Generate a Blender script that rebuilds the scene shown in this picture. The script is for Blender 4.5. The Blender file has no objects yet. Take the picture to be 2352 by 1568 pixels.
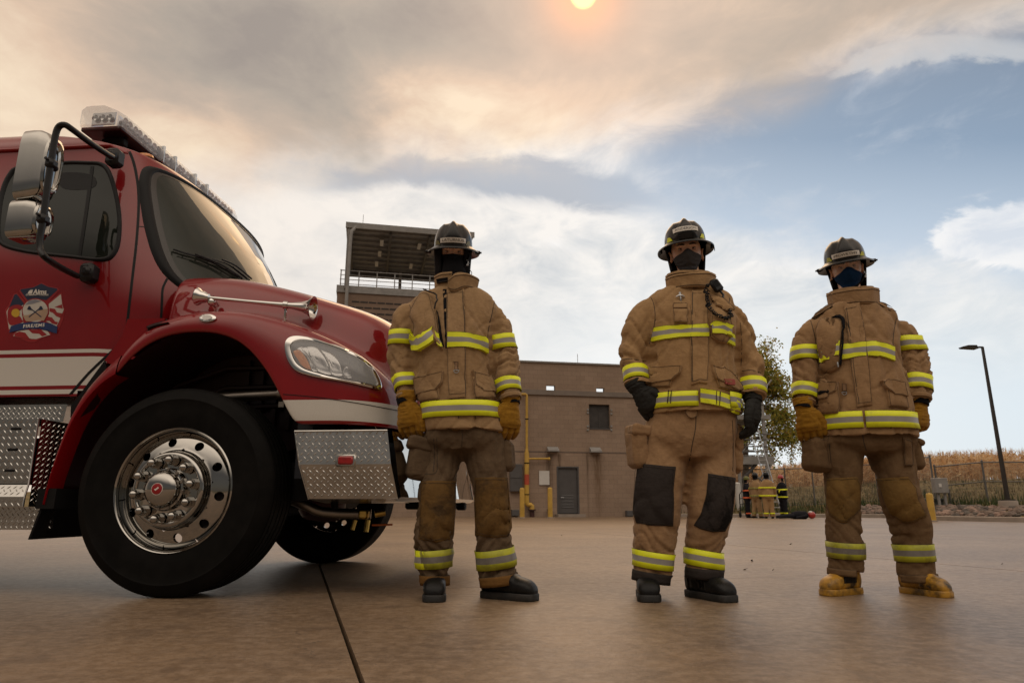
import bpy, bmesh, math, random
import numpy as np
from mathutils import Vector, Matrix, Euler
from mathutils.bvhtree import BVHTree
random.seed(7)
R=math.radians; PI=math.pi
SC=bpy.context.scene; COL=SC.collection
# ---------------- camera model (photo measured on a 2352 x 1568 grid) ----------------
CF=1568.; CTH=math.atan(379/1568); CH=.43
_c,_s=math.cos(CTH),math.sin(CTH)
def ray(u,v):
    a=(u-1176)/CF; b=(784-v)/CF
    return Vector((a,_c-b*_s,_s+b*_c))
def aty(u,v,Y):
    r=ray(u,v); t=Y/r.y; return Vector((r.x*t,Y,CH+r.z*t))
def gnd(u,v,z=0):
    r=ray(u,v); t=(z-CH)/r.z; return Vector((r.x*t,r.y*t,z))
# ---------------- numpy noise ----------------
def _h(i,j,k,s):
    n=(i*374761393+j*668265263+k*2147483647+s*974634777)&0xffffffff
    n=((n^(n>>13))*1274126177)&0xffffffff
    return ((n^(n>>16))&0xffff)/65535.0
def vn(p,seed=0):
    p=np.asarray(p,dtype=np.float64); f=np.floor(p).astype(np.int64); t=p-f; t=t*t*t*(t*(t*6-15)+10)
    r=0
    for a in (0,1):
        for b in (0,1):
            for c in (0,1):
                w=(t[:,0] if a else 1-t[:,0])*(t[:,1] if b else 1-t[:,1])*(t[:,2] if c else 1-t[:,2])
                r=r+w*_h(f[:,0]+a,f[:,1]+b,f[:,2]+c,seed)
    return r*2-1
def fbm(p,o=3,seed=0):
    r=0;a=1.;q=np.asarray(p,dtype=np.float64)
    for i in range(o): r=r+a*vn(q,seed+i*17); q=q*2.03+3.1; a*=.5
    return r
def sstep(a,b,x):
    t=np.clip((np.asarray(x,dtype=float)-a)/(b-a),0,1); return t*t*(3-2*t)
def interp(x,xs,ys):
    """smooth (monotone-ish Catmull) interpolation of a table"""
    if x<=xs[0]: return ys[0]
    if x>=xs[-1]: return ys[-1]
    i=max(j for j in range(len(xs)) if xs[j]<=x); i=min(i,len(xs)-2)
    def m(k):
        if k==0: return (ys[1]-ys[0])/(xs[1]-xs[0])
        if k==len(xs)-1: return (ys[-1]-ys[-2])/(xs[-1]-xs[-2])
        return (ys[k+1]-ys[k-1])/(xs[k+1]-xs[k-1])
    h=xs[i+1]-xs[i]; t=(x-xs[i])/h
    return ((2*t**3-3*t*t+1)*ys[i]+(t**3-2*t*t+t)*h*m(i)+(-2*t**3+3*t*t)*ys[i+1]+(t**3-t*t)*h*m(i+1))
# ---------------- objects ----------------
FR={}
def empty(name,loc,rz=0,label=None,cat=None,group=None):
    o=bpy.data.objects.new(name,None); COL.objects.link(o); o.location=loc; o.rotation_euler=(0,0,rz)
    o.empty_display_size=.2
    FR[o.name]=Matrix.Translation(Vector(loc))@Matrix.Rotation(rz,4,'Z')
    tag(o,label,cat,group); return o
def tag(o,label=None,cat=None,group=None,kind=None):
    if label: o['label']=label
    if cat: o['category']=cat
    if group: o['group']=group
    if kind: o['kind']=kind
    return o
class MB:
    def __init__(s): s.v=[];s.f=[];s.m=[];s.uv=[]
    def add(s,vs,fs,mi=0,uvs=None):
        o=len(s.v); s.v+= [tuple(p) for p in vs]
        for k,f in enumerate(fs):
            s.f.append(tuple(i+o for i in f)); s.m.append(mi)
            s.uv.append([uvs[i] for i in f] if uvs else None)
        return s
    def box(s,c,sz,rot=None,mi=0,bev=0):
        x,y,z=[k/2 for k in sz]; c=Vector(c)
        M=rot.to_matrix() if isinstance(rot,Euler) else rot
        if bev<=0:
            vs=[Vector((a*x,b*y,d*z)) for a in(-1,1) for b in(-1,1) for d in(-1,1)]
            fs=[(0,1,3,2),(4,6,7,5),(0,4,5,1),(2,3,7,6),(0,2,6,4),(1,5,7,3)]
        else:
            vs=[];fs=[];b_=min(bev,x*.9,y*.9,z*.9)
            idx={}
            for a in(-1,1):
                for b in(-1,1):
                    for d in(-1,1):
                        for ax in range(3):
                            p=[a*(x-b_),b*(y-b_),d*(z-b_)]; p[ax]=(a*x,b*y,d*z)[ax]
                            idx[(a,b,d,ax)]=len(vs); vs.append(Vector(p))
            for sg in(-1,1):
                fs.append([idx[(sg,b,d,0)] for b,d in((-1,-1),(1,-1),(1,1),(-1,1))][::sg])
                fs.append([idx[(a,sg,d,1)] for a,d in((-1,-1),(1,-1),(1,1),(-1,1))][::-sg])
                fs.append([idx[(a,b,sg,2)] for a,b in((-1,-1),(1,-1),(1,1),(-1,1))][::sg])
            for a in(-1,1):
                for b in(-1,1):
                    fs.append((idx[(a,b,-1,0)],idx[(a,b,1,0)],idx[(a,b,1,1)],idx[(a,b,-1,1)]))
                    fs.append((idx[(a,-1,b,0)],idx[(a,1,b,0)],idx[(a,1,b,2)],idx[(a,-1,b,2)]))
                    fs.append((idx[(-1,a,b,1)],idx[(1,a,b,1)],idx[(1,a,b,2)],idx[(-1,a,b,2)]))
                    for d in(-1,1): fs.append((idx[(a,b,d,0)],idx[(a,b,d,1)],idx[(a,b,d,2)]))
        if M is not None: vs=[M@p for p in vs]
        return s.add([p+c for p in vs],fs,mi)
    def grid(s,P,cu=False,cv=False,mi=0,uv=None,capu=False,flip=False):
        nu=len(P);nv=len(P[0]); vs=[p for r in P for p in r]; fs=[]
        for i in range(nu if cu else nu-1):
            for j in range(nv if cv else nv-1):
                a=i*nv+j;b=((i+1)%nu)*nv+j;c=((i+1)%nu)*nv+(j+1)%nv;d=i*nv+(j+1)%nv
                fs.append((a,d,c,b) if flip else (a,b,c,d))
        if capu: fs.append(tuple(range(nv))); fs.append(tuple((nu-1)*nv+k for k in range(nv))[::-1])
        uvs=[tuple(q) for r in uv for q in r] if uv else None
        return s.add(vs,fs,mi,uvs)
    def tube(s,path,r,n=10,mi=0,caps=True,ry=None,up=None):
        path=[Vector(p) for p in path]; N=len(path)
        rs=r if isinstance(r,(list,tuple)) else [r]*N
        prev=None; P=[]
        for i,p in enumerate(path):
            t=(path[min(i+1,N-1)]-path[max(i-1,0)]).normalized()
            if prev is None:
                a=Vector(up) if up else (Vector((0,0,1)) if abs(t.z)<.9 else Vector((1,0,0)))
                n1=(a-t*a.dot(t)).normalized()
            else: n1=(prev-t*prev.dot(t)).normalized()
            prev=n1; b=t.cross(n1)
            k=ry[i] if ry else rs[i]
            P.append([p+n1*(math.cos(2*PI*j/n)*rs[i])+b*(math.sin(2*PI*j/n)*k) for j in range(n)])
        return s.grid(P,cv=True,mi=mi,capu=caps)
    def cyl(s,p0,p1,r0,r1=None,n=16,mi=0): return s.tube([p0,p1],[r0,r0 if r1 is None else r1],n,mi)
    def lathe(s,prof,o=(0,0,0),axis=(0,0,1),n=32,mi=0,closed=False):
        """prof: (radius, height along axis)"""
        o=Vector(o);ax=Vector(axis).normalized()
        a=Vector((1,0,0)) if abs(ax.x)<.9 else Vector((0,1,0)); a=(a-ax*a.dot(ax)).normalized(); b=ax.cross(a)
        P=[[o+ax*h+(a*math.cos(2*PI*j/n)+b*math.sin(2*PI*j/n))*max(r,1e-5) for j in range(n)] for r,h in prof]
        return s.grid(P,cv=True,mi=mi,cu=closed)
    def poly(s,pts,ext,mi=0):
        """flat n-gon extruded by vector ext"""
        pts=[Vector(p) for p in pts];e=Vector(ext);n=len(pts)
        s.add(pts+[p+e for p in pts],[tuple(range(n))[::-1],tuple(range(n,2*n))]+[(i,(i+1)%n,n+(i+1)%n,n+i) for i in range(n)],mi)
        return s
    def sphere(s,c,r,nu=16,nv=10,mi=0):
        c=Vector(c); rr=r if isinstance(r,(tuple,list)) else (r,r,r)
        P=[[c+Vector((rr[0]*math.sin(PI*i/nv)*math.cos(2*PI*j/nu),rr[1]*math.sin(PI*i/nv)*math.sin(2*PI*j/nu),rr[2]*math.cos(PI*i/nv))) for j in range(nu)] for i in range(nv+1)]
        return s.grid(P,cv=True,mi=mi)
    def build(s,name,mats,parent=None,smooth=True,world=False,loc=None,sub=0,bev=0,ang=40,recalc=True,weld=0):
        me=bpy.data.meshes.new(name)
        while parent is not None and parent.parent is not None and parent.parent.parent is not None: parent=parent.parent
        vs=[Vector(p) for p in s.v]
        if parent is not None and world:
            Mi=FR[parent.name].inverted(); vs=[Mi@p for p in vs]
        if loc is not None: L=Vector(loc); vs=[p-L for p in vs]
        me.from_pydata([tuple(p) for p in vs],[],s.f)
        mats=mats if isinstance(mats,(list,tuple)) else [mats]
        for m in mats: me.materials.append(m)
        for p,mi in zip(me.polygons,s.m): p.material_index=mi
        if any(u for u in s.uv):
            ul=me.uv_layers.new(name='UVMap')
            for p,u in zip(me.polygons,s.uv):
                if u:
                    for li,q in zip(p.loop_indices,u): ul.data[li].uv=q
        if recalc or weld:
            bm=bmesh.new(); bm.from_mesh(me)
            if weld: bmesh.ops.remove_doubles(bm,verts=bm.verts,dist=weld)
            if recalc: bmesh.ops.recalc_face_normals(bm,faces=bm.faces)
            bm.to_mesh(me); bm.free()
        o=bpy.data.objects.new(name,me); COL.objects.link(o)
        if loc is not None: o.location=loc
        if parent is not None: o.parent=parent; FR[o.name]=FR.get(parent.name,Matrix())
        else: FR[o.name]=Matrix.Translation(Vector(loc)) if loc is not None else Matrix()
        if smooth:
            for p in me.polygons: p.use_smooth=True
            if ang<180:
                try: me.set_sharp_from_angle(angle=R(ang))
                except Exception: pass
        if bev:
            b=o.modifiers.new('b','BEVEL'); b.width=bev; b.segments=2; b.limit_method='ANGLE'; b.angle_limit=R(35)
        if sub:
            u=o.modifiers.new('s','SUBSURF'); u.levels=sub; u.render_levels=sub
        return o
def text_mesh(name,txt,size,M,mat,parent=None,ext=.001,world=True,bold=0,align='CENTER',sx=1.,space=1.):
    """lettering lying in the XY plane of matrix M, as mesh"""
    cu=bpy.data.curves.new(name,'FONT'); cu.body=txt; cu.size=size; cu.extrude=ext; cu.align_x=align; cu.align_y='CENTER'; cu.offset=bold; cu.space_character=space; cu.resolution_u=3
    t=bpy.data.objects.new(name+'_c',cu); COL.objects.link(t); bpy.context.view_layer.update()
    me=bpy.data.meshes.new_from_object(t.evaluated_get(bpy.context.evaluated_depsgraph_get()))
    bpy.data.objects.remove(t); bpy.data.curves.remove(cu)
    b=MB(); vs=[M@Vector((v.co.x*sx,v.co.y,v.co.z)) for v in me.vertices]
    b.add(vs,[tuple(p.vertices) for p in me.polygons])
    bpy.data.meshes.remove(me)
    return b.build(name,mat,parent,smooth=False,world=world)
def copy_tree(o,parent=None):
    c=o.copy(); COL.objects.link(c)
    if parent is not None: c.parent=parent
    for ch in [k for k in bpy.data.objects if k.parent==o]: copy_tree(ch,c)
    return c
# ---------------- materials ----------------
def NT(name):
    m=bpy.data.materials.new(name); m.use_nodes=True; nt=m.node_tree
    return m,nt,nt.nodes['Principled BSDF']
def setp(b,**k):
    al={'spec':'Specular IOR Level','coat':'Coat Weight','coatr':'Coat Roughness','metal':'Metallic','rough':'Roughness','sheen':'Sheen Weight','trans':'Transmission Weight','ior':'IOR','alpha':'Alpha','sss':'Subsurface Weight'}
    for a,v in k.items(): b.inputs[al.get(a,a)].default_value=v
def N(nt,t,**k):
    n=nt.nodes.new(t)
    for a,v in k.items():
        if a=='ins':
            for i,x in v.items(): n.inputs[i].default_value=x
        else: setattr(n,a,v)
    return n
def coords(nt,scale=(1,1,1),kind='Object',rot=(0,0,0)):
    tc=N(nt,'ShaderNodeTexCoord'); mp=N(nt,'ShaderNodeMapping'); mp.inputs['Scale'].default_value=scale; mp.inputs['Rotation'].default_value=rot
    nt.links.new(tc.outputs[kind],mp.inputs['Vector']); return mp.outputs['Vector']
def noise(nt,vec,scale,detail=4,rough=.55,dist=0):
    n=N(nt,'ShaderNodeTexNoise'); n.inputs['Scale'].default_value=scale; n.inputs['Detail'].default_value=detail; n.inputs['Roughness'].default_value=rough; n.inputs['Distortion'].default_value=dist
    nt.links.new(vec,n.inputs['Vector']); return n.outputs['Fac']
def ramp(nt,fac,stops,interp='LINEAR'):
    r=N(nt,'ShaderNodeValToRGB'); r.color_ramp.interpolation=interp; e=r.color_ramp.elements
    while len(e)>1: e.remove(e[-1])
    e[0].position=stops[0][0]; e[0].color=(*stops[0][1],1)
    for p,c in stops[1:]:
        q=e.new(p); q.color=(*c,1)
    nt.links.new(fac,r.inputs['Fac']); return r.outputs['Color']
def mixc(nt,fac,a,b,mode='MIX'):
    m=N(nt,'ShaderNodeMix',data_type='RGBA',blend_type=mode)
    for s,x in((0,fac),(6,a),(7,b)):
        if hasattr(x,'links') or hasattr(x,'is_linked'): nt.links.new(x,m.inputs[s])
        else: m.inputs[s].default_value=x if s==0 else (*x,1)
    return m.outputs[2]
def math_(nt,op,a,b=None,c=None,clamp=False):
    m=N(nt,'ShaderNodeMath',operation=op,use_clamp=clamp)
    for i,x in enumerate((a,b,c)):
        if x is None: continue
        if hasattr(x,'is_linked'): nt.links.new(x,m.inputs[i])
        else: m.inputs[i].default_value=x
    return m.outputs[0]
def bump(nt,b,h,strength=.3,dist=.01,prev=None):
    n=N(nt,'ShaderNodeBump'); n.inputs['Strength'].default_value=strength; n.inputs['Distance'].default_value=dist
    nt.links.new(h,n.inputs['Height'])
    if prev is not None: nt.links.new(prev,n.inputs['Normal'])
    if b is not None: nt.links.new(n.outputs[0],b.inputs['Normal'])
    return n.outputs[0]
def M_(name,col,rough=.6,var=.15,vs=6,bs=0,bsc=200,bd=.002,dirt=None,kind='Object',sc=(1,1,1),**k):
    """principled with colour variation and fine bump"""
    m,nt,b=NT(name); setp(b,rough=rough,**k)
    v=coords(nt,sc,kind); n=noise(nt,v,vs,5)
    lo=tuple(c*(1-var) for c in col); hi=tuple(min(1,c*(1+var)) for c in col)
    c=ramp(nt,n,[(.3,lo),(.7,hi)])
    if dirt:
        n2=noise(nt,v,dirt[1],6,.65); f=ramp(nt,n2,[(dirt[2],(0,0,0)),(dirt[3],(1,1,1))]); c=mixc(nt,f,c,dirt[0])
    nt.links.new(c,b.inputs['Base Color'])
    if bs: bump(nt,b,noise(nt,v,bsc,3),bs,bd)
    rn=math_(nt,'MULTIPLY_ADD',n,.2*rough,rough*.9); nt.links.new(rn,b.inputs['Roughness'])
    return m
# ---------------- shared materials ----------------
m_red,nt,b=NT('red_paint'); setp(b,rough=.35,coat=.55,coatr=.03,metal=.0,spec=.12)
v=coords(nt); n=noise(nt,v,2.5,3); c=ramp(nt,n,[(.3,(.19,.003,.005)),(.7,(.24,.004,.006))])
c=mixc(nt,ramp(nt,noise(nt,v,1.3,6,.7),[(.5,(0,0,0)),(.8,(.02,.02,.02))]),c,(.20,.10,.07))
nt.links.new(c,b.inputs['Base Color']); bump(nt,b,noise(nt,v,900,2),.03,.0005)
def stripe_paint(name,bands,slant=False):
    """red body paint carrying white stripes, by height on the panel"""
    m=m_red.copy(); m.name=name; nt=m.node_tree; b=nt.nodes['Principled BSDF']; src=b.inputs['Base Color'].links[0].from_socket
    tc=N(nt,'ShaderNodeTexCoord'); sp=N(nt,'ShaderNodeSeparateXYZ'); nt.links.new(tc.outputs['Object'],sp.inputs[0]); tot=None
    for z0,z1,x0,x1 in bands:
        a=math_(nt,'MULTIPLY',math_(nt,'GREATER_THAN',sp.outputs[2],z0),math_(nt,'LESS_THAN',sp.outputs[2],z1))
        xx=math_(nt,'MULTIPLY_ADD',sp.outputs[2],-.62 if slant else 0,sp.outputs[0])
        a=math_(nt,'MULTIPLY',a,math_(nt,'MULTIPLY',math_(nt,'GREATER_THAN',sp.outputs[0],x0),math_(nt,'LESS_THAN',xx,x1)))
        tot=a if tot is None else math_(nt,'MAXIMUM',tot,a)
    nz=ramp(nt,noise(nt,tc.outputs['Object'],300,2),[(.3,(.56,.53,.48)),(.7,(.64,.61,.56))])
    nt.links.new(mixc(nt,tot,src,nz),b.inputs['Base Color']); nt.links.new(math_(nt,'MULTIPLY_ADD',tot,-.75,1.),b.inputs['Coat Weight'])
    return m
m_cab=stripe_paint('red_paint_door_stripes',[(1.264,1.285,-9,-1.36),(1.08,1.242,-9,-1.36),(1.033,1.058,-9,-1.36)],True)
m_hood=stripe_paint('red_paint_nose_stripe',[(.848,.953,.45,9)])
def metal_(name,col,rough,bs=0,bsc=60,var=.05,aniso=0):
    return M_(name,col,rough,var,8,bs,bsc,.001,metal=1.)
m_chrome=metal_('chrome',(.66,.645,.62),.035)
m_alum=metal_('treadplate_aluminium',(.50,.485,.46),.22,.25,300,.12)
m_rim=metal_('polished_rim',(.40,.385,.36),.045)
m_castal=metal_('cast_steel',(.32,.28,.24),.38,.3,120,.2)
m_brass=metal_('brass',(.62,.42,.12),.35,.3,120,.2)
m_galv=metal_('galvanised_steel',(.50,.51,.52),.42,.15,60,.2)
m_tyre=M_('tyre_rubber',(.006,.0055,.005),.62,.3,12,.35,220,.001,dirt=((.012,.010,.009),5,.5,.85),spec=.08)
m_blackp=M_('black_plastic',(.010,.010,.011),.38,.2,20,.3,500,.0004,spec=.3)
m_rubber=M_('rubber_seal',(.008,.008,.009),.5,.2,20,spec=.2)
m_dark=M_('dark_chassis',(.009,.0085,.0085),.6,.4,6,.3,60,.002,spec=.12)
m_liner=M_('wheel_well_liner',(.030,.006,.006),.45,.3,4,.2,20,.003)
m_glass,nt,b=NT('tinted_glass'); setp(b,rough=.015,spec=.28); b.inputs['Base Color'].default_value=(.012,.015,.012,1)
m_wind,nt,b=NT('windshield_glass'); setp(b,rough=.03,spec=.3); b.inputs['Base Color'].default_value=(.028,.032,.026,1)
m_clear,nt,b=NT('clear_lens'); setp(b,rough=.05,spec=.6,alpha=.30); b.inputs['Base Color'].default_value=(.75,.76,.78,1)
m_amber=M_('amber_lens',(.62,.20,.015),.18,.2,60,.5,160,.002,coat=.6,sss=.0)
m_redlens=M_('red_lens',(.30,.006,.006),.15,.2,60,.4,200,.001,coat=.8)
m_refl=metal_('reflector',(.50,.49,.48),.10)
m_whitep=M_('white_plastic',(.62,.60,.57),.35,.05)
def flat(name,c,r=.5): return M_(name,c,r,.04,30)
m_navy=flat('decal_navy',(.012,.018,.05),.35); m_decw=flat('decal_white',(.52,.49,.44),.4); m_decr=flat('decal_red',(.28,.008,.01),.35)
m_decy=flat('decal_yellow',(.55,.33,.02),.4); m_dectan=flat('decal_tan',(.40,.27,.18),.4); m_decb=flat('decal_blue',(.012,.03,.12),.35); m_decg=flat('decal_grey',(.22,.22,.25),.4)
m_lettw=flat('white_lettering',(.70,.66,.60),.4); m_lettk=flat('black_lettering',(.015,.015,.015),.5)
# ---------------- camera, render, world ----------------
cd=bpy.data.cameras.new('camera'); cam=bpy.data.objects.new('camera',cd); COL.objects.link(cam)
cam.location=(0,0,CH); cam.rotation_euler=(PI/2+CTH,0,0); cd.sensor_width=36; cd.lens=24.0; cd.clip_end=3000; cd.clip_start=.05
SC.camera=cam
cd.dof.use_dof=True; cd.dof.focus_distance=3.6; cd.dof.aperture_fstop=9.0
SC.view_settings.view_transform='Standard'; SC.view_settings.look='None'; SC.view_settings.gamma=1; SC.view_settings.exposure=0
SUN_EL=math.asin(ray(1340,-4).normalized().z); sd=ray(1340,-13).normalized(); SUN_AZ=math.atan2(sd.x,sd.y)
w=bpy.data.worlds.new('World'); SC.world=w; w.use_nodes=True; nt=w.node_tree; nt.nodes.clear(); L=nt.links
out=N(nt,'ShaderNodeOutputWorld')
sky=N(nt,'ShaderNodeTexSky'); sky.sky_type='NISHITA'; sky.sun_disc=False; sky.sun_elevation=SUN_EL; sky.sun_rotation=SUN_AZ; sky.air_density=1.2; sky.dust_density=2.0
bg1=N(nt,'ShaderNodeBackground'); bg1.inputs[1].default_value=.085
tc=N(nt,'ShaderNodeTexCoord'); D=tc.outputs['Generated']
sep=N(nt,'ShaderNodeSeparateXYZ'); L.new(D,sep.inputs[0]); X,Y,Z=sep.outputs
def lin(a,x,b_,y,c_,z,d):
    t=math_(nt,'MULTIPLY_ADD',x,a,d); t=math_(nt,'MULTIPLY_ADD',y,b_,t); return math_(nt,'MULTIPLY_ADD',z,c_,t)
def sm(x,a,b_):
    m=N(nt,'ShaderNodeMapRange',interpolation_type='SMOOTHSTEP'); m.inputs[1].default_value=a; m.inputs[2].default_value=b_; L.new(x,m.inputs[0]); return m.outputs[0]
def sc1(v): return math_(nt,'MULTIPLY_ADD',v,2.,-1.)
def mapped(rot,sc,loc):
    mp=N(nt,'ShaderNodeMapping'); mp.inputs['Rotation'].default_value=(0,rot,0); mp.inputs['Scale'].default_value=sc; mp.inputs['Location'].default_value=loc
    L.new(D,mp.inputs[0]); return mp.outputs[0]
def mul(a,b): return math_(nt,'MULTIPLY',a,b)
def add(a,b): return math_(nt,'ADD',a,b)
nb=sc1(noise(nt,mapped(R(18),(1,.5,1.25),(3.1,1.7,0)),1.9,4,.5,.5))
nm=sc1(noise(nt,mapped(R(22),(1,.5,1.7),(.3,4.2,2)),4.2,8,.60,.5))
nf=sc1(noise(nt,mapped(R(15),(1,.6,1.9),(7.3,.2,5)),10.5,9,.62,.6))
n_f2=noise(nt,mapped(R(10),(1,.6,1.6),(2.3,.9,1)),14,8,.62,.5)
ysafe=math_(nt,'MAXIMUM',Y,.12)
az0=math_(nt,'DIVIDE',X,ysafe); el0=math_(nt,'DIVIDE',Z,ysafe)
az=add(az0,mul(nm,.10)); el=add(add(el0,mul(nm,-.055)),mul(nf,.028))
def blob(a,b_,sx,sy,tilt=0.,amp=1.):
    dx=add(az,-a); dy=add(el,-b_); c_,s_=math.cos(tilt),math.sin(tilt)
    p=math_(nt,'MULTIPLY_ADD',dx,c_/sx,mul(dy,s_/sx)); q=math_(nt,'MULTIPLY_ADD',dx,-s_/sy,mul(dy,c_/sy))
    e=math_(nt,'MULTIPLY_ADD',p,p,mul(q,q)); return mul(math_(nt,'EXPONENT',mul(e,-1.)),amp)
def total(L_):
    t=L_[0]
    for q in L_[1:]: t=add(t,q)
    return t
# smoke body: upper part of the sky, lower edge rising to the right
edge=add(mul(math_(nt,'MAXIMUM',add(az,.0),0.),.30),.535)
edge=add(edge,mul(math_(nt,'MINIMUM',add(az,.30),0.),.22))
edge=add(edge,mul(nb,.05))
smoke=sm(math_(nt,'SUBTRACT',el,edge),-.075,.085)
tone=total([mul(nb,.28),mul(nm,.42),mul(nf,.22),blob(-.86,.68,.20,.22,0,.40),blob(-.52,.78,.30,.13,0,-.26),blob(-.58,.55,.30,.10,.15,.28),blob(-.12,.80,.25,.10,0,-.25),blob(-.02,.62,.26,.10,-.35,.34),blob(-.30,.62,.14,.10,.0,-.22),blob(.42,.80,.35,.08,.1,-.06),blob(.75,.85,.3,.1,0,-.15)])
tone=add(mul(tone,1.22),.54)
smk=ramp(nt,tone,[(.02,(.36,.305,.26)),(.26,(.45,.38,.31)),(.50,(.57,.45,.35)),(.74,(.78,.575,.415)),(1.,(.96,.77,.56))])
# middle band: white broken cloud with blue grey pockets
white=ramp(nt,add(mul(nf,.75),add(mul(nm,.55),.52)),[(.12,(.50,.55,.60)),(.42,(.72,.735,.74)),(.74,(.93,.90,.86))])
white=mixc(nt,sm(az0,.25,-.6),white,mixc(nt,.6,white,(1.0,.87,.74)))
pock=total([blob(-.03,.505,.26,.032,-.10,1.05),blob(-.28,.50,.08,.03,0,.5),blob(.16,.47,.20,.035,-.1,.5),blob(.33,.56,.10,.04,.1,.35)])
pock=sm(add(pock,mul(nm,.35)),.20,.95)
col=mixc(nt,pock,white,(.42,.465,.53))
# clear blue gap on the right
gap=total([blob(.78,.66,.50,.13,.22,1.25),blob(.62,.52,.36,.10,.1,1.05),blob(.86,.42,.40,.12,0,.85),blob(.42,.60,.14,.10,.5,.45)])
gap=sm(add(gap,add(mul(nm,-.42),mul(nf,-.16))),.12,.85)
blue=ramp(nt,el0,[(.30,(.70,.78,.87)),(.44,(.48,.58,.70)),(.58,(.27,.365,.49)),(.72,(.24,.31,.41))])
blue=mixc(nt,mul(sm(add(nf,nm),.05,.8),.5),blue,(.62,.66,.72))
col=mixc(nt,gap,col,blue)
wisp=sm(add(total([blob(.80,.735,.22,.030,.1,1.),blob(.62,.71,.16,.02,.25,.8)]),mul(nf,.5)),.45,1.0)
col=mixc(nt,mul(wisp,.8),col,(.60,.62,.64))
col=mixc(nt,smoke,col,smk)
# low bright sky: warm on the left, pale blue white on the right
low=ramp(nt,add(mul(az0,.6),.5),[(.1,(.86,.74,.62)),(.36,(.90,.86,.81)),(.62,(.88,.92,.94)),(1.,(.74,.83,.90))])
col=mixc(nt,sm(el,.40,.12),col,low)
# cumulus at the right edge and thin broken cloud in the middle
cum=total([blob(.72,.41,.055,.040,0,1.15),blob(.81,.44,.07,.045,0,1.2),blob(.78,.375,.08,.03,0,1.0),blob(.85,.34,.05,.03,0,.9),blob(.12,.40,.16,.018,.08,.55),blob(.44,.36,.12,.014,-.1,.45)])
cum=sm(add(cum,add(mul(nf,1.0),mul(nm,.5))),.45,.98)
col=mixc(nt,mul(cum,.85),col,ramp(nt,n_f2,[(.35,(.74,.78,.84)),(.6,(1.0,.98,.96))]))
# the sun behind the smoke
vd=N(nt,'ShaderNodeVectorMath',operation='DOT_PRODUCT'); L.new(D,vd.inputs[0]); vd.inputs[1].default_value=sd; dot=vd.outputs['Value']
glow=math_(nt,'POWER',math_(nt,'MAXIMUM',dot,0.),90.); glow2=math_(nt,'POWER',math_(nt,'MAXIMUM',dot,0.),900.)
disc=sm(add(dot,mul(nf,.00006)),math.cos(R(1.08)),math.cos(R(.70)))
col=mixc(nt,math_(nt,'MULTIPLY',glow,.26),col,(1.0,.56,.36))
col=mixc(nt,math_(nt,'MULTIPLY',glow2,.85),col,(1.25,.55,.26))
col=mixc(nt,disc,col,(2.4,1.45,.52))
# unseen sky behind the camera: brightened high to light figures, dimmed low for reflections
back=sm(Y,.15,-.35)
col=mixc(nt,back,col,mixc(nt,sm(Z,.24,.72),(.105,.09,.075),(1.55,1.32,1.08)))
gz=sm(Z,0,-.06); col=mixc(nt,gz,col,(.30,.25,.21))
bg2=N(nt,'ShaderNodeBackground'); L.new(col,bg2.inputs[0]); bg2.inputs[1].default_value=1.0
L.new(sky.outputs[0],bg1.inputs[0])
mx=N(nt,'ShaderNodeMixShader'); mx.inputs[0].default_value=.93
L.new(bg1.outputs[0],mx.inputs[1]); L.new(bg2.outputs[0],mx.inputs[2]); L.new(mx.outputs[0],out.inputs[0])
sl=bpy.data.lights.new('sun','SUN'); sl.energy=.5; sl.angle=R(32); sl.color=(1,.66,.36); so=bpy.data.objects.new('sun',sl); COL.objects.link(so)
so.rotation_euler=Vector((-sd.x,-sd.y,-sd.z)).to_track_quat('-Z','Y').to_euler(); so.location=(0,0,20)
# ---------------- ground ----------------
m_conc,nt2,b=NT('concrete'); setp(b,rough=.5,spec=.6)
v=coords(nt2); n1=noise(nt2,v,.55,6,.6,.3); n2=noise(nt2,coords(nt2,(1,1.5,1),rot=(0,0,.4)),1.1,7,.65,.6); n3=noise(nt2,v,75,4,.75); n5=noise(nt2,v,22,5,.7)
c=ramp(nt2,n1,[(.3,(.118,.073,.040)),(.5,(.195,.126,.070)),(.72,(.300,.202,.122))])
c=mixc(nt2,math_(nt2,'MULTIPLY',ramp(nt2,n2,[(.42,(0,0,0)),(.62,(1,1,1))]),.45),c,(.085,.056,.036))
c=mixc(nt2,ramp(nt2,n5,[(.40,(0,0,0)),(.66,(.55,.55,.55))]),c,(.36,.265,.185))
n6=noise(nt2,coords(nt2,(1,1,1),rot=(0,0,.7)),6.5,6,.68,.9)
c=mixc(nt2,ramp(nt2,n6,[(.50,(0,0,0)),(.64,(.5,.5,.5))]),c,(.105,.068,.042))
vc=N(nt2,'ShaderNodeTexVoronoi',feature='DISTANCE_TO_EDGE'); vc.inputs['Scale'].default_value=.32
vw=N(nt2,'ShaderNodeVectorMath',operation='ADD'); nz_=N(nt2,'ShaderNodeTexNoise'); nz_.inputs['Scale'].default_value=1.7; nz_.inputs['Detail'].default_value=6; nt2.links.new(v,nz_.inputs['Vector']); nt2.links.new(v,vw.inputs[0]); nt2.links.new(nz_.outputs['Color'],vw.inputs[1]); nt2.links.new(vw.outputs[0],vc.inputs['Vector'])
cr=math_(nt2,'MULTIPLY',math_(nt2,'LESS_THAN',vc.outputs['Distance'],.0011),math_(nt2,'GREATER_THAN',n1,.50))
c=mixc(nt2,math_(nt2,'MULTIPLY',cr,.6),c,(.05,.035,.025))
c=mixc(nt2,ramp(nt2,n3,[(.34,(.65,.65,.65)),(.47,(0,0,0))]),c,(.085,.06,.042))
nt2.links.new(c,b.inputs['Base Color'])
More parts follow.
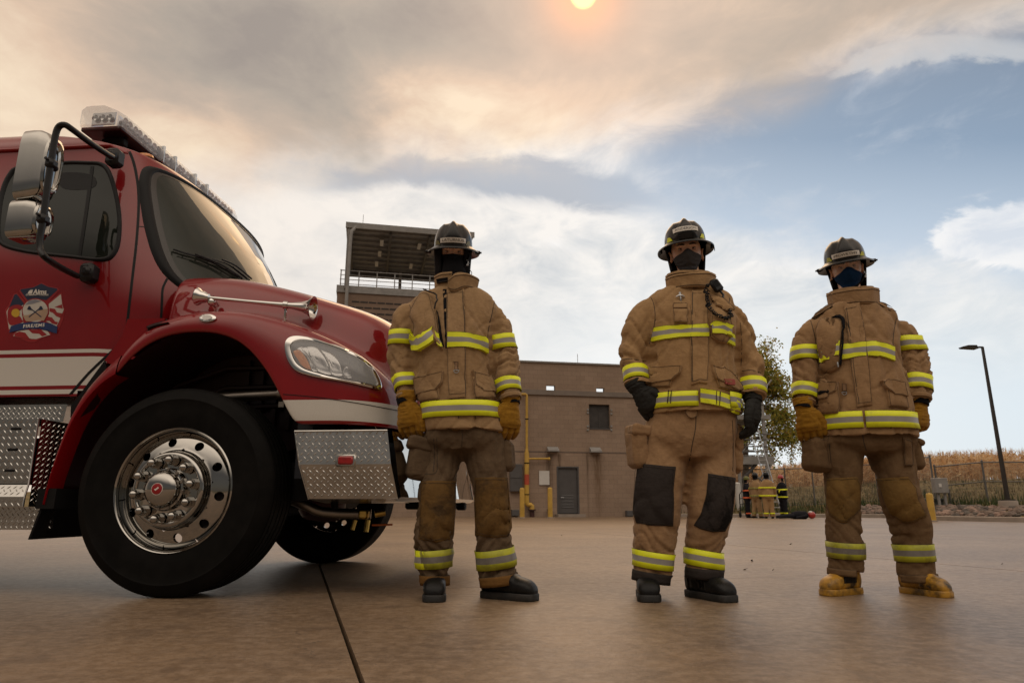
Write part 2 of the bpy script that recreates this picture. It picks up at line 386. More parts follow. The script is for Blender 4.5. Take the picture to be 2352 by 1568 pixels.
# swirled broom and polishing marks
wv=N(nt2,'ShaderNodeTexWave',wave_type='RINGS'); wv.inputs['Scale'].default_value=9; wv.inputs['Distortion'].default_value=9; wv.inputs['Detail'].default_value=3; wv.inputs['Detail Scale'].default_value=.35
nt2.links.new(coords(nt2,(1.2,.5,1)),wv.inputs['Vector'])
q=bump(nt2,None,wv.outputs['Fac'],.10,.004); q=bump(nt2,None,n3,.5,.003,q); bump(nt2,b,n5,.25,.004,q)
nt2.links.new(math_(nt2,'MULTIPLY_ADD',n5,-.10,.50),b.inputs['Roughness'])
g=MB()
# pavement slabs separated by real joints
jy=[3.62]   # cross joint distance near the people
def gy(u,v): return gnd(u,v)
j0=gnd(742,1320); j1=gnd(832,1568)
jd=(j0-j1); jd.normalize()
s_=j0-jd*12; e_=j0+jd*40
pv=bpy.data.meshes.new('pavement')
perp=Vector((-jd.y,jd.x,0))
MAT_JOINT=M_('joint_filler',(.012,.010,.009),.9,.2,20)
b_=MB(); W=.0075
lj=-4.6; 
cols=[-120,-41.1,-36.6,-32,-27.4,-22.9,-18.3,-13.7,-9.15,-4.6,0,4.6,9.15,13.7,18.3,22.9,27.4,32,36.6,120]  # offsets to the right of the main joint
rows=[-12,-6,None]
cj=gnd(1400,1337); tj=(cj-j0).dot(jd)      # cross joint through the feet of the people
rws=[tj+4.6*k for k in range(-4,6)]+[tj+4.6*5+30]
for a,bb in zip(cols[:-1],cols[1:]):
    for r0,r1 in zip(rws[:-1],rws[1:]):
        x0,x1=a+W,bb-W; y0,y1=r0+.002,r1-.002
        P4=[j0-perp*x+jd*y for x,y in((x0,y0),(x1,y0),(x1,y1),(x0,y1))]
        b_.add([(p.x,p.y,0) for p in P4]+[(p.x,p.y,-.03) for p in P4],[(0,1,2,3),(0,4,5,1),(1,5,6,2),(2,6,7,3),(3,7,4,0)])
o=b_.build('pavement',m_conc,smooth=False,loc=(0,0,0)); tag(o,kind='structure')
m_earth=M_('earth',(.10,.085,.05),.95,.3,.4,.6,6,.05)
b_=MB(); b_.add([(-900,-400,-.04),(900,-400,-.04),(900,29,-.04),(-900,29,-.04)],[(0,1,2,3)]); o=b_.build('ground',[m_earth],smooth=False,loc=(0,0,0)); tag(o,kind='structure')
# ================= BUILDINGS =================
class Wall:
    """vertical plane with its own frame: x along, y into the building, z up"""
    def __init__(s,u,v,Y,yaw):
        g=aty(u,v,Y); s.o=Vector((g.x,g.y,0)); s.yaw=R(yaw); s.e=Vector((math.cos(s.yaw),math.sin(s.yaw),0)); s.n=Vector((-s.e.y,s.e.x,0))
    def at(s,u,v,d=0):
        r=ray(u,v); c=Vector((0,0,CH)); t=(s.o+s.n*d-c).dot(s.n)/r.dot(s.n); p=c+r*t; return (p-s.o).dot(s.e),p.z
    def athz(s,u,v,z):
        r=ray(u,v); t=(z-CH)/r.z; p=Vector((0,0,CH))+r*t; q=p-s.o; return q.dot(s.e),q.dot(s.n)
def holed(mb,x0,x1,z0,z1,holes,th,y0=0,mi=0):
    xs=sorted({x0,x1}|{h[k] for h in holes for k in(0,1)}); zs_=sorted({z0,z1}|{h[k] for h in holes for k in(2,3)})
    for a,b in zip(xs[:-1],xs[1:]):
        for c,d in zip(zs_[:-1],zs_[1:]):
            if any(h[0]<=a and b<=h[1] and h[2]<=c and d<=h[3] for h in holes): continue
            mb.add([(a,y0,c),(b,y0,c),(b,y0,d),(a,y0,d)],[(0,1,2,3)],mi); mb.add([(a,y0+th,c),(b,y0+th,c),(b,y0+th,d),(a,y0+th,d)],[(3,2,1,0)],mi)
    for h in list(holes)+[(x0,x1,z0,z1)]:
        a,b,c,d=h[:4]
        mb.add([(a,y0,c),(b,y0,c),(b,y0,d),(a,y0,d),(a,y0+th,c),(b,y0+th,c),(b,y0+th,d),(a,y0+th,d)],[(0,4,5,1),(1,5,6,2),(2,6,7,3),(3,7,4,0)],mi)
    return mb
def block_mat(name,c1,c2,mort,stains=(),bw=.40,bh=.20,smooth=.35):
    m,nt,b=NT(name); setp(b,rough=.85,spec=.15)
    tc=N(nt,'ShaderNodeTexCoord'); sp=N(nt,'ShaderNodeSeparateXYZ'); nt.links.new(tc.outputs['Object'],sp.inputs[0]); cb=N(nt,'ShaderNodeCombineXYZ')
    nt.links.new(sp.outputs[0],cb.inputs[0]); nt.links.new(sp.outputs[2],cb.inputs[1])
    br=N(nt,'ShaderNodeTexBrick'); nt.links.new(cb.outputs[0],br.inputs['Vector']); br.inputs['Scale'].default_value=1; br.inputs['Brick Width'].default_value=bw; br.inputs['Row Height'].default_value=bh; br.inputs['Mortar Size'].default_value=.006; br.inputs['Mortar Smooth'].default_value=.4
    br.inputs['Color1'].default_value=(*c1,1); br.inputs['Color2'].default_value=(*c2,1); br.inputs['Mortar'].default_value=(*mort,1)
    n=noise(nt,tc.outputs['Object'],.6,5,.6); c=mixc(nt,ramp(nt,n,[(.35,(0,0,0)),(.7,(.45,.45,.45))]),br.outputs['Color'],tuple(x*.62 for x in c1))
    c=mixc(nt,math_(nt,'MULTIPLY',ramp(nt,noise(nt,tc.outputs['Object'],14,4,.7),[(.4,(0,0,0)),(.8,(1,1,1))]),.25),c,tuple(min(1,x*1.35) for x in c2))
    for (sx,w_,z0,z1,col) in stains:
        g=math_(nt,'DIVIDE',math_(nt,'ADD',sp.outputs[0],-sx),w_); g=math_(nt,'EXPONENT',math_(nt,'MULTIPLY',math_(nt,'MULTIPLY',g,g),-1.))
        mr=N(nt,'ShaderNodeMapRange',interpolation_type='SMOOTHSTEP'); mr.inputs[1].default_value=z0; mr.inputs[2].default_value=z1; nt.links.new(sp.outputs[2],mr.inputs[0])
        top=math_(nt,'LESS_THAN',sp.outputs[2],z1); f=math_(nt,'MULTIPLY',math_(nt,'MULTIPLY',g,top),math_(nt,'MULTIPLY_ADD',mr.outputs[0],.55,.35))
        f=math_(nt,'MULTIPLY',f,ramp(nt,noise(nt,coords(nt,(5,5,.5)),3,4),[(.3,(.3,.3,.3)),(.65,(1,1,1))])); c=mixc(nt,f,c,col)
    nt.links.new(c,b.inputs['Base Color']); bump(nt,b,br.outputs['Fac'],-.3,.01); return m
m_gmet=M_('grey_painted_metal',(.085,.080,.080),.5,.12,3,.1,60,.002)
m_gmet2=M_('weathered_grey_steel',(.26,.25,.24),.5,.2,3,.1,60,.002)
m_yelp=M_('yellow_pipe_paint',(.52,.32,.055),.5,.15,4,.1,90,.002,dirt=((.25,.16,.05),6,.55,.85))
m_band=M_('concrete_band',(.20,.165,.14),.8,.15,2,.2,40,.004)
m_concb=M_('cast_concrete',(.30,.25,.21),.85,.15,3,.3,50,.004)
BW_=Wall(1300,1187,30.4,11)
B=empty('training_building',BW_.o,BW_.yaw,'brown concrete block training building with grey door and shuttered opening','building')
def ba_(u,v,d=0): return BW_.at(u,v,d)
def bx2(u0,v0,u1,v1,d=0):
    a=ba_(u0,v1,d);b=ba_(u1,v0,d); return a[0],b[0],a[1],b[1]
xL=ba_(815,1187)[0]; xR=ba_(1625,1187)[0]; zT=ba_(1300,835)[1]; zl0,zl1=ba_(1255,907)[1],ba_(1255,896)[1]
door=bx2(1280,1071,1329,1183); win=bx2(1354,929,1400,985)
door=(door[0],door[1],.12,door[3])
v1c=ba_(1269,1039); v2c=ba_(1366,1040)
m_blk=block_mat('brown_block_wall',(.30,.218,.162),(.345,.255,.192),(.20,.148,.115),[(v1c[0]-.15,.16,0,v1c[1]-.05,(.055,.032,.018)),(v1c[0]+.30,.07,0,v1c[1]-.05,(.07,.04,.02)),(v2c[0]+.12,.20,0,v2c[1]-.05,(.095,.048,.018)),(v2c[0]-.35,.05,0,v2c[1],(.09,.06,.04))])
holed(MB(),xL,xR,.0,zl0,[door,win],.22).build('wall',m_blk,B,smooth=False)
h1_=bx2(1255,885,1275,896); h2_=bx2(1370,891,1388,901); 
holed(MB(),xL,xR,zl1,zT,[h1_,h2_],.22).build('parapet_wall',m_blk,B,smooth=False)
MB().box(((xL+xR)/2,.10,(zl0+zl1)/2),(xR-xL+.06,.34,zl1-zl0)).build('ledge_band',m_band,B,smooth=False)
MB().box(((xL+xR)/2,.11,zT+.03),(xR-xL+.1,.34,.07)).build('coping',m_gmet2,B,smooth=False)
zj=ba_(1300,1038)[1]; MB().box(((xL+xR)/2,-.004,zj),(xR-xL,.012,.05)).build('joint_course',M_('dark_joint',(.16,.12,.095),.85),B,smooth=False)
w2=MB(); 
for x in(xL,xR): w2.add([(x,.22,0),(x,9,0),(x,9,zl1),(x,.22,zl1)],[(0,1,2,3)])
w2.add([(xL,9,0),(xR,9,0),(xR,9,zl1),(xL,9,zl1)],[(0,1,2,3)]); w2.build('side_walls',m_blk,B,smooth=False)
MB().box(((xL+xR)/2,4.6,zl0),(xR-xL-.02,8.7,.1)).build('roof',m_gmet2,B,smooth=False)
dr_=MB().box(((door[0]+door[1])/2,.10,(door[2]+door[3])/2),(door[1]-door[0]-.1,.05,door[3]-door[2]-.06)).build('door',m_gmet,B,smooth=False)
fr=MB(); 
for x in(door[0]+.03,door[1]-.03): fr.box((x,.05,(door[2]+door[3])/2),(.06,.12,door[3]-door[2]))
fr.box(((door[0]+door[1])/2,.05,door[3]-.03),(door[1]-door[0]-.121,.12,.06)); fr.build('door_frame',m_gmet,dr_,smooth=False)
lx,lz=ba_(1289,1142); 
MB().cyl((lx+.0,.075,lz),(lx,.03,lz),.016,n=10).cyl((lx,.035,lz),(lx+.13,.035,lz),.011,n=8).build('handle',m_galv,dr_)
lv=MB(); a0_,a1_,b0_,b1_=bx2(1291,1136,1318,1166)
for k in range(9): lv.box(((a0_+a1_)/2,.066,b0_+(b1_-b0_)*(k+.5)/9),(a1_-a0_,.02,.03),rot=Euler((R(-30),0,0)))
lv.build('door_louver',m_gmet,dr_,smooth=False)
MB().box(((door[0]+door[1])/2,-.18,.06),(door[1]-door[0]+.2,.8,.12)).build('door_step',m_concb,B,smooth=False)
sh=MB().box(((win[0]+win[1])/2,.16,(win[2]+win[3])/2),(win[1]-win[0],.04,win[3]-win[2])).box(((win[0]+win[1])/2,.135,(win[2]+win[3])/2),(.04,.02,win[3]-win[2])).build('steel_shutter',M_('dark_steel_shutter',(.045,.04,.038),.6,.3,4),B,smooth=False)
MB().box(((win[0]+win[1])/2,.05,win[2]+.02),(win[1]-win[0],.16,.04)).build('window_sill',m_gmet,B,smooth=False)
for u,v in((1350,941),(1350,948),(1350,979),(1350,987),(1404,942),(1404,950),(1404,979),(1404,987)):
    x,z=ba_(u,v); MB().box((x,-.02,z),(.09,.05,.09),bev=.01).build('hinge_block',m_gmet2,B,smooth=False)
for (u0,v0,u1,v1) in((1256,1026,1281,1037),(1354,1027,1378,1039)):
    a,b,c,d=bx2(u0,v0,u1,v1); o=MB().poly([(a,-.02,d),(a,-.30,c+.05),(a,-.30,c),(a,-.02,c)],(b-a,0,0)).build('vent_hood',m_gmet2,B,smooth=False)
a,b,c,d=bx2(1238,1081,1261,1113); MB().box(((a+b)/2,-.03,(c+d)/2),(b-a,.04,d-c)).build('white_board',m_whitep,B,smooth=False)
a,b,c,d=bx2(1170,1066,1198,1128); MB().box(((a+b)/2,-.10,(c+d)/2),(b-a,.2,d-c),bev=.01).box(((a+b)/2,-.21,(c+d)/2),(b-a-.06,.02,.02)).build('electrical_panel',m_gmet,B,smooth=False)
a,b,c,d=bx2(1311-8,1100,1311-2,1100); 
for (u0,v0,u1,v1) in((1436,1172,1452,1185),(1174,1170,1190,1184),(1258-1,1134+34,1263+1,1141+34)):
    a,b,c,d=bx2(u0,v0,u1,v1); MB().box(((a+b)/2,-.12,(c+d)/2),(b-a,.22,d-c),bev=.01).build('utility_box',m_gmet,B,smooth=False)
x,z=ba_(1331,822); MB().cyl((x,.3,zT),(x,.3,zT+.55),.012,n=6).build('lightning_rod',m_gmet2,B)
# gas pipe
def wp(u,v,d=0): x,z=BW_.at(u,v,d); return BW_.o+BW_.e*x+BW_.n*d+Vector((0,0,z))
gp0=wp(1210,1187,-.25); GPi=empty('gas_pipe',(gp0.x,gp0.y,0),0,'tall yellow gas pipe climbing the brown block wall with a side branch','pipe')
MB().tube([wp(1170,905,-.2),wp(1207,905,-.2),wp(1210,907,-.2),wp(1210,912,-.2),wp(1210,1034,-.2)],.055,10).build('riser',m_yelp,GPi,world=True)
MB().tube([wp(1210,1030,-.2),wp(1210,1042,-.2),wp(1210,1152,-.2),wp(1211,1157,-.2),wp(1214,1159,-.2),wp(1219,1159,-.2),wp(1222,1161,-.2),wp(1222,1170,-.2)],[.055,.10,.10,.10,.10,.10,.10,.11],14).build('main_pipe',m_yelp,GPi,world=True)
MB().tube([wp(1212,1053,-.2),wp(1260,1053,-.2)],.042,10).cyl(wp(1259,1053,-.2),wp(1263,1053,-.2),.06,n=10).build('branch_pipe',m_yelp,GPi,world=True)
MB().cyl(wp(1222,1169,-.2),wp(1222,1172,-.2),.16,n=16).cyl(wp(1222,1172,-.2),wp(1222,1187,-.2),.10,n=14).build('flange',M_('dark_red_flange',(.05,.015,.012),.6),GPi,world=True)
MB().cyl(wp(1210,1089,-.2),wp(1210,1113,-.2),.103,n=16).build('red_marking',M_('red_marking',(.45,.07,.03),.5),GPi,world=True)
for v in(962,1063,1135):
    o=MB().cyl(wp(1210,v-1,-.2),wp(1210,v+1.2,-.2),.075 if v<1000 else .115,n=14).build('pipe_clamp',m_dark,GPi,world=True)
# bollards
def bollard(u,vt,vb,r,label):
    p=gnd(u,vb); h=aty(u,vt,p.y).z; o=empty('bollard',(p.x,p.y,0),0,label,'bollard','yellow bollards')
    MB().lathe([(r,0),(r,h-r*.8),(r*.93,h-r*.45),(r*.7,h-r*.18),(r*.35,h-.02),(.001,h)],(0,0,0),(0,0,1),20).build('post',m_yelp,o)
    MB().lathe([(r*1.5,0),(r*1.5,.03),(r*1.02,.035)],(0,0,0),(0,0,1),20).build('base_collar',m_concb,o)
bollard(1199.5,1119,1189,.095,'left of the two yellow bollards guarding the gas pipe at the block wall')
bollard(1264,1118,1189,.095,'yellow bollard beside the grey door, right of the gas pipe')
bollard(2143,1131,1197,.095,'yellow bollard at the kerb in front of the electrical cabinet')
# ---- training tower ----
TW=Wall(900,900,38,12); T=empty('training_tower',TW.o,TW.yaw,'tall brick training tower with open roofed top deck behind the left firefighter','tower')
def ta(u,v,d=0): return TW.at(u,v,d)
tx0=ta(775,664)[0]; tx1=tx0+7.6; zd=ta(800,668)[1]; DEP=7.4
rx0,zr=ta(797,514)
m_twb=block_mat('tower_brick',(.225,.158,.118),(.255,.182,.138),(.17,.12,.09),bw=.3,bh=.11)
tw=MB().box(((tx0+tx1)/2,DEP/2,zd/2),(tx1-tx0,DEP,zd)); tw.build('brick_shaft',m_twb,T,smooth=False)
sl=MB()
for r_ in range(14):
    z=zd-.62-r_*.33
    for k in range(15):
        x=tx0+1.05+k*.48-(.24 if r_%2 else 0)
        if x<tx1-.3: sl.box((x,-.0,z),(.42,.03,.085))
sl.build('vent_slots',M_('slot_recess_shade',(.035,.028,.025),.8),T,smooth=False)  # flush dark bars; the shade of recessed slots is in their colour
MB().box(((tx0+tx1)/2,DEP/2,zd+.10),(tx1-tx0+.1,DEP+.14,.42)).build('deck',m_gmet2,T,smooth=False)
MB().box(((tx0+tx1)/2+1.0,DEP/2,zd+.42),(2.2,3.2,.22)).build('deck_hatch',m_gmet,T,smooth=False)
# roof with purlins, beams and strip lamps
zs0=zr-.35; sld=MB(); sld.box(((rx0+tx1+.2)/2,DEP/2,zr-.06),(tx1-rx0+.3,DEP+.5,.12)); sld.build('roof',m_gmet2,T,smooth=False)
MB().box(((rx0+tx1+.2)/2,-.2,zr-.15),(tx1-rx0+.3,.12,.34)).build('roof_fascia',m_gmet2,T,smooth=False)
for k in range(9): MB().box(((rx0+tx1+.2)/2,.35+k*.86,zr-.20),(tx1-rx0+.1,.09,.14)).build('purlin',m_gmet2,T,smooth=False)
for k in range(4): MB().box((rx0+.2+k*2.35,DEP/2,zr-.37),(.14,DEP,.20)).build('roof_beam',m_gmet,T,smooth=False)
MB().box(((rx0+tx1+.2)/2,DEP-.1,zr-.50),(tx1-rx0+.2,.2,.55)).build('rear_beam',m_gmet,T,smooth=False)
for u,v in((877,557),(872,582),(865,605),(963,565),(944,610)):
    x,y=TW.athz(u,v,zr-.46); o=MB().box((x,y,zr-.44),(.24,1.0,.10),bev=.02).build('strip_lamp',m_gmet2,T,smooth=False); MB().box((x,y,zr-.50),(.20,.95,.03)).build('lamp_diffuser',m_whitep,o,smooth=False)
cx_=ta(797,560)[0]+.12
MB().box((cx_,-.05,(zr+zd)/2-.05),(.26,.26,zr-zd-.3)).build('corner_column',m_gmet2,T,smooth=False)
MB().box((tx1-.2,-.05,(zr+zd)/2-.05),(.26,.26,zr-zd-.3)).build('corner_column',m_gmet2,T,smooth=False)
for x in(tx0+.2,tx1-.2,(tx0+tx1)/2): MB().box((x,DEP-.12,(zr+zd)/2-.1),(.2,.2,zr-zd-.2)).build('rear_column',m_gmet2,T,smooth=False)
dp=MB().tube([(cx_+.35,-.15,zr-.12),(cx_+.25,-.2,zr-.35),(cx_+.12,-.28,zr-.55),(cx_+.08,-.30,zr-1.0),(cx_+.05,-.30,zd),(cx_+.05,-.30,.3)],.10,8).build('downspout',m_gmet2,T)
for y0,nm in((0.,'front_railing'),(DEP-.1,'rear_railing')):
    rl=MB()
    for k in range(4): rl.cyl((tx0+.1,y0-.05,zd+.40+k*.27),(tx1-.1,y0-.05,zd+.40+k*.27),.022 if k<3 else .03,n=6)
    for k in range(8): rl.cyl((tx0+.15+k*1.02,y0-.05,zd+.3),(tx0+.15+k*1.02,y0-.05,zd+1.25),.030,n=6)
    rl.build(nm,m_gmet2,T)
MB().cyl((tx0+1.2,1,zr),(tx0+1.2,1,zr+1.1),.015,n=5).build('lightning_rod',m_gmet2,T)
# ================= TERRAIN =================
kpts=[Vector((-260,64,0)),Vector((-20,44,0)),Vector((4,32.5,0))]+[gnd(u,v) for u,v in((1690,1187.4),(1880,1187.6),(2040,1188.2),(2150,1194.3),(2352,1199))]
kpts+=[kpts[-1]+Vector((7,-3.2,0)),kpts[-1]+Vector((120,-40,0))]
KN=Vector((.42,.9,0)).normalized()
ksub=[]
for i_,(a,b_) in enumerate(zip(kpts[:-1],kpts[1:])):
    n_=max(1,int((b_-a).length/(.7 if 2<=i_<=7 else 12)))
    for k in range(n_): ksub.append(a.lerp(b_,k/n_))
ksub.append(kpts[-1])
for _ in range(3): ksub=[ksub[0]]+[(ksub[i-1]+ksub[i]*2+ksub[i+1])/4 for i in range(1,len(ksub)-1)]+[ksub[-1]]
def terz(x,d):
    right=float(sstep(12.5,14,x)); z=np.interp(d,[0,.3,2.5,5,28,40,75,400,900],[.13,.14,.19+.16*right,.42+.05*right,1.95+.15*right,2.12+.2*right,2.35+.2*right,2.6,2.6]); return float(z)
def terN(x,y): return .05*math.sin(x*.9+y*.3)+.04*math.sin(x*.37-y*.5)
def tpt(p,d): q=p+KN*d; return Vector((q.x,q.y,terz(p.x,d)+(terN(p.x,d)*min(1,d/6) if d<80 else 0)))
kvis=[p for p in ksub if -12<p.x<46]
def kpick(rg): i=rg.uniform(0,len(kvis)-1.001); k=int(i); return kvis[k].lerp(kvis[k+1],i-k)
m_grass,nt,b=NT('dry_grass_bank'); setp(b,rough=.95,spec=.05); v=coords(nt)
c=ramp(nt,noise(nt,v,2.2,8,.7),[(.3,(.12,.088,.045)),(.5,(.22,.165,.082)),(.7,(.29,.22,.115))]); c=mixc(nt,ramp(nt,noise(nt,coords(nt,(.45,1,1)),.8,5,.65),[(.5,(0,0,0)),(.68,(.8,.8,.8))]),c,(.050,.062,.020))
nt.links.new(c,b.inputs['Base Color']); bump(nt,b,noise(nt,v,9,5,.7),1.,.12)
ds=[0,.12,.3,.8,1.5,2.5,3.5,5,7,9.5,12,15,18,21,24,28,32,36,40,50,60,75,110,200,400,900]
P=[[tpt(p,d) for d in ds] for p in ksub]
tm_=MB().grid(P); terB=BVHTree.FromPolygons([Vector(p) for p in tm_.v],tm_.f)
def tz(x,y,dflt=.15):
    h=terB.ray_cast(Vector((x,y,20)),Vector((0,0,-1))); return h[0].z if h[0] is not None else dflt
o=tm_.build('grass_bank',m_grass,loc=(0,0,0),ang=180); tag(o,kind='structure')
kb=MB(); P=[]
for i,p in enumerate(ksub):
    if not -15<p.x<60: continue
    t=(ksub[i+1]-ksub[i-1]).normalized(); n_=Vector((-t.y,t.x,0)); P.append([p+n_*a+Vector((0,0,z)) for a,z in((-.17,-.01),(-.165,.125),(-.14,.145),(.03,.145),(.05,.08))])
o=kb.grid(P).build('kerb',m_concb,loc=(0,0,0),ang=40); tag(o,kind='structure')
# green weeds along the bank foot, and tufts
rg=random.Random(5)
tf=MB()
for i in range(6400):
    bp=kpick(rg); d=rg.uniform(.2,1)**2*26 if rg.random()<.6 else rg.uniform(.3,5); q_=tpt(bp,d); x,y,z=q_
    if bp.x>13.5 and d<3.4: continue
    g=.5+.5*math.sin(x*.8+1.3)*math.sin(x*.31+d*.7)
    green=rg.random()<(.75*g if d<7 else .10); h=rg.uniform(.10,.30)*(1.7 if green else 1)
    for k in range(3):
        a=rg.uniform(0,6.28); r=rg.uniform(.03,.10); dx,dy=math.cos(a)*r,math.sin(a)*r; w_=.018
        tf.add([(x+dx-w_*math.sin(a),y+dy+w_*math.cos(a),z-.02),(x+dx+w_*math.sin(a),y+dy-w_*math.cos(a),z-.02),(x+dx*2.4,y+dy*2.4,z+h*rg.uniform(.6,1.2))],[(0,1,2)],1 if green else 0)
o=tf.build('grass_tufts',[M_('dry_grass_blades',(.19,.14,.065),.9,.3,3),M_('green_weeds',(.045,.065,.018),.9,.3,3)],smooth=False,loc=(0,0,0),recalc=False); tag(o,'tufts of dry grass and green weeds on the bank','grass',kind='stuff')
# ---- corn field ----
cn=MB()
for row in range(9):
    d=29+row*.75
    for _ in range(560):
        bp=kpick(rg); dd=d+rg.uniform(-.3,.3); q_=tpt(bp,dd); xx,y,z=q_; h=rg.uniform(1.35,1.95); lx_,ly_=rg.uniform(-.12,.12),rg.uniform(-.1,.1)
        mi=rg.choice((0,0,1,1,2)); w_=.016
        cn.add([(xx-w_,y,z),(xx+w_,y,z),(xx+lx_+w_*.5,y+ly_,z+h),(xx+lx_-w_*.5,y+ly_,z+h)],[(0,1,2,3)],mi)
        for k in range(6):
            t=rg.uniform(.15,.92); a=rg.choice((0,math.pi))+rg.uniform(-.7,.7); l=rg.uniform(.22,.5)*(1.1-t*.4); bx_,by_,bz_=xx+lx_*t,y+ly_*t,z+h*t; ca,sa=math.cos(a),math.sin(a); up=rg.uniform(-.1,.22); lw=.035
            cn.add([(bx_,by_,bz_+lw),(bx_,by_,bz_-lw),(bx_+ca*l*.5,by_+sa*l*.5,bz_+up+lw*.6),(bx_+ca*l*.5,by_+sa*l*.5,bz_+up-lw*.6),(bx_+ca*l,by_+sa*l,bz_+up-rg.uniform(.15,.4))],[(0,1,3,2),(2,3,4)],rg.choice((0,1,2)))
        for k in range(2):
            a=rg.uniform(0,6.28); cn.add([(xx+lx_-.008,y+ly_,z+h-.05),(xx+lx_+.008,y+ly_,z+h-.05),(xx+lx_+math.cos(a)*.12,y+ly_+.05*math.sin(a),z+h+rg.uniform(.08,.25))],[(0,1,2)],mi)
o=cn.build('corn_field',[M_('dry_corn_orange',(.72,.45,.22),.9,.2,2),M_('dry_corn_straw',(.82,.63,.39),.9,.2,2),M_('dry_corn_brown',(.42,.23,.11),.9,.2,2)],smooth=False,loc=(0,0,0),recalc=False); tag(o,'rows of dry orange corn stalks along the top of the bank','corn',kind='stuff')
# ---- rocks by the right kerb ----
rk=MB(); ph=(1+5**.5)/2
ico=[Vector(v).normalized() for v in((-1,ph,0),(1,ph,0),(-1,-ph,0),(1,-ph,0),(0,-1,ph),(0,1,ph),(0,-1,-ph),(0,1,-ph),(ph,0,-1),(ph,0,1),(-ph,0,-1),(-ph,0,1))]
icf=[(0,11,5),(0,5,1),(0,1,7),(0,7,10),(0,10,11),(1,5,9),(5,11,4),(11,10,2),(10,7,6),(7,1,8),(3,9,4),(3,4,2),(3,2,6),(3,6,8),(3,8,9),(4,9,5),(2,4,11),(6,2,10),(8,6,7),(9,8,1)]
for i in range(2400):
    bp=kpick(rg); d=rg.uniform(.15,3.0)
    if bp.x<13.6: continue
    q_=tpt(bp,d); x,y,z=q_; z+=rg.uniform(-.02,.06); r=rg.uniform(.06,.17); sx,sy,sz=rg.uniform(.8,1.5),rg.uniform(.8,1.3),rg.uniform(.5,.9); a=rg.uniform(0,6.28)
    rk.add([(x+(p.x*math.cos(a)-p.y*math.sin(a))*r*sx*rg.uniform(.8,1.15),y+(p.x*math.sin(a)+p.y*math.cos(a))*r*sy*rg.uniform(.8,1.15),z+p.z*r*sz) for p in ico],icf,rg.choice((0,0,1,2)))
o=rk.build('rock_bed',[M_('rock_brown',(.17,.125,.10),.9,.3,3),M_('rock_pink',(.25,.17,.135),.9,.3,3),M_('rock_dark',(.09,.075,.065),.9,.3,3)],smooth=False,loc=(0,0,0)); tag(o,'bed of loose brown landscaping rocks behind the right kerb','rocks',kind='stuff')
# ---- fences ----
m_mesh,nt,b=NT('chain_link'); setp(b,rough=.5,metal=.6); b.inputs['Base Color'].default_value=(.22,.22,.22,1)
tc=N(nt,'ShaderNodeTexCoord'); sp=N(nt,'ShaderNodeSeparateXYZ'); nt.links.new(tc.outputs['UV'],sp.inputs[0]); mx_=None
for sg in(1,-1):
    q=math_(nt,'PINGPONG',math_(nt,'ADD',sp.outputs[0],math_(nt,'MULTIPLY',sp.outputs[1],sg)),.035); q=math_(nt,'LESS_THAN',q,.0045); mx_=q if mx_ is None else math_(nt,'MAXIMUM',mx_,q)
nt.links.new(mx_,b.inputs['Alpha'])
def fence(pts,h,label,mid=False,group='chain link fences',rp=.028):
    o=empty('chain_link_fence',pts[0],0,label,'fence',group); L0=0
    for i,p in enumerate(pts): 
        q=MB().cyl(p-Vector((0,0,.1)),p+Vector((0,0,h+.04)),rp*1.25,n=8).sphere(p+Vector((0,0,h+.05)),rp*1.5,8,6).build('post',m_galv2,o,world=True)
    rl=MB().tube([p+Vector((0,0,h)) for p in pts],rp*.85,8); rl.build('top_rail',m_galv2,o,world=True)
    if mid: MB().tube([p+Vector((0,0,h*.52)) for p in pts],rp*.7,6).build('middle_rail',m_galv2,o,world=True)
    MB().tube([p+Vector((0,0,.08)) for p in pts],rp*.55,6).build('bottom_rail',m_galv2,o,world=True)
    me=MB(); 
    for a,b_ in zip(pts[:-1],pts[1:]):
        l=(b_-a).length; me.add([a+Vector((0,0,.05)),b_+Vector((0,0,.05)),b_+Vector((0,0,h)),a+Vector((0,0,h))],[(0,1,2,3)],0,[(L0,0),(L0+l,0),(L0+l,h),(L0,h)]); L0+=l
    me.build('mesh_panel',m_mesh,o,smooth=False,world=True,recalc=False)
m_galv2=M_('fence_steel',(.16,.155,.15),.5,.15,5,metal=.6)
FY=33.6
fp=[aty(u,1183,FY) for u in(1590,1663,1737,1811,1875,1949,2023)]+[aty(2092,1179,29.0),aty(2153,1174,25.4)]
for p in fp[:-2]: p.z=.17
for p in fp: p.z=tz(p.x,p.y,.17)+.0
fence(fp,1.80,'long chain link fence along the foot of the grass bank behind the crew')
fq=[aty(2153,1172,25.4),aty(2272,1168,25.2),aty(2392,1168,25.0),aty(2512,1168,24.8)]
for p in fq: p.z=tz(p.x,p.y,.36)
fq[0]=fq[0]+Vector((.12,0,0)); fence(fq,aty(2272,1061,25.2).z-fq[1].z,'taller chain link fence with middle rail above the rocks at the right edge',True)
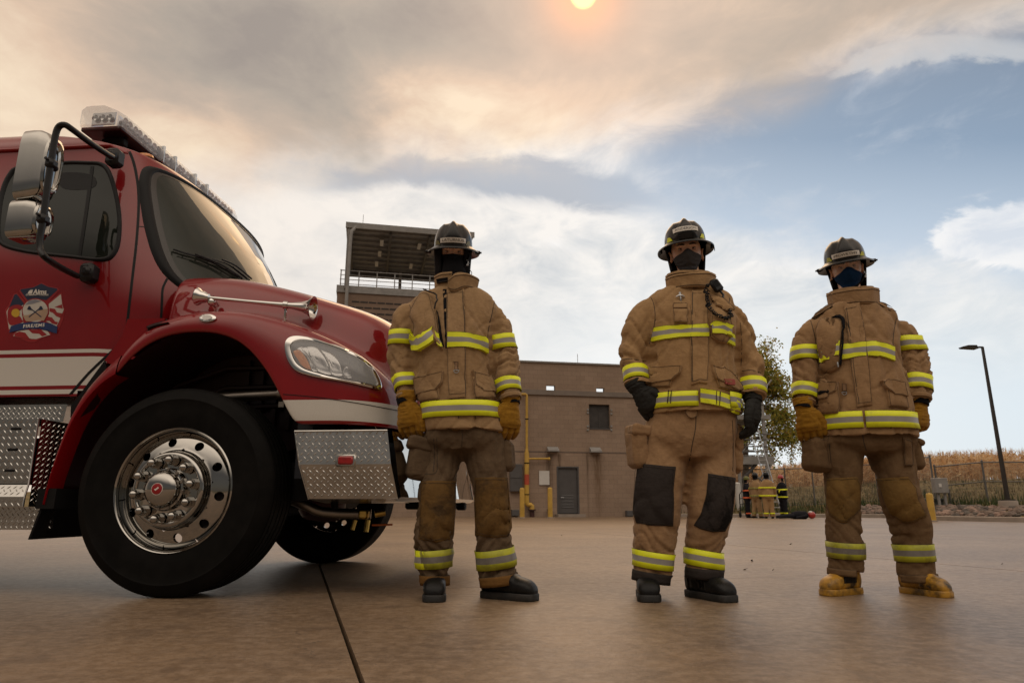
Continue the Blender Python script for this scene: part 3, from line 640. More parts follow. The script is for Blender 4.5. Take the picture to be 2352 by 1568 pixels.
# ---- lamp post ----
LPY=22.6; lp=aty(2321,1186,LPY); lp.z=tz(lp.x,LPY)-.05; LP=empty('lamp_post',lp,0,'tall dark lamp post on a round concrete base at the right edge','lamp post')
m_brz=M_('dark_bronze_paint',(.030,.025,.022),.45,.2,6)
zb=aty(2318,1149,LPY).z-lp.z; MB().lathe([(.27,0),(.27,zb-.03),(.25,zb),(.001,zb+.003)],(0,0,0),(0,0,1),28).build('concrete_base',m_concb,LP)
ztop=aty(2257,790,LPY).z-lp.z
MB().tube([(0,0,zb),(0,0,ztop*.5),(0,0,ztop-.1)],[.072,.060,.045],4,up=(1,1,0)).box((0,0,zb+.02),(.30,.30,.04)).build('pole',m_brz,LP,smooth=False)
MB().box((-.14,0,ztop-.11),(.30,.06,.05)).build('arm',m_brz,LP,smooth=False)
MB().poly([(-.26,-.13,ztop-.06),(-.22,-.13,ztop-.18),(-.70,-.13,ztop-.15),(-.74,-.13,ztop-.11),(-.55,-.13,ztop-.06)],(0,.26,0)).build('lamp_head',m_brz,LP,smooth=False)
# ---- electrical cabinets ----
CY=24.6
e0=aty(2163,1182,CY); e0.z=tz(e0.x,CY); EC=empty('electrical_cabinet',e0,0,'grey electrical cabinet raised on steel posts beside the yellow kerb bollard','cabinet')
def cab_(u0,v0,u1,v1,dp,nm,mt,par,dy=0):
    a=aty(u0,v1,CY+dy);b_=aty(u1,v0,CY+dy); return MB().box(((a.x+b_.x)/2,CY+dy+dp/2,(a.z+b_.z)/2),(b_.x-a.x,dp,b_.z-a.z),bev=.015).build(nm,mt,par,world=True,smooth=False)
c1=cab_(2151,1097,2176,1132,.25,'meter_box',m_gmet2,EC); a=aty(2160,1114,CY-.02); MB().box((a.x,CY-.01,a.z),(.09,.02,.12)).build('meter_window',m_whitep,c1,world=True,smooth=False)
for u in(2155,2170): a=aty(u,1130,CY+.1); MB().box((a.x,CY+.12,(a.z+.1)/2),(.07,.07,a.z)).build('post',m_gmet2,EC,world=True,smooth=False)
MB().cyl(Vector((a.x+.16,CY+.12,.1)),Vector((a.x+.16,CY+.12,a.z+.1)),.04,n=8).build('conduit',m_gmet,EC,world=True)
gb=aty(2148,1184,CY+.35); gb.z=tz(gb.x,CY+.35); GB=empty('transformer_box',gb,0,'low grey green utility box on the ground behind the kerb bollard','cabinet')
m_ggr=M_('grey_green_paint',(.075,.085,.075),.55,.15,4)
cab_(2130,1149,2167,1184,.6,'housing',m_ggr,GB,.35); a=aty(2127,1149,CY+.33);b_=aty(2170,1144,CY+.33); MB().box(((a.x+b_.x)/2,CY+.65,(a.z+b_.z)/2),(b_.x-a.x,.7,b_.z-a.z),bev=.01).build('lid',m_ggr,GB,world=True,smooth=False)
# ---- steel stair tower ----
SY=33.; sp0=aty(1735,1187,SY); ST=empty('steel_stair_tower',(sp0.x,SY,0),0,'grey steel training scaffold with platform behind the distant crew','scaffold')
def sv(u,v,dy=0): return aty(u,v,SY+dy)
for u,dy in((1772,0),(1772,2.4),(1706,0),(1706,2.4)):
    a=sv(u,1187,dy); a.z=.1; t=sv(u,872,dy); MB().box(((a.x),a.y,t.z/2),(.13,.13,t.z)).build('column',m_gmet2,ST,world=True,smooth=False)
xa,xb=sv(1700,1058).x,sv(1777,1058).x
for v0,v1 in((1050,1066),(955,963)):
    z0,z1=sv(1740,v1).z,sv(1740,v0).z
    for dy in(-.05,2.45): MB().box(((xa+xb)/2,SY+dy,(z0+z1)/2),(xb-xa,.08,z1-z0)).build('platform_beam',m_gmet2,ST,world=True,smooth=False)
    MB().box(((xa+xb)/2,SY+1.2,z1+.03),(xb-xa,2.5,.05)).build('platform_deck',m_gmet2,ST,world=True,smooth=False)
for v in(997,1009,1025,1037,915,930): 
    z=sv(1740,v).z; MB().cyl((xa,SY-.06,z),(xb,SY-.06,z),.03,n=6).build('guard_rail',m_galv2,ST,world=True); MB().cyl((xa,SY+2.46,z),(xb,SY+2.46,z),.03,n=6).build('guard_rail',m_galv2,ST,world=True)
for (u0,v0,u1,v1,dy,r) in((1691,1118,1738,1064,.1,.075),(1706,1066,1768,1120,2.3,.05),(1704,1038,1728,1010,.0,.03),(1768,1066,1745,1100,.3,.05),(1706,1187,1772,1066,2.4,.05),(1706,960,1772,872,0,.04)):
    MB().cyl(sv(u0,v0,dy),sv(u1,v1,dy),r,n=6).build('brace',m_gmet if r>.06 else m_gmet2,ST,world=True)
a=sv(1699,1187,-.6); t=sv(1699,1110,-.6); wc=empty('white_post',(a.x,a.y,0),0,'short white painted pipe post left of the distant crew','post'); MB().cyl((a.x,a.y,0),(a.x,a.y,t.z),.14,n=16).build('pipe',m_whitep,wc,world=True); MB().sphere((a.x,a.y,t.z),(.14,.14,.06),16,8).build('cap',m_whitep,wc,world=True)
# ladder leaning on it
def lad(u,v,Y): return aty(u,v,Y)
r0a,r0b=gnd(1776,1188.5),gnd(1799,1188.5); t0a,t0b=lad(1722,985,32.6),lad(1740,983,32.6)
r0a=gnd(1781,1187.6); r0b=gnd(1798,1187.6)
LD=empty('ladder',(r0a+r0b)/2,0,'long aluminium ladder leaning against the steel scaffold','ladder')
for a,b_ in((r0a,t0a),(r0b,t0b)): MB().tube([a,b_],.035,6,ry=[.02,.02]).build('rail',m_galv,LD,world=True)
for k in range(17): t=(k+.7)/17.5; MB().cyl(r0a.lerp(t0a,t),r0b.lerp(t0b,t),.018,n=6).build('rung',m_galv,LD,world=True)
# hand cart
a=gnd(1690,1187.5); a.y-=1; HC=empty('hand_cart',(a.x,a.y,0),0,'small black wheeled hand cart by the white pipe post','cart')
MB().tube([Vector((a.x-.12,a.y,.1)),Vector((a.x-.1,a.y,.9)),Vector((a.x,a.y,1.05)),Vector((a.x+.12,a.y,.9)),Vector((a.x+.1,a.y,.1))],.022,6).build('frame',m_blackp,HC,world=True)
for k in range(3): MB().cyl(Vector((a.x-.11,a.y,.3+k*.22)),Vector((a.x+.11,a.y,.34+k*.22)),.014,n=6).build('cross_bar',m_blackp,HC,world=True)
for s in(-1,1): MB().lathe([(.02,-.025),(.11,-.02),(.12,0),(.11,.02),(.02,.025)],(a.x+s*.13,a.y,.12),(1,0,0),16).build('wheel',m_rubber,HC,world=True)
# ---- tree ----
TYY=46.; tb=aty(1706,1100,TYY); tb.z=.8; TR=empty('autumn_tree',tb,0,'leafy tree with yellow brown autumn foliage behind the steel scaffold','tree')
rt=random.Random(21); bk=M_('tree_bark',(.07,.05,.038),.9,.3,6,.8,12,.03)
def tv(u,v,dy=0): return aty(u,v,TYY+dy)
trk=MB(); base=tb; p1=tv(1712,1010); p2=tv(1728,930,.3)
trk.tube([base,base.lerp(p1,.5)+Vector((.05,0,0)),p1,p2],[.26,.22,.18,.12],10)
ends=[]
def br(p,d,l,r,dep):
    q=p+d*l; mid=p.lerp(q,.5)+Vector((rt.uniform(-.1,.1)*l,rt.uniform(-.1,.1)*l,rt.uniform(0,.12)*l)); trk.tube([p,mid,q],[r,r*.8,r*.55],6)
    ends.append((mid,l)); ends.append((q,l))
    if dep>0:
        for k in range(3 if dep>1 else 2):
            nd=(d+Vector((rt.uniform(-.9,.9),rt.uniform(-.9,.9),rt.uniform(-.5,.6)))).normalized(); br(q,nd,l*rt.uniform(.55,.8),r*.55,dep-1)
for (s_,e_,r_) in((p1,tv(1800,1008,-.5),.10),(p1,tv(1836,1000,.4),.09),(p2,tv(1790,890,.2),.09),(p2,tv(1762,838,-.3),.08),(p2,tv(1800,905,.1),.08),(p2,tv(1778,865,.5),.07),(p2,tv(1815,965,.1),.07),(p2,tv(1750,820,.1),.06),(p2,tv(1735,850,.6),.07),(p1,tv(1690,930,.8),.09),(p2,tv(1800,950,.8),.08),(p1,tv(1680,1000,-.5),.08),(p2,tv(1700,860,.3),.08),(p1,tv(1775,970,-.8),.08)):
    d=(e_-s_); l=d.length; mid=s_.lerp(e_,.5)+Vector((0,0,.18)); trk.tube([s_,mid,e_],[r_,r_*.75,r_*.4],7); ends.append((mid,1.2)); ends.append((e_,1.))
    for k in range(4): t=rt.uniform(.45,1.); br(s_.lerp(e_,t),(d.normalized()*.5+Vector((rt.uniform(-.8,.8),rt.uniform(-.8,.8),rt.uniform(-.5,.8)))).normalized(),rt.uniform(.5,.9),.03,1)
trk.build('trunk',bk,TR,world=True)
lf=MB()
for (c,l) in ends:
    for k in range(rt.randint(30,52)):
        g=Vector((rt.gauss(0,.38),rt.gauss(0,.38),rt.gauss(0,.33))); p=c+g; s_=rt.uniform(.07,.125); a=Vector((rt.gauss(0,1),rt.gauss(0,1),rt.gauss(0,1))).normalized(); b_=a.cross(Vector((rt.gauss(0,1),rt.gauss(0,1),rt.gauss(0,1)))).normalized()
        lf.add([p-a*s_,p+b_*s_*.55,p+a*s_,p-b_*s_*.55],[(0,1,2,3)],rt.choice((0,0,0,1,1,2,3)))
# drooping sprays
for k in range(46):
    u=rt.uniform(1748,1848); v=rt.uniform(1000,1040); p=tv(u,v,rt.uniform(-.5,.5)); n_=rt.randint(6,16)
    for j in range(n_):
        q=p+Vector((rt.gauss(0,.08),rt.gauss(0,.1),-j*.07)); s_=rt.uniform(.05,.09); a=Vector((rt.gauss(0,.5),rt.gauss(0,.5),-1)).normalized(); b_=a.cross(Vector((rt.gauss(0,1),rt.gauss(0,1),.1))).normalized()
        lf.add([q-a*s_,q+b_*s_*.5,q+a*s_,q-b_*s_*.5],[(0,1,2,3)],rt.choice((0,1,2,3)))
def leafm(n_,c): 
    m,nt,b=NT(n_); setp(b,rough=.7,spec=.2); b.inputs['Base Color'].default_value=(*c,1)
    tl_=N(nt,'ShaderNodeBsdfTranslucent'); tl_.inputs[0].default_value=(*[min(1,x*1.3) for x in c],1); ms=N(nt,'ShaderNodeMixShader'); ms.inputs[0].default_value=.4; o_=nt.nodes['Material Output']
    nt.links.new(b.outputs[0],ms.inputs[1]); nt.links.new(tl_.outputs[0],ms.inputs[2]); nt.links.new(ms.outputs[0],o_.inputs[0]); return m
lf.build('crown',[leafm('leaf_olive',(.24,.24,.05)),leafm('leaf_yellow',(.46,.36,.07)),leafm('leaf_brown',(.32,.19,.06)),leafm('leaf_green',(.17,.21,.05))],TR,world=True,smooth=False,recalc=False)
# ---- dead leaves and grit on the pavement ----
dl=M_('dead_leaf',(.055,.042,.022),.9,.3)
rl_=random.Random(3)
for i,(u,v,s_) in enumerate(((1727,1289,.030),(1712,1309,.022),(1816,1250,.022),(1776,1310,.012),(2302,1296,.018),(1670,1335,.010),(1290,1230,.012))):
    p=gnd(u,v); a=rl_.uniform(0,6); q=MB().add([Vector((math.cos(a)*s_,math.sin(a)*s_,.004)),Vector((-math.sin(a)*s_*.3,math.cos(a)*s_*.3,.012)),Vector((-math.cos(a)*s_,-math.sin(a)*s_,.006+s_*.5)),Vector((math.sin(a)*s_*.3,-math.cos(a)*s_*.3,.003)),Vector((0,0,.002))],[(0,1,2,3),(0,3,4),(0,4,1)])
    o=q.build('dead_leaf',dl,smooth=False); o.location=p; tag(o,'curled dead leaf lying on the concrete',('leaf'),'dead leaves scattered on the concrete')
# ================= FIRE TRUCK =================
TY=R(-5); TP=Vector((-1.67,3.47,0))
truck=empty('fire_truck',TP,TY,'dark red fire truck with white stripes, chrome wheels and roof light bar','fire truck')
TM=FR['fire_truck']; TI=TM.inverted()
CAMP=Vector((0,0,CH))
def tl(u,v,yl):
    """pixel -> truck-local point on the plane y=yl"""
    o=TI@CAMP; d=TI.to_3x3()@ray(u,v); t=(yl-o.y)/d.y; return o+d*t
def bvh_of(mb,world=True):
    vs=[TM@Vector(p) for p in mb.v] if world else [Vector(p) for p in mb.v]
    return BVHTree.FromPolygons(vs,mb.f)
def castpx(bvh,mx=None):
    def f(p):
        d=ray(*p).normalized(); h=bvh.ray_cast(CAMP,d)
        if h[0] is None: return None
        n=h[1]; n=-n if n.dot(d)>0 else n
        return h[0],n
    return f
def smooth_outline(pts,k=4):
    n=len(pts); out=[]
    for i in range(n):
        p0,p1,p2,p3=[Vector(pts[(i+j-1)%n]) for j in range(4)]
        for s in range(k):
            t=s/k; out.append(.5*((2*p1)+(p2-p0)*t+(2*p0-5*p1+4*p2-p3)*t*t+(3*p1-p0-3*p2+p3)*t**3))
    return out
def rings(outline,scales):
    c=sum(outline,Vector((0,0)))/len(outline); return [[c+(p-c)*s for p in outline] for s in scales]
def drape_ring(mb,rs,cast,offs,mi=0,fill=False,fb=None):
    P=[]; last=None
    for r,o in zip(rs,offs):
        row=[]
        for p in r:
            h=cast(p)
            if h is None: h=last
            if h is None: continue
            last=h; row.append(h[0]+h[1]*o)
        P.append(row)
    m=min(len(r) for r in P); P=[r[:m] for r in P]
    mb.grid(P,cv=True,mi=mi)
    if fill: mb.f.append(tuple(range(len(mb.v)-m,len(mb.v)))); mb.m.append(mi); mb.uv.append(None)
    return mb
def drape_fill(outline,cast,off,edge=0.0,n=7,mi=0,mb=None):
    mb=mb or MB(); sc=[1,1]+[1-(i+1)/n*.97 for i in range(n)]
    return drape_ring(mb,rings(outline,sc),cast,[off-edge,off]+[off]*n,mi,True)
def drape_strip(path,w,cast,off,mi=0,mb=None):
    """thin strip along a pixel path"""
    mb=mb or MB(); pts=[Vector(p) for p in path]; P=[]
    for i,p in enumerate(pts):
        t=(pts[min(i+1,len(pts)-1)]-pts[max(i-1,0)]).normalized(); nrm=Vector((-t.y,t.x))
        row=[]
        for s,o in((-.5,-.004),(-.42,off),(.42,off),(.5,-.004)):
            h=cast(p+nrm*w*s)
            if h is None: break
            row.append(h[0]+h[1]*o)
        if len(row)==4: P.append(row)
    if len(P)>1: mb.grid(P)
    return mb
def dens(path,k=6):
    out=[];n=len(path)
    for i in range(n-1):
        p0=Vector(path[max(i-1,0)]);p1=Vector(path[i]);p2=Vector(path[i+1]);p3=Vector(path[min(i+2,n-1)])
        for s in range(k):
            t=s/k; out.append(.5*((2*p1)+(p2-p0)*t+(2*p0-5*p1+4*p2-p3)*t*t+(3*p1-p0-3*p2+p3)*t**3))
    out.append(Vector(path[-1])); return out
# ---- cab shell: stacked plan outlines ----
NB=3.0; BW=.30
def cab_pars(z):
    ys=.18+.085*float(sstep(1.75,2.6,z)); xg=-.47+(1.84-z)*.27 if z>1.62 else -.41
    bow=interp(z,[1.0,1.6,1.96,2.2,2.4,2.56,2.7],[.40,.42,.33,.24,.12,.02,.0])
    xp=xg-.218-.274*bow; iny=inx=0.
    if z>2.58:
        t=min(1,(z-2.60)/.20); t=max(t,0); k=1-math.sqrt(max(0,1-t*t)); iny=.30*k; inx=float(np.interp(z,[2.57,2.60,2.62,2.65,2.68,2.72,2.76,2.80],[.0,.035,.08,.17,.28,.43,.64,.94]))
    return ys+iny,xp-inx,bow
def cab_front_x(y,z):
    ys,xp,bow=cab_pars(z); t=min(1,abs((y-1.2)/(1.2-ys))); return xp+BW*(1-t**NB)**(1/NB)+bow*(1-t*t)
def cab_row(z):
    ys,xp,bow=cab_pars(z); row=[]
    for i in range(24): row.append((-3.0+(xp+3.0)*(1-(1-i/24)**2.2),ys,z))
    for i in range(21):
        f=PI/2*i/20; t=math.cos(f)**(2/NB); row.append((xp+BW*math.sin(f)**(2/NB)+bow*(1-t*t),1.2-(1.2-ys)*t,z))
    return row+[(x,2.4-y,z) for x,y,z in row[:-1][::-1]]
zs=[1.02,1.05]+[1.10+.035*i for i in range(13)]+[1.56+.08*i for i in range(13)]+[2.56,2.58,2.6,2.615,2.635,2.66,2.69,2.72,2.75,2.775,2.79,2.798,2.80]
cab=MB(); cab.grid([cab_row(z) for z in zs])
r=cab_row(2.80); cab.add([(x,y,2.8+.03*(1-abs(y-1.2))) for x,y,z in r],[tuple(range(len(r)))])
r=cab_row(1.02); cab.add(r,[tuple(range(len(r)))[::-1]])
cabB=bvh_of(cab); cpx=castpx(cabB)
kf=[]
for f in cab.f:
    if len(f)>4: kf.append(f); continue
    fx,fy,fz=[sum(cab.v[i][k] for i in f)/4 for k in range(3)]
    if (fy<.5 or fy>1.9) and fx>-.76 and fz<1.30+(fx+.52)*1.35 and fz<1.42: continue
    if fx>-.40 and fz<1.42: continue
    kf.append(f)
cab.f=kf; cab.m=[0]*len(kf); cab.uv=[None]*len(kf)
cab.build('cab',m_cab,truck,ang=50)
# roof drip rail
for sd_ in(0,1):
    pr=[(-3,.25,2.60)]+[(x,y-.006,z) for x,y,z in cab_row(2.59)[3:27]]+[(x-.01,y-.004,z-.02) for x,y,z in cab_row(2.575)[28:30]]
    if sd_: pr=[(x,2.4-y,z) for x,y,z in pr]
    MB().tube(pr,.011,8).build('drip_rail',m_red,truck)
# cab rear bulkhead and equipment body further back (outside the frame, throws the shadow)
bd=MB().box((-4.9,1.22,1.75),(3.7,2.36,2.0),bev=.03); bd.box((-4.9,1.22,.72),(3.6,2.2,.3),bev=.01); bd.build('equipment_body',m_red,truck)
# ---- side window ----
wo=[(-9,540),(-8,495),(0,445),(17,403),(46,381),(147,371),(202,371),(236,374),(254,392),(269,437),(279,495),(278,550),(267,584),(240,601),(168,594),(63,582),(5,566)]
wo=smooth_outline(wo,5); rr=rings(wo,[1.0,.99,.975,.955,.935,.92])
sw=drape_ring(MB(),rr,cpx,[0,.010,.014,.014,.010,0]); sw=sw.build('side_window',m_rubber,truck,world=True)
drape_fill(rings(wo,[.93])[0],cpx,.003).build('glass',m_glass,sw,world=True)
drape_strip(dens([(213,383),(200,480),(183,592)],6),9,cpx,.006).build('divider',m_rubber,sw,world=True)
# inside: sun visor and seat back shapes behind the glass read as darker panels
drape_fill(smooth_outline([(135,400),(180,397),(215,405),(222,425),(200,436),(150,435),(136,420)]),cpx,.0045,n=3).build('sun_visor',m_rubber,sw,world=True)
# ---- windshield (outlined in the front view of the cab) ----
def castyz(p):
    o=TM@Vector((3,p[0],p[1])); d=(TM.to_3x3()@Vector((-1,0,0))).normalized(); h=cabB.ray_cast(o,d)
    if h[0] is None: return None
    n=h[1]; n=-n if n.dot(d)>0 else n
    return h[0],n
half=[(1.2,1.62),(.95,1.62),(.72,1.63),(.50,1.665),(.385,1.74),(.335,1.86),(.325,2.05),(.335,2.25),(.35,2.40),(.385,2.49),(.47,2.525),(.70,2.548),(.95,2.557)]
wso=smooth_outline(half+[(1.2,2.56)]+[(2.4-y,z) for y,z in half[1:][::-1]],5)
ws=drape_ring(MB(),rings(wso,[1.015,1.0,.985,.965,.95]),castyz,[0,.012,.016,.012,0]).build('windshield',m_rubber,truck,world=True)
drape_ring(MB(),rings(wso,[.955]+[.955*(1-i/14) for i in range(1,14)]),castyz,[.004]*14,0,True).build('glass',m_wind,ws,world=True)
drape_ring(MB(),rings(wso,[.958,.94,.925]),castyz,[.0052,.0055,.0052]).build('frit_band',M_('glass_frit',(.03,.025,.022),.25,.1),ws,world=True)
# wipers
def wpt(y,z,off):
    h=castyz((y,z)); return h[0]+h[1]*off
def gp(u,v,off):
    h=cpx((u,v)); return h[0]+h[1]*off
for pth,armp in(([(396,576),(420,584),(450,592),(480,604),(510,620),(530,632),(541,640)],[(440,592),(490,612),(520,630),(545,646)]),([(452,588),(478,597),(505,604),(525,614),(548,632),(562,643)],[(500,604),(530,618),(566,648)])):
    w_=MB(); P=[gp(u,v,.018) for u,v in dens(pth,3)]
    w_.tube(P,.0055,6); w_.tube([gp(u+3,v+5,.03) for u,v in dens(pth,2)[1:-1]],.0035,6)
    w_.tube([gp(u,v,.045) for u,v in dens(armp,3)],.006,6)
    for u,v in dens(pth,1)[::1]: w_.tube([gp(u,v,.016),gp(u+3,v+5,.034)],.004,5)
    w_.build('wiper',m_blackp,truck,world=True)
# ---- door seam and lower cowl seams ----
gap=dens([(270,324),(290,338),(303,362),(312,395),(318,440),(318,490),(313,560),(305,630),(297,700),(291,750),(284,777),(262,802),(205,856),(160,908)],6)
drape_strip(gap,7,cpx,.002).build('door_seam',m_rubber,truck,world=True)
drape_strip(dens([(0,912),(80,911),(160,908)],5),5,cpx,.003).build('door_sill',m_dark,truck,world=True)
drape_strip(dens([(318,520),(335,522),(348,527)],4),2,cpx,.001).build('cowl_seam',m_rubber,truck,world=True)
# ---- emblem on the door ----
def ec(x,y): return (x/2.53*.57422,(1080+y/2.53)*.57422)
def E_(pts,sm=0): 
    q=[Vector(ec(*p)) for p in pts]; return smooth_outline(q,sm) if sm else q
def dec(pts,off,name,mat,par,sm=0,n=4):
    o=E_(pts,sm); 
    if not sm: # densify straight edges
        o=[o[i].lerp(o[(i+1)%len(o)],t/4) for i in range(len(o)) for t in range(4)]
    return drape_fill(o,cpx,off,0,n).build(name,mat,par,world=True,smooth=False,recalc=True)
em=dec([(425,128),(500,165),(592,183),(600,205),(500,315),(625,228),(640,350),(658,400),(640,500),(580,640),(510,610),(520,655),(430,685),(350,728),(290,728),(200,688),(130,672),(125,655),(180,600),(95,632),(60,480),(52,400),(85,360),(140,240),(175,232),(270,330),(195,215),(205,192),(330,172)],.0012,'door_emblem',m_decr,truck)
dec([(420,137),(495,172),(580,188),(585,203),(470,305),(380,290),(290,318),(207,205),(215,195),(340,176)],.002,'top_panel',m_navy,em)
dec([(150,250),(172,243),(250,350),(235,400),(225,450),(240,540),(130,580),(95,600),(75,480),(68,420),(100,370)],.002,'left_panel',m_decw,em)
dec([(150,250),(172,243),(250,345),(200,372),(120,365),(80,420),(100,370)],.0027,'blue_field',m_navy,em)
dec([(90,395),(130,360),(190,352),(235,375),(215,400),(165,395),(122,430),(130,470),(170,480),(205,470),(225,500),(230,530),(120,560),(85,520),(80,440)],.003,'red_ring',m_decr,em,3)
dec([(165,393),(195,405),(205,435),(195,465),(163,478),(130,462),(120,435),(133,405)],.0036,'gold_disc',m_decy,em,3)
dec([(618,245),(632,350),(648,400),(600,520),(575,570),(470,520),(500,440),(495,345)],.002,'right_panel',m_decw,em)
for k,(a) in enumerate([[(555,375),(630,348),(640,392)],[(505,385),(560,395),(580,430),(640,440),(615,485),(575,470),(540,435),(505,420)],[(480,470),(530,480),(560,520),(590,528),(578,555),(530,540),(500,510),(468,515)]]):
    dec(a,.0027,'red_stripe',m_decr,em)
dec([(190,615),(330,600),(480,610),(510,655),(425,680),(370,698),(300,695),(200,680),(140,668),(150,640)],.002,'lower_panel',m_decw,em)
for a in([(150,640),(200,622),(260,635),(300,690),(330,700),(250,690),(150,668)],[(290,602),(420,605),(480,655),(430,672),(400,645),(330,640)]): dec(a,.0027,'red_stripe',m_decr,em)
cc=[(362+138*math.cos(a),412+125*math.sin(a)) for a in [2*PI*i/28 for i in range(28)]]
dec(cc,.0032,'centre_ring',m_decr,em)
cc=[(362+128*math.cos(a),412+115*math.sin(a)) for a in [2*PI*i/28 for i in range(28)]]
dec(cc,.0038,'centre_disc',m_decw,em)
dec([(262,355),(300,310),(362,299),(430,318),(400,325),(330,345)],.0044,'mountain',m_decg,em)
dec([(235,460),(290,455),(330,440),(370,430),(430,400),(489,395),(485,450),(450,515),(400,505),(330,520),(270,520)],.0044,'foothill',m_dectan,em)
for s in(1,-1):
    dec([(362-s*68-0,475),(362+s*45,385),(362+s*50,366),(362+s*66,368),(362+s*82,400),(362+s*62,405),(362+s*52,392),(362-s*58,480)],.0052,'axe',m_navy,em)
dec([(100,632),(115,570),(190,545),(330,525),(450,530),(520,542),(588,575),(580,642),(505,608),(420,595),(300,595),(180,612)],.0046,'banner',m_decb,em)
def etext(t,cx,cy,h,M2,par,sx=1.,rot=0.,bold=.0,space=1.):
    p=cpx(ec(cx,cy)); pr_=cpx(ec(cx+60,cy-60*math.tan(rot))); pu=cpx(ec(cx,cy-40))
    xa=(pr_[0]-p[0]).normalized(); n=p[1]; ya=n.cross(xa)*-1; ya=ya if ya.z>0 else -ya
    za=xa.cross(ya); M=Matrix.Translation(p[0]+n*.0055)@Matrix((xa,ya,za)).transposed().to_4x4()
    return text_mesh('lettering',t,h,M,M2,par,.0004,bold=bold,sx=sx,space=space)
etext('Aims',412,224,.040,m_lettw,em,1.0,bold=.0011)
etext('COMMUNITY COLLEGE',383,254,.0125,m_lettw,em,1.05,bold=.0002)
etext('FIRE/EMS',350,566,.027,m_lettw,em,1.1,R(4),bold=.0006,space=1.15)
for k in range(3): dec([(285+k*14,243),(300+k*12,215),(325+k*8,198),(312+k*12,222),(300+k*14,243)],.0052,'swoosh',m_lettw,em)
# ---- hood and fenders ----
LXs=[-.40,-.33,-.25,-.15,-.03,.10,.21,.31,.41,.48,.535,.585,.63,1.3]
LZs=[1.10,1.19,1.255,1.30,1.318,1.312,1.28,1.215,1.105,1.00,.905,.835,.828,.828]
CXs=[-.42,-.37,-.30,-.235,-.12,.0,.12,.25,.447,.642,.80,.90,.98,1.05,1.10,1.15,1.2]
CZs=[1.19,1.27,1.345,1.395,1.435,1.455,1.458,1.447,1.40,1.325,1.25,1.185,1.11,1.03,.98,.95,.94]
TXs=[-.5,-.33,0,.3,.585,.85,.97,1.06,1.12,1.16,1.2]
TZs=[1.80,1.79,1.765,1.695,1.61,1.52,1.45,1.36,1.25,1.14,1.05]
def hood_row(xi,t=None):
    """one section; t: quarter angle round the nose"""
    x=xi
    if t is not None: x=.70+.46*math.sin(t)**(2/2.6)
    zl=interp(x,LXs,LZs); zc=interp(x,CXs,CZs); zt=interp(x,TXs,TZs); zt=max(zt,zc+.03)
    fade=float(sstep(.75,1.12,x))
    hs=.10+.0*x
    pts=[(.012,zl-.0),(0,zl+.008),(-.002,zl+.03*1),(.0,zl+(zc-zl)*.45),(.012,zl+(zc-zl)*.72),(.045,zl+(zc-zl)*.91),(.09,zc-.004),(.135,zc),(.175,zc-.006),(.205,zc+.012),(.225,zc+.05),(.245,zc+(zt-zc)*.45),(.275,zc+(zt-zc)*.72),(.34,zc+(zt-zc)*.90),(.45,zc+(zt-zc)*.98),(.62,zt+.014),(.85,zt+.03),(1.03,zt+.036),(1.2,zt+.038)]
    if t is None: row=[(x,y,z) for y,z in pts]
    else:
        k=math.cos(t)**(2/2.6); row=[(x,1.2-(1.2-y)*k,z) for y,z in pts]
    return row+[(x,2.4-y,z) for x,y,z in row[:-1][::-1]]
rows=[hood_row(-.40+.035*i) for i in range(31)]+[hood_row(.7),]+[hood_row(0,PI/2*(i/22)) for i in range(1,22)]+[hood_row(0,PI/2*.9999)]
# rows before .70 only
rows=[hood_row(-.40+1.10*i/34) for i in range(35)]+[hood_row(0,PI/2*(i/22)) for i in range(1,22)]+[hood_row(0,PI/2*.9999)]
hood=MB(); 
nv=len(rows[0]); half_i=nv//2
hood.grid(rows)
# behind the cowl line only the fender wing continues: drop hood-top faces with x<-.31
keepf=[];
for f in hood.f:
    cx_=sum(hood.v[i][0] for i in f)/4; cy_=sum(hood.v[i][1] for i in f)/4
    if cx_<-.30 and .2<cy_<2.2: continue
    keepf.append(f)
hood.f=keepf; hood.m=[0]*len(keepf); hood.uv=[None]*len(keepf)
ho=hood.build('hood',m_hood,truck,ang=180,sub=1)
md=ho.modifiers.new('sol','SOLIDIFY'); md.thickness=.012; md.offset=-1; md.use_even_offset=False
ho.modifiers.move(1,0)
hoodB=bvh_of(hood); hpx=castpx(hoodB)
# rear part of the wheel arch flare
def flare(side):
    inn=[(-.69,.44),(-.675,.56),(-.645,.70),(-.605,.84),(-.545,.96),(-.47,1.05),(-.40,1.10)]
    oux=[(-.70,.44),(-.69,.56),(-.67,.70),(-.635,.86),(-.575,1.0),(-.495,1.11),(-.40,1.205)]
    P=[]
    for (a,b_),(c_,d_) in zip(dens(inn,4),dens(oux,4)):
        P.append([(a+.006,.10,b_),(a,.015,b_-.002),(a-.004,0,b_+.004),((a+c_)/2,.0,(b_+d_)/2),(c_,.02,d_),(c_-.004,.06,d_+.002),(c_-.006,.2,d_)])
    if side: P=[[(x,2.4-y,z) for x,y,z in r] for r in P]
    return MB().grid(P)
for s in(0,1): flare(s).build('wheel_arch_flare',m_red,truck,ang=60)
for s in(0,1):
    y0=.172 if not s else 2.228
    k1=MB().poly([(-.50,y0,1.45),(-.515,y0,1.36),(-.56,y0,1.28),(-.60,y0,1.215),(-.47,y0,1.14),(-.40,y0,1.205),(-.34,y0,1.28),(-.28,y0,1.34),(-.28,y0,1.45)],(0,.01,0)); k1.build('kick_panel',m_red,truck,smooth=False)
    k1=MB().poly([(-.60,y0,1.215),(-.66,y0,1.12),(-.757,y0,.96),(-.75,y0,.90),(-.69,y0,.90),(-.645,y0,1.0),(-.56,y0,1.12)],(0,.01,0)); k1.build('dark_gap_fill',m_dark,truck,smooth=False)  # black sheet coloured as the shade in the open gap below the door
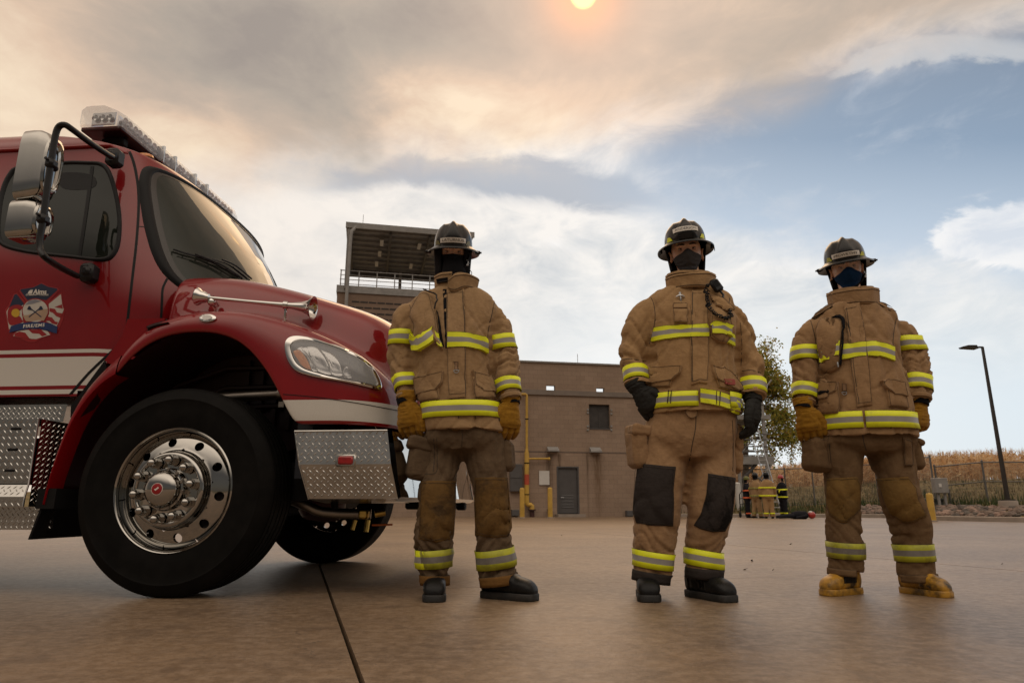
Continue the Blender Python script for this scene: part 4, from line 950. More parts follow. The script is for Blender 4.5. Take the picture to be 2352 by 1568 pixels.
# wheel well liner and mud flap
arch=[(-.70,.44),(-.66,.68),(-.60,.85),(-.48,1.04),(-.33,1.19),(-.15,1.30),(.03,1.325),(.21,1.285),(.33,1.2),(.42,1.10),(.52,.95),(.60,.84)]
for s in(0,1):
    ln=MB(); P=[]
    for x,z in dens(arch,4):
        P.append([(x,y if not s else 2.4-y,z+.004) for y in(.03,.2,.42,.62)])
    ln.grid(P)
    yb=.62 if not s else 1.78
    ln.add([(x,yb,z) for x,z in dens(arch,4)]+[(-.70,yb,.55),(.60,yb,.55)],[tuple(range(len(dens(arch,4))))])
    ln.build('wheel_well',m_liner,truck,ang=50)
    fl=MB(); yy=(.02,.55) if not s else (1.85,2.38)
    fl.poly([(-.70,yy[0],.50),(-.70,yy[1],.50),(-.76,yy[1],.27),(-.76,yy[0],.27)],(.012,0,0)); fl.box((-.69,sum(yy)/2,.47),(.10,.55,.10)); fl.build('mud_flap',m_dark,truck)
# inner structures in the well
ib=MB()
for k in range(6): ib.box((.02+k*.09,.60,1.08),(.03,.03,.42))
for k in range(3): ib.tube([(-.45,.55,.85+k*.13),(-.1,.58,1.0+k*.12),(.45,.58,1.02+k*.11)],.016,6)
ib.build('inner_fender_ribs',m_liner,truck)
# intake pipe above the tyre
ip=MB().tube([(-.42,.42,.85),(-.30,.36,.97),(-.15,.32,1.015),(.1,.31,1.025),(.5,.30,1.04),(.62,.30,1.04)],.030,14); ip=ip.build('air_pipe',m_castal,truck)
MB().tube([(.36,.305,1.034),(.40,.305,1.035)],.046,16).box((.38,.30,1.095),(.03,.03,.03)).box((.38,.30,.975),(.03,.03,.03)).tube([(.38,.30,.96),(.38,.30,1.115)],.006,6).build('clamp',m_castal,ip)
# seams on the hood
drape_strip(dens([(384,640),(374,662),(372,690),(370,735)],6),6,cpx,.003).build('hood_seam',m_rubber,truck,world=True)
drape_strip(dens([(291,782),(320,762),(352,746),(388,737)],6),13,lambda p:hpx(p) or cpx(p),.012).build('hood_latch',m_rubber,truck,world=True)
drape_strip(dens([(650,905),(720,911),(800,922),(880,936),(935,947)],6),1.6,hpx,.0015).build('nose_seam',m_rubber,truck,world=True)
# ---- headlight ----
def hc(x,y): return (631.4+.16475*x,746.2+.16475*y)
HO=smooth_outline([hc(*p) for p in [(140,300),(155,225),(205,180),(290,162),(400,170),(550,200),(700,250),(900,320),(1050,385),(1200,460),(1330,570),(1420,700),(1470,820),(1475,880),(1440,908),(1350,890),(1100,830),(850,780),(600,740),(450,705),(330,665),(250,610),(180,500),(150,400)]],3)
HI=smooth_outline([hc(*p) for p in [(235,330),(248,278),(290,248),(380,235),(510,247),(640,275),(760,308),(900,360),(1020,412),(1120,460),(1220,530),(1310,620),(1375,730),(1408,805),(1400,838),(1370,845),(1250,815),(1000,770),(780,720),(640,680),(530,650),(430,615),(330,550),(270,450)]],3)
def lerp_rings(a,b_,ts): return [[p.lerp(q,t) for p,q in zip(a,b_)] for t in ts]
bz=drape_ring(MB(),lerp_rings(HO,HI,[0,.08,.5,.85,1,1]),hpx,[0,.012,.016,.013,.004,-.02]).build('headlight',m_chrome,truck,world=True)
drape_fill(HI,hpx,.0025,0,8).build('housing',M_('lamp_housing',(.07,.07,.075),.35,.2,60,metal=.5),bz,world=True)
for nm,pts,mt,o,dish in [('turn_signal',[(262,390),(290,358),(350,355),(420,430),(480,540),(510,630),(440,612),(370,560),(320,480)],m_amber,.007,.004),
  ('reflector',[(300,345),(345,315),(420,305),(460,330),(500,420),(560,540),(600,650),(530,640),(500,560),(430,430),(350,360)],m_refl,.006,-.003),
  ('reflector',[(375,335),(450,300),(540,298),(610,335),(700,450),(760,570),(790,695),(650,668),(560,600),(480,480),(430,400)],m_refl,.008,-.006),
  ('reflector',[(650,355),(800,410),(900,520),(935,620),(935,712),(800,692),(760,570),(700,440)],m_refl,.008,-.006),
  ('reflector',[(945,640),(1000,570),(1040,640),(1060,742),(950,715)],m_refl,.007,-.003)]:
    o_=smooth_outline([hc(*p) for p in pts],3); sc=[1,1,.92,.75,.5,.25,.04]
    drape_ring(MB(),rings(o_,sc),hpx,[.002,o,o+dish*.6,o+dish*.3+.001,o+dish*.9,o+dish*.5,o+dish],0,True).build(nm,mt,bz,world=True,ang=60)
    if nm=='reflector': drape_ring(MB(),rings(o_,[1.02,1.0,.985]),hpx,[.004,.010,.004]).build('reflector_rim',m_galv,bz,world=True)
drape_fill(HI,hpx,.016,.012,10).build('lens',m_clear,bz,world=True)
# marker light on the fender
mk_=smooth_outline([(459,731),(468,724),(485,723),(497,729),(494,736),(478,740),(464,738)],4)
ml=drape_ring(MB(),rings(mk_,[1,1,.9,.5,.1]),hpx,[0,.008,.010,.011,.012],0,True).build('fender_marker_light',m_chrome,truck,world=True)
drape_fill(rings(mk_,[.6])[0],hpx,.0135,0,3).build('lens',m_whitep,ml,world=True)
# ---- air horn ----
ha=tl(452,681,.15); hb=tl(719,707,.165); ax=(hb-ha).normalized(); Lh=(hb-ha).length
hn=MB().lathe([(.003,0),(.047,.001),(.05,.006),(.046,.016),(.034,.03),(.030,.05),(.022,.062),(.022,.075),(.010,.08),(.010,Lh*.45),(.013,Lh*.68),(.018,Lh*.82),(.026,Lh*.9),(.04,Lh*.96),(.062,Lh),(.065,Lh+.003),(.060,Lh+.002),(.036,Lh*.965),(.018,Lh*.9),(.003,Lh*.84)],ha,ax,40)
hn=hn.build('air_horn',m_chrome,truck,ang=50)
q=ha+ax*(Lh*.77); MB().tube([q,q-Vector((0,.0,.07)),q-Vector((.0,-.02,.115))],.007,8).cyl(q-ax*.012,q+ax*.012,.022,n=16).box(q-Vector((0,-.02,.115)),(.05,.03,.008)).build('bracket',m_chrome,hn)
q=ha+ax*.085; MB().cyl(q-Vector((0,0,0)),q-Vector((-.01,-.05,.03)),.018,n=12).sphere(q-Vector((0,-.01,.02)),.024).build('bracket',m_chrome,hn)
# ---- light bar ----
m_lamp=metal_('lamp_reflector',(.78,.78,.80),.35)
lb=empty('light_bar',(0,0,0)); lb.parent=truck; FR['light_bar']=TM.copy()
X0,X1=-1.26,-.955; Z0,Z1=2.865,3.0; YA,YB=.45,2.16
def lbsec(y,k=1.):
    cx_=(X0+X1)/2; h=(X1-X0)/2*k; return [(cx_-h,y,Z0+.02),(cx_-h,y,Z1-.03),(cx_-h+.03,y,Z1-.003),(cx_-h+.07,y,Z1),(cx_+h-.06,y,Z1),(cx_+h-.015,y,Z1-.02),(cx_+h,y,Z1-.05),(cx_+h,y,Z0+.02),(cx_+h-.01,y,Z0),(cx_-h+.01,y,Z0)]
P=[lbsec(YA,.70),lbsec(YA+.03,.86),lbsec(YA+.11,1.)]+[lbsec(y) for y in(.8,1.2,1.6)]+[lbsec(YB-.11,1.),lbsec(YB-.03,.86),lbsec(YB,.7)]
MB().grid(P,cv=True,capu=True).build('lens',m_clear,lb,ang=30)
MB().box(((X0+X1)/2,(YA+YB)/2,2.868),(.285,1.60,.032),bev=.008).box(((X0+X1)/2-.0,(YA+YB)/2,2.83),(.08,1.2,.02)).build('base',M_('bar_base',(.05,.03,.028),.3,.2,metal=.7),lb)
for k in range(14):
    y=YA+.13+k*.109
    m=MB()
    for zz_ in(2.905,2.955): m.lathe([(.002,-.03),(.012,-.028),(.02,-.016),(.026,.0)],(X1-.035,y,zz_),(1,0,0),16); m.lathe([(.002,-.03),(.012,-.028),(.02,-.016),(.026,.0)],(X1-.035,y+.047,zz_),(1,0,0),16)
    m.box((X1-.07,y+.02,2.93),(.012,.1,.11)); m.build('lamp_module',m_lamp,lb)
    m=MB(); m.box((X0+.05,y+.02,2.93),(.012,.095,.1)); m.build('lamp_module',m_lamp,lb)
for y in(.97,1.12,1.40,1.58): MB().box(((X0+X1)/2+.002,y,2.926),(.306,.018,.130),bev=.004).build('clamp_band',m_galv,lb)
for y in(.62,1.85): MB().box((-1.08,y,2.82),(.16,.06,.06),bev=.01).build('mounting_foot',m_dark,lb)
m=MB();m.box((-1.08,.49,2.925),(.16,.006,.09));
for dx in(-.05,.0,.05): m.lathe([(.002,0),(.018,-.004),(.022,-.015)],(-1.08+dx,.485,2.925),(0,1,0),12)
m.build('end_lamp',m_refl,lb)
# roof marker lamps
for y in(.62,.95,1.2,1.45,1.78):
    x=cab_front_x(y,2.66)-.02; mm=MB().sphere((x,y,2.70),(.075,.042,.034),16,8); mo=mm.build('roof_marker_lamp',m_amber,truck)
    MB().sphere((x,y,2.687),(.085,.050,.018),16,6).build('base',m_dark,mo)
# ---- mirror assembly ----
MY=-.27
def mp(u,v,y=MY): return tl(u,v,y)
ma=empty('mirror_assembly',(0,0,0)); ma.parent=truck; FR['mirror_assembly']=TM.copy()
arm=[mp(258,360,.10),mp(240,350,.02),mp(200,323,-.13),mp(165,297,-.24),mp(148,287),mp(134,293),mp(126,318),mp(118,370),mp(110,420),mp(100,500),mp(92,545),mp(93,572),mp(105,592),mp(140,615,-.08),mp(178,634,.08)]
MB().tube(dens(arm,4),.0165,12).build('arm',m_blackp,ma)
for u,v in((264,364),(205,628)):
    p=tl(u,v,.155 if v>500 else .17); b_=MB().box(p,(.085,.09,.11),bev=.02).box(p+Vector((.01,-.03,0)),(.05,.06,.06),bev=.015); b_.build('bracket',m_blackp,ma)
for u,v in((118,377),(99,504)):
    p=mp(u,v); MB().box(p,(.05,.06,.055),bev=.015).cyl(p+Vector((0,.0,0)),p+Vector((-.02,.05,0)),.018,n=12).cyl(p+Vector((0,-.045,.012)),p+Vector((0,.0,.012)),.008,n=8).build('clamp',m_blackp,ma)
def mirror(uL,vT,uR,vB,uRf,dep,yc):
    """chrome shell: rounded box whose flat glass faces backwards (-x), shell bulging to +x"""
    pc=mp((uL+uR)/2,(vT+vB)/2,yc); w=(mp(uR,vT,yc)-mp(uL,vT,yc)).x; h=abs((mp(uL,vB,yc)-mp(uL,vT,yc)).z)
    return pc,w,h
def shell(c,wy,h,dx,rot,name,tilt=0):
    m=MB(); P=[]; n=36
    prof=[(0,1.0),(.30,1.0),(.62,.95),(.85,.80),(.96,.55),(1.0,.2),(1.0,.01)]
    Mx=Matrix.Rotation(rot,3,'Z')@Matrix.Rotation(tilt,3,'Y')
    for d,s in prof:
        row=[]
        for j in range(n):
            a=2*PI*j/n; ca,sa=math.cos(a),math.sin(a); e=.42
            yy=wy/2*s*math.copysign(abs(ca)**e,ca); zz_=h/2*(1-(1-s)*.55)*math.copysign(abs(sa)**(e*.9),sa)
            row.append(Vector(c)+Mx@Vector((d*dx,yy,zz_)))
        P.append(row)
    o=m.grid(P,cv=True,capu=True).build(name,m_rim,ma,ang=45)
    g=MB(); row=[Vector(c)+Mx@Vector((-.004,wy/2*.93*math.copysign(abs(math.cos(a))**.42,math.cos(a)),h/2*.95*math.copysign(abs(math.sin(a))**.38,math.sin(a)))) for a in [2*PI*j/36 for j in range(36)]]
    g.add(row,[tuple(range(36))]); g.build('mirror_glass',m_rim,o,smooth=False); return o
for (u,v,wy,h,dx) in((66,388,.15,.41,.150),(44,512,.15,.215,.150)):
    c=mp(u,v,-.165); o=shell(c,wy,h,dx,R(-6),'mirror')
    e=MB(); P=[]
    for r_,d in((1,.0),(.96,.012),(.85,.016),(.78,.004),(.4,-.002),(.02,-.003)):
        P.append([c+Matrix.Rotation(R(-6),3,'Z')@Vector((dx*.97+d,wy*.40*r_*math.copysign(abs(math.cos(a))**.7,math.cos(a)),h*.40*r_*math.copysign(abs(math.sin(a))**.7,math.sin(a)))) for a in [2*PI*j/32 for j in range(32)]])
    e.grid(P,cv=True,capu=True).build('mirror_recess',m_rim,ma,ang=50)
# ---- treadplate pieces ----
def inside(poly,x,y):
    c=False;n=len(poly)
    for i in range(n):
        x0,y0=poly[i];x1,y1=poly[(i+1)%n]
        if (y0>y)!=(y1>y) and x<(x1-x0)*(y-y0)/(y1-y0)+x0: c=not c
    return c
def tread(mb,o,ux,uy,poly,p=.034,th=.003,L_=.0125,W_=.0035,solid=True):
    o=Vector(o);ux=Vector(ux).normalized();uy=Vector(uy).normalized();n=ux.cross(uy)
    if solid: mb.add([o+ux*a+uy*b_ for a,b_ in poly],[tuple(range(len(poly)))])
    xs=[a for a,_ in poly];ys_=[b_ for _,b_ in poly]
    i0=int(min(xs)/p)-1;i1=int(max(xs)/p)+2;j0_=int(min(ys_)/p)-1;j1_=int(max(ys_)/p)+2
    for i in range(i0,i1):
        for j in range(j0_,j1_):
            for k in(0,1):
                x=(i+.5*k)*p;y=(j+.5*k)*p
                if not all(inside(poly,x+dx,y+dy) for dx,dy in((.008,.008),(-.008,-.008),(.008,-.008),(-.008,.008))): continue
                a=R(45) if k else R(-45); d=ux*math.cos(a)+uy*math.sin(a); e=n.cross(d); c=o+ux*x+uy*y+n*.0002
                mb.add([c-d*L_,c+d*L_,c+e*W_,c-e*W_,c-d*L_*.55+n*th*.6,c+n*th,c+d*L_*.55+n*th*.6],[(0,3,4),(0,4,2),(3,5,4),(4,5,2),(3,6,5),(5,6,2),(3,1,6),(6,1,2)])
    return mb
# bumper side: plate with a fold
ba,bb_,bc,bd_=tl(677,990,.015),tl(890,988,.015),tl(914,1145,.05),tl(709,1146,.05)
fz=tl(697,1066,-.005).z
def lerpx(p,q,z): t=(z-p.z)/(q.z-p.z); return p.x+(q.x-p.x)*t
bs=MB()
xa,xb=lerpx(ba,bd_,fz),lerpx(bb_,bc,fz); yf=.0
uy1=Vector((0,ba.y-yf,ba.z-fz)); H1=uy1.length
tread(bs,(0,yf,fz),(1,0,0),uy1,[(xa,0),(xb,0),(bb_.x,H1),(ba.x,H1)])
uy2=Vector((0,yf-bc.y,fz-bc.z)); H2=uy2.length
tread(bs,(0,bc.y,bc.z),(1,0,0),uy2,[(bd_.x,0),(bc.x,0),(xb,H2),(xa,H2)])
bs.add([(ba.x,ba.y,ba.z),(bb_.x,bb_.y,bb_.z),(bb_.x,.4,bb_.z),(ba.x,.4,ba.z)],[(0,1,2,3)])
bs.add([(bd_.x,bd_.y,bd_.z),(bc.x,bc.y,bc.z),(bc.x,.3,bc.z-.02),(bd_.x,.3,bd_.z-.02)],[(3,2,1,0)])
bs.add([(ba.x,ba.y,ba.z),(xa,yf,fz),(bd_.x,bd_.y,bd_.z),(bd_.x,.35,bd_.z),(ba.x,.35,ba.z)],[(0,1,2,3,4)])
bso=bs.build('bumper_side_plate',m_alum,truck,smooth=False)
MB().tube([(ba.x,ba.y-.001,ba.z),(bb_.x,bb_.y-.001,bb_.z)],.005,8).tube([(ba.x,ba.y,ba.z),(xa,yf,fz),(bd_.x,bd_.y,bd_.z)],.004,6).build('edge_trim',m_alum,bso)
# red side lamp
rc=tl(795,1057,.004)
l_=MB().box(rc+Vector((0,-.002,0)),(.105,.018,.062),bev=.012).build('side_lamp',m_alum,truck)
MB().box(rc+Vector((0,-.010,0)),(.078,.016,.042),bev=.010).build('lens',m_redlens,l_)
for s in(-1,1): MB().cyl(rc+Vector((s*.046,-.013,0)),rc+Vector((s*.046,-.008,0)),.004,n=10).build('screw',m_chrome,l_)
# chrome front bumper, curved in plan
P=[]
for i in range(25):
    t=i/24; y=.03+2.38*t; x=bb_.x+.02+.14*(1-abs(2*t-1)**2.2)
    xo=bc.x-bb_.x
    P.append([(x-.05,y,.80),(x,y,.795),(x+xo*.35,y,.69),(x+xo*.7,y,.56),(x+xo,y,.475),(x+xo-.03,y,.455),(x+xo-.10,y,.45)])
fb=MB().grid(P); fb=fb.build('front_bumper',m_chrome,truck,ang=40)
MB().box((1.10,1.2,.44),(.10,1.5,.05),bev=.01).box((1.17,.75,.44),(.06,.10,.07),bev=.01).box((1.17,1.65,.44),(.06,.10,.07),bev=.01).build('tow_bar',m_dark,truck)
MB().box((1.205,.62,.425),(.05,.10,.055),bev=.006).build('tow_eye',m_chrome,truck)
MB().box((.86,1.2,.62),(.30,2.1,.28)).build('bumper_carrier',m_dark,truck)
# grille
gr=MB()
for k in range(7): gr.box((1.165,1.2,.95+k*.055),(.02,1.05-.03*k,.02),bev=.004)
gr.tube([(1.165,.62,.90),(1.165,.66,1.32),(1.15,1.2,1.37),(1.165,1.74,1.32),(1.165,1.78,.90),(1.17,1.2,.87),(1.165,.62,.90)],.018,10); gr.build('grille',m_chrome,truck)
# steps behind the front wheel
st=MB()
def tq(u,v,y): p=tl(u,v,y); return p.x,p.z
# upper fascia strip
x1,zt_=tq(155,928,.20); _,zb_=tq(150,960,.20)
tread(st,(0,.20,0),(1,0,0),(0,0,1),[(-2.2,zb_-.02),(x1-.01,zb_-.02),(x1,zt_),(-2.2,zt_)],.03,.0025)
st.build('step_fascia',m_alum,truck,smooth=False)
st=MB(); x1,zt_=tq(90,961,.06); x2,zm=tq(67,1110,.06); _,zn=tq(70,1140,.03); _,zb_=tq(70,1163,.03)
tread(st,(0,.06,0),(1,0,0),(0,0,1),[(-2.2,zm),(x2,zm),(x1,zt_),(-2.2,zt_)])
tread(st,(0,.03,zn),(1,0,0),(0,.03,zm-zn),[(-2.2,0),(x2+.012,0),(x2,zm-zn),(-2.2,zm-zn)])
tread(st,(0,.03,0),(1,0,0),(0,0,1),[(-2.2,zb_),(x2+.012,zb_),(x2+.012,zn),(-2.2,zn)])
st.add([(-2.2,.06,zt_),(x1,.06,zt_),(x1,.4,zt_),(-2.2,.4,zt_)],[(0,1,2,3)]); st.add([(-2.2,.03,zb_),(x2+.012,.03,zb_),(x2+.012,.4,zb_),(-2.2,.4,zb_)],[(3,2,1,0)])
sto=st.build('step_box',m_alum,truck,smooth=False)
MB().tube([(x1,.058,zt_),(x2,.058,zm),(x2+.012,.03,zn),(x2+.012,.03,zb_)],.005,8).build('edge_trim',m_alum,sto)
for u,v in((36,984),(28,1032),(21,1080)):
    p=tl(u,v,.057); MB().box(p,(.056,.008,.013),bev=.006).build('drain_slot',m_dark,sto)
st=MB(); # forward return plate, dark because it faces the wheel
tread(st,(x2+.012,.062,0),Vector((.04,.2,0)),(0,0,1),[(.002,zb_),(.40,zb_-.0),(.40,zt_-.04),(-.0,zt_-.0)],.03,.003)
tread(st,(0,.10,0),(1,0,0),(0,0,1),[(-1.06,zb_-.115),(-.70,zb_-.115),(-.70,zb_),(-1.06,zb_)],.03,.003)
st.build('step_return_plate',m_alum,truck,smooth=False)
MB().box((-1.6,.55,.36),(1.7,.5,.05)).build('step_support',m_dark,truck)
# ---- wheels ----
def wheel(name):
    w_=empty(name,(0,0,0)); w_.parent=truck
    t=MB(); Rr=.515
    prof=[(.290,.020),(.300,.006),(.33,-.004),(.40,-.010),(.44,-.009),(.452,-.013),(.458,-.009),(.485,.002),(.500,.012),(.508,.022)]
    tr_=[]
    gx=[.035,.075,.125,.165,.215,.25]
    for a in gx: tr_+=[(.513,a-.005),(.499,a-.004),(.499,a+.004),(.514,a+.005)]
    prof2=prof+tr_+[(.508,.268),(.500,.278),(.44,.299),(.40,.30),(.33,.29),(.29,.27)]
    t.lathe([(r,h) for r,h in prof2],(0,0,0),(0,1,0),96)
    t.build('tyre',m_tyre,w_,ang=35)
    rm=MB()
    def hprof(r):   # disc depth (towards +y is inwards)
        return interp(r,[.19,.20,.22,.24,.262,.275,.285],[.008,.014,.020,.027,.036,.044,.05])
    # ten sectors with a hand hole each
    nS=10; hr=.0225; rc_=.236
    for k in range(nS):
        a0=2*PI*k/nS; N_=32; P=[]
        for s in range(7):
            t_=s/6; row=[]
            for j in range(N_):
                an=2*PI*j/N_; hx=hr*math.cos(an); hy=hr*math.sin(an)
                c_,s_2=math.cos(an),math.sin(an); rad_in,rad_out=rc_-.196,.283-rc_; half_=PI/nS
                # boundary of the sector rectangle in (radial, angle) space
                sc_=min((rad_out if c_>0 else rad_in)/max(abs(c_),1e-6),(half_*rc_)/max(abs(s_2),1e-6))
                bx,by=c_*sc_,s_2*sc_
                x=hx+(bx-hx)*t_**1.3; y=hy+(by-hy)*t_**1.3
                r_=rc_+x; th_=a0+y/rc_
                row.append((r_*math.cos(th_),hprof(r_),r_*math.sin(th_)))
            P.append(row)
        rm.grid([[(x,y+.02,z) for x,y,z in P[0]]]+P,cv=True)
    rm.lathe([(.283,.052),(.290,.045),(.293,.03),(.292,.012),(.297,.002),(.304,-.002),(.309,.003),(.308,.012)],(0,0,0),(0,1,0),96)
    rm.lathe([(.199,.0145),(.192,.006),(.188,-.010),(.184,-.034),(.178,-.044),(.168,-.048),(.160,-.046),(.155,-.038),(.13,-.038),(.10,-.040),(.098,-.03)],(0,0,0),(0,1,0),64)
    ro=rm.build('rim',m_rim,w_,ang=50,weld=.0006)
    hub=MB().lathe([(.105,-.04),(.104,-.062),(.098,-.072),(.092,-.073),(.088,-.066),(.085,-.068),(.084,-.095),(.078,-.108),(.06,-.120),(.03,-.126),(.001,-.127)],(0,0,0),(0,1,0),64)
    ho_=hub.build('hub_cap',m_rim,w_,ang=35)
    bdg=MB().lathe([(.026,-.122),(.026,-.1295),(.022,-.131),(.001,-.131)],(0,0,0),(0,1,0),28).build('badge',m_decr,ho_)
    MB().poly([(-.012,-.1312,-.003),(-.004,-.1312,-.010),(.012,-.1312,.006),(.004,-.1312,.010),(-.003,-.1312,.001)],(0,-.0008,0)).lathe([(.0265,-.1285),(.0285,-.1285),(.0285,-.126)],(0,0,0),(0,1,0),28).build('badge_mark',m_lettw,ho_,smooth=False)
    for k in range(12):
        a=2*PI*k/12; MB().cyl((.095*math.cos(a),-.078,.095*math.sin(a)),(.095*math.cos(a),-.068,.095*math.sin(a)),.008,n=6).build('hub_bolt',m_castal,ho_)
    for k in range(10):
        a=2*PI*(k+.5)/10; c=Vector((.142*math.cos(a),0,.142*math.sin(a)))
        nn=MB().cyl(c+Vector((0,-.045,0)),c+Vector((0,-.053,0)),.029,n=20).cyl(c+Vector((0,-.053,0)),c+Vector((0,-.084,0)),.0245,n=6)
        nn.lathe([(.021,-.084),(.021,-.092),(.017,-.103),(.008,-.110),(.001,-.111)],c,(0,1,0),16); nn.build('lug_nut',m_rim,w_,ang=35)
    MB().cyl((0,.06,0),(0,.26,0),.20,n=40).build('brake_drum',M_('brake_drum',(.05,.012,.010),.5,.3,10),w_)
    return w_
w0=wheel('front_wheel'); w0.location=(-.02,0,.513); w0.rotation_euler=(0,R(8),0)
for nm,(x,y,mir) in {'a':(-.02,2.40,True),'b':(-4.9,.0,False),'c':(-4.9,2.40,True)}.items():
    c=copy_tree(w0,truck); c.location=(x,y,.513); c.name='front_wheel' if nm=='a' else 'rear_wheel'; c.rotation_euler=(0,R(8),PI if mir else 0)
# ---- running gear ----
MB().tube([(-.02,.25,.50),(-.02,.45,.50),(-.02,.62,.42),(-.02,1.78,.42),(-.02,1.95,.50),(-.02,2.15,.50)],.05,8).build('front_axle',m_dark,truck)
ch=MB()
for y in(.78,1.62): ch.box((-2.1,y,.72),(6.2,.08,.26)); ch.tube([(-.75,y,.60),(-.35,y,.50),(0,y,.475),(.35,y,.50),(.70,y,.60)],.035,8)
ch.build('chassis_frame',m_dark,truck)
MB().box((.10,1.2,.80),(.9,.75,.75),bev=.1).build('engine_block',m_dark,truck)
MB().lathe([(.001,-.0),(.11,0),(.14,.04),(.14,.10),(.10,.12)],(.42,.9,.36),(0,.2,1),24).build('oil_pan',M_('oil_pan_paint',(.06,.012,.010),.45,.3),truck)
MB().tube(dens([(.15,.45,.52),(.35,.42,.49),(.50,.42,.44),(.60,.45,.40),(.85,.50,.39)],4),.028,12).build('drain_pipe',m_castal,truck)
vv=MB().box((.84,.40,.39),(.055,.04,.05),bev=.01).cyl((.80,.38,.36),(.79,.37,.31),.012,n=8).cyl((.87,.38,.36),(.865,.37,.30),.014,n=8).cyl((.90,.40,.39),(.95,.42,.40),.018,n=10); vv.build('brass_valve',m_brass,truck)
MB().tube([(.90,.36,.335),(1.01,.36,.338)],.005,6).build('valve_handle',M_('orange_handle',(.5,.12,.02),.5),truck)
MB().box((.62,.42,.56),(.34,.3,.20)).tube([(.50,.3,.63),(.68,.28,.62),(.72,.28,.42)],.02,8).build('lower_bracket',m_dark,truck)
MB().box((-.05,.52,.36),(.16,.12,.12),bev=.02).build('spring_bracket',m_dark,truck)
MB().box((.58,.35,.72),(.08,.4,.30)).build('radiator_support',M_('bluish_dark',(.012,.014,.022),.5),truck)
# ================= PEOPLE =================
def remesh(mb,voxel,smooth=4):
    me=bpy.data.meshes.new('tmp'); me.from_pydata([tuple(p) for p in mb.v],[],mb.f)
    bm=bmesh.new(); bm.from_mesh(me); bmesh.ops.recalc_face_normals(bm,faces=bm.faces); bm.to_mesh(me); bm.free()
    o=bpy.data.objects.new('tmp',me); COL.objects.link(o)
    m=o.modifiers.new('r','REMESH'); m.mode='VOXEL'; m.voxel_size=voxel; m.adaptivity=0
    bpy.context.view_layer.update()
    me2=bpy.data.meshes.new_from_object(o.evaluated_get(bpy.context.evaluated_depsgraph_get()))
    n=len(me2.vertices); V=np.empty(n*3); me2.vertices.foreach_get('co',V); V=V.reshape(-1,3)
    F=[tuple(p.vertices) for p in me2.polygons]
    Ed=np.empty(len(me2.edges)*2,dtype=np.int64); me2.edges.foreach_get('vertices',Ed); Ed=Ed.reshape(-1,2)
    bpy.data.objects.remove(o); bpy.data.meshes.remove(me); bpy.data.meshes.remove(me2)
    V=lap(V,Ed,smooth)
    return V,F,Ed
def lap(V,Ed,it,lam=.5):
    n=len(V); cnt=np.bincount(Ed.ravel(),minlength=n).astype(float)[:,None]; cnt[cnt==0]=1
    for _ in range(it):
        S=np.zeros_like(V)
        for k in range(3):
            S[:,k]=np.bincount(Ed[:,0],weights=V[Ed[:,1],k],minlength=n)+np.bincount(Ed[:,1],weights=V[Ed[:,0],k],minlength=n)
        V=V+(S/cnt-V)*lam
    return V
def vnormals(V,F):
    N_=np.zeros_like(V); A=np.array([f[:4] if len(f)>=4 else (f[0],f[1],f[2],f[2]) for f in F])
    n=np.cross(V[A[:,2]]-V[A[:,0]],V[A[:,3]]-V[A[:,1]])
    for k in range(4):
        for c in range(3): N_[:,c]+=np.bincount(A[:,k],weights=n[:,c],minlength=len(V))
    return N_/np.maximum(np.linalg.norm(N_,axis=1,keepdims=True),1e-9)
def limb_coords(V,chain):
    """distance to chain, arc length along it, unit radial direction"""
    P=np.array([tuple(c) for c in chain]); best=np.full(len(V),1e9); S=np.zeros(len(V)); Rd=np.zeros_like(V); acc=0
    for a,b in zip(P[:-1],P[1:]):
        d=b-a; L_=np.linalg.norm(d); t=np.clip(((V-a)@d)/L_**2,0,1); q=a+t[:,None]*d; r=V-q; dist=np.linalg.norm(r,axis=1)
        m=dist<best; best[m]=dist[m]; S[m]=acc+t[m]*L_; Rd[m]=r[m]; acc+=L_
    return best,S/acc,S,Rd/np.maximum(np.linalg.norm(Rd,axis=1,keepdims=True),1e-9)
def ridge(n): return 1-2*np.abs(n)
def crease(n): return .25-1.5*(1-np.clip(np.abs(n)*3.0,0,1))**1.4
def fabric(name,col,dirtc=(.05,.04,.03),dirt=.5,dscale=3.5,weave=420,hi=.62):
    m,nt,b=NT(name); setp(b,rough=.88,spec=.12,sheen=(.12 if sum(col)>.3 else 0))
    v=coords(nt); n=noise(nt,v,7,6,.6); n2=noise(nt,v,dscale,7,.68,.4); n3=noise(nt,v,60,3)
    c=ramp(nt,n,[(.3,tuple(x*.92 for x in col)),(.7,tuple(x*1.07 for x in col))])
    c=mixc(nt,math_(nt,'MULTIPLY',ramp(nt,n2,[(.5,(0,0,0)),(hi+.12,(1,1,1))]),dirt),c,dirtc)
    c=mixc(nt,.18,c,ramp(nt,n3,[(.3,tuple(x*.6 for x in col)),(.7,tuple(x*1.5 for x in col))]))
    nt.links.new(c,b.inputs['Base Color'])
    w1=N(nt,'ShaderNodeTexWave',wave_type='BANDS',bands_direction='DIAGONAL'); w1.inputs['Scale'].default_value=weave; nt.links.new(v,w1.inputs['Vector'])
    q=bump(nt,None,noise(nt,v,9,3,.5,1.2),.28,.03); q=bump(nt,None,noise(nt,coords(nt,(1,1,3.2)),30,3,.5),.22,.008,q); bump(nt,b,w1.outputs[0],.12,.001,q)
    return m
m_tan1=fabric('tan_fabric',(.330,.210,.108),(.15,.10,.065),.35)
m_tan1p=fabric('soiled_tan_fabric',(.128,.086,.052),(.040,.028,.018),.7,2.8)
m_tan2=fabric('light_tan_fabric',(.350,.215,.103),(.20,.12,.065),.3)
m_tan2p=fabric('light_tan_trouser_fabric',(.31,.188,.098),(.12,.07,.035),.45,2.2)
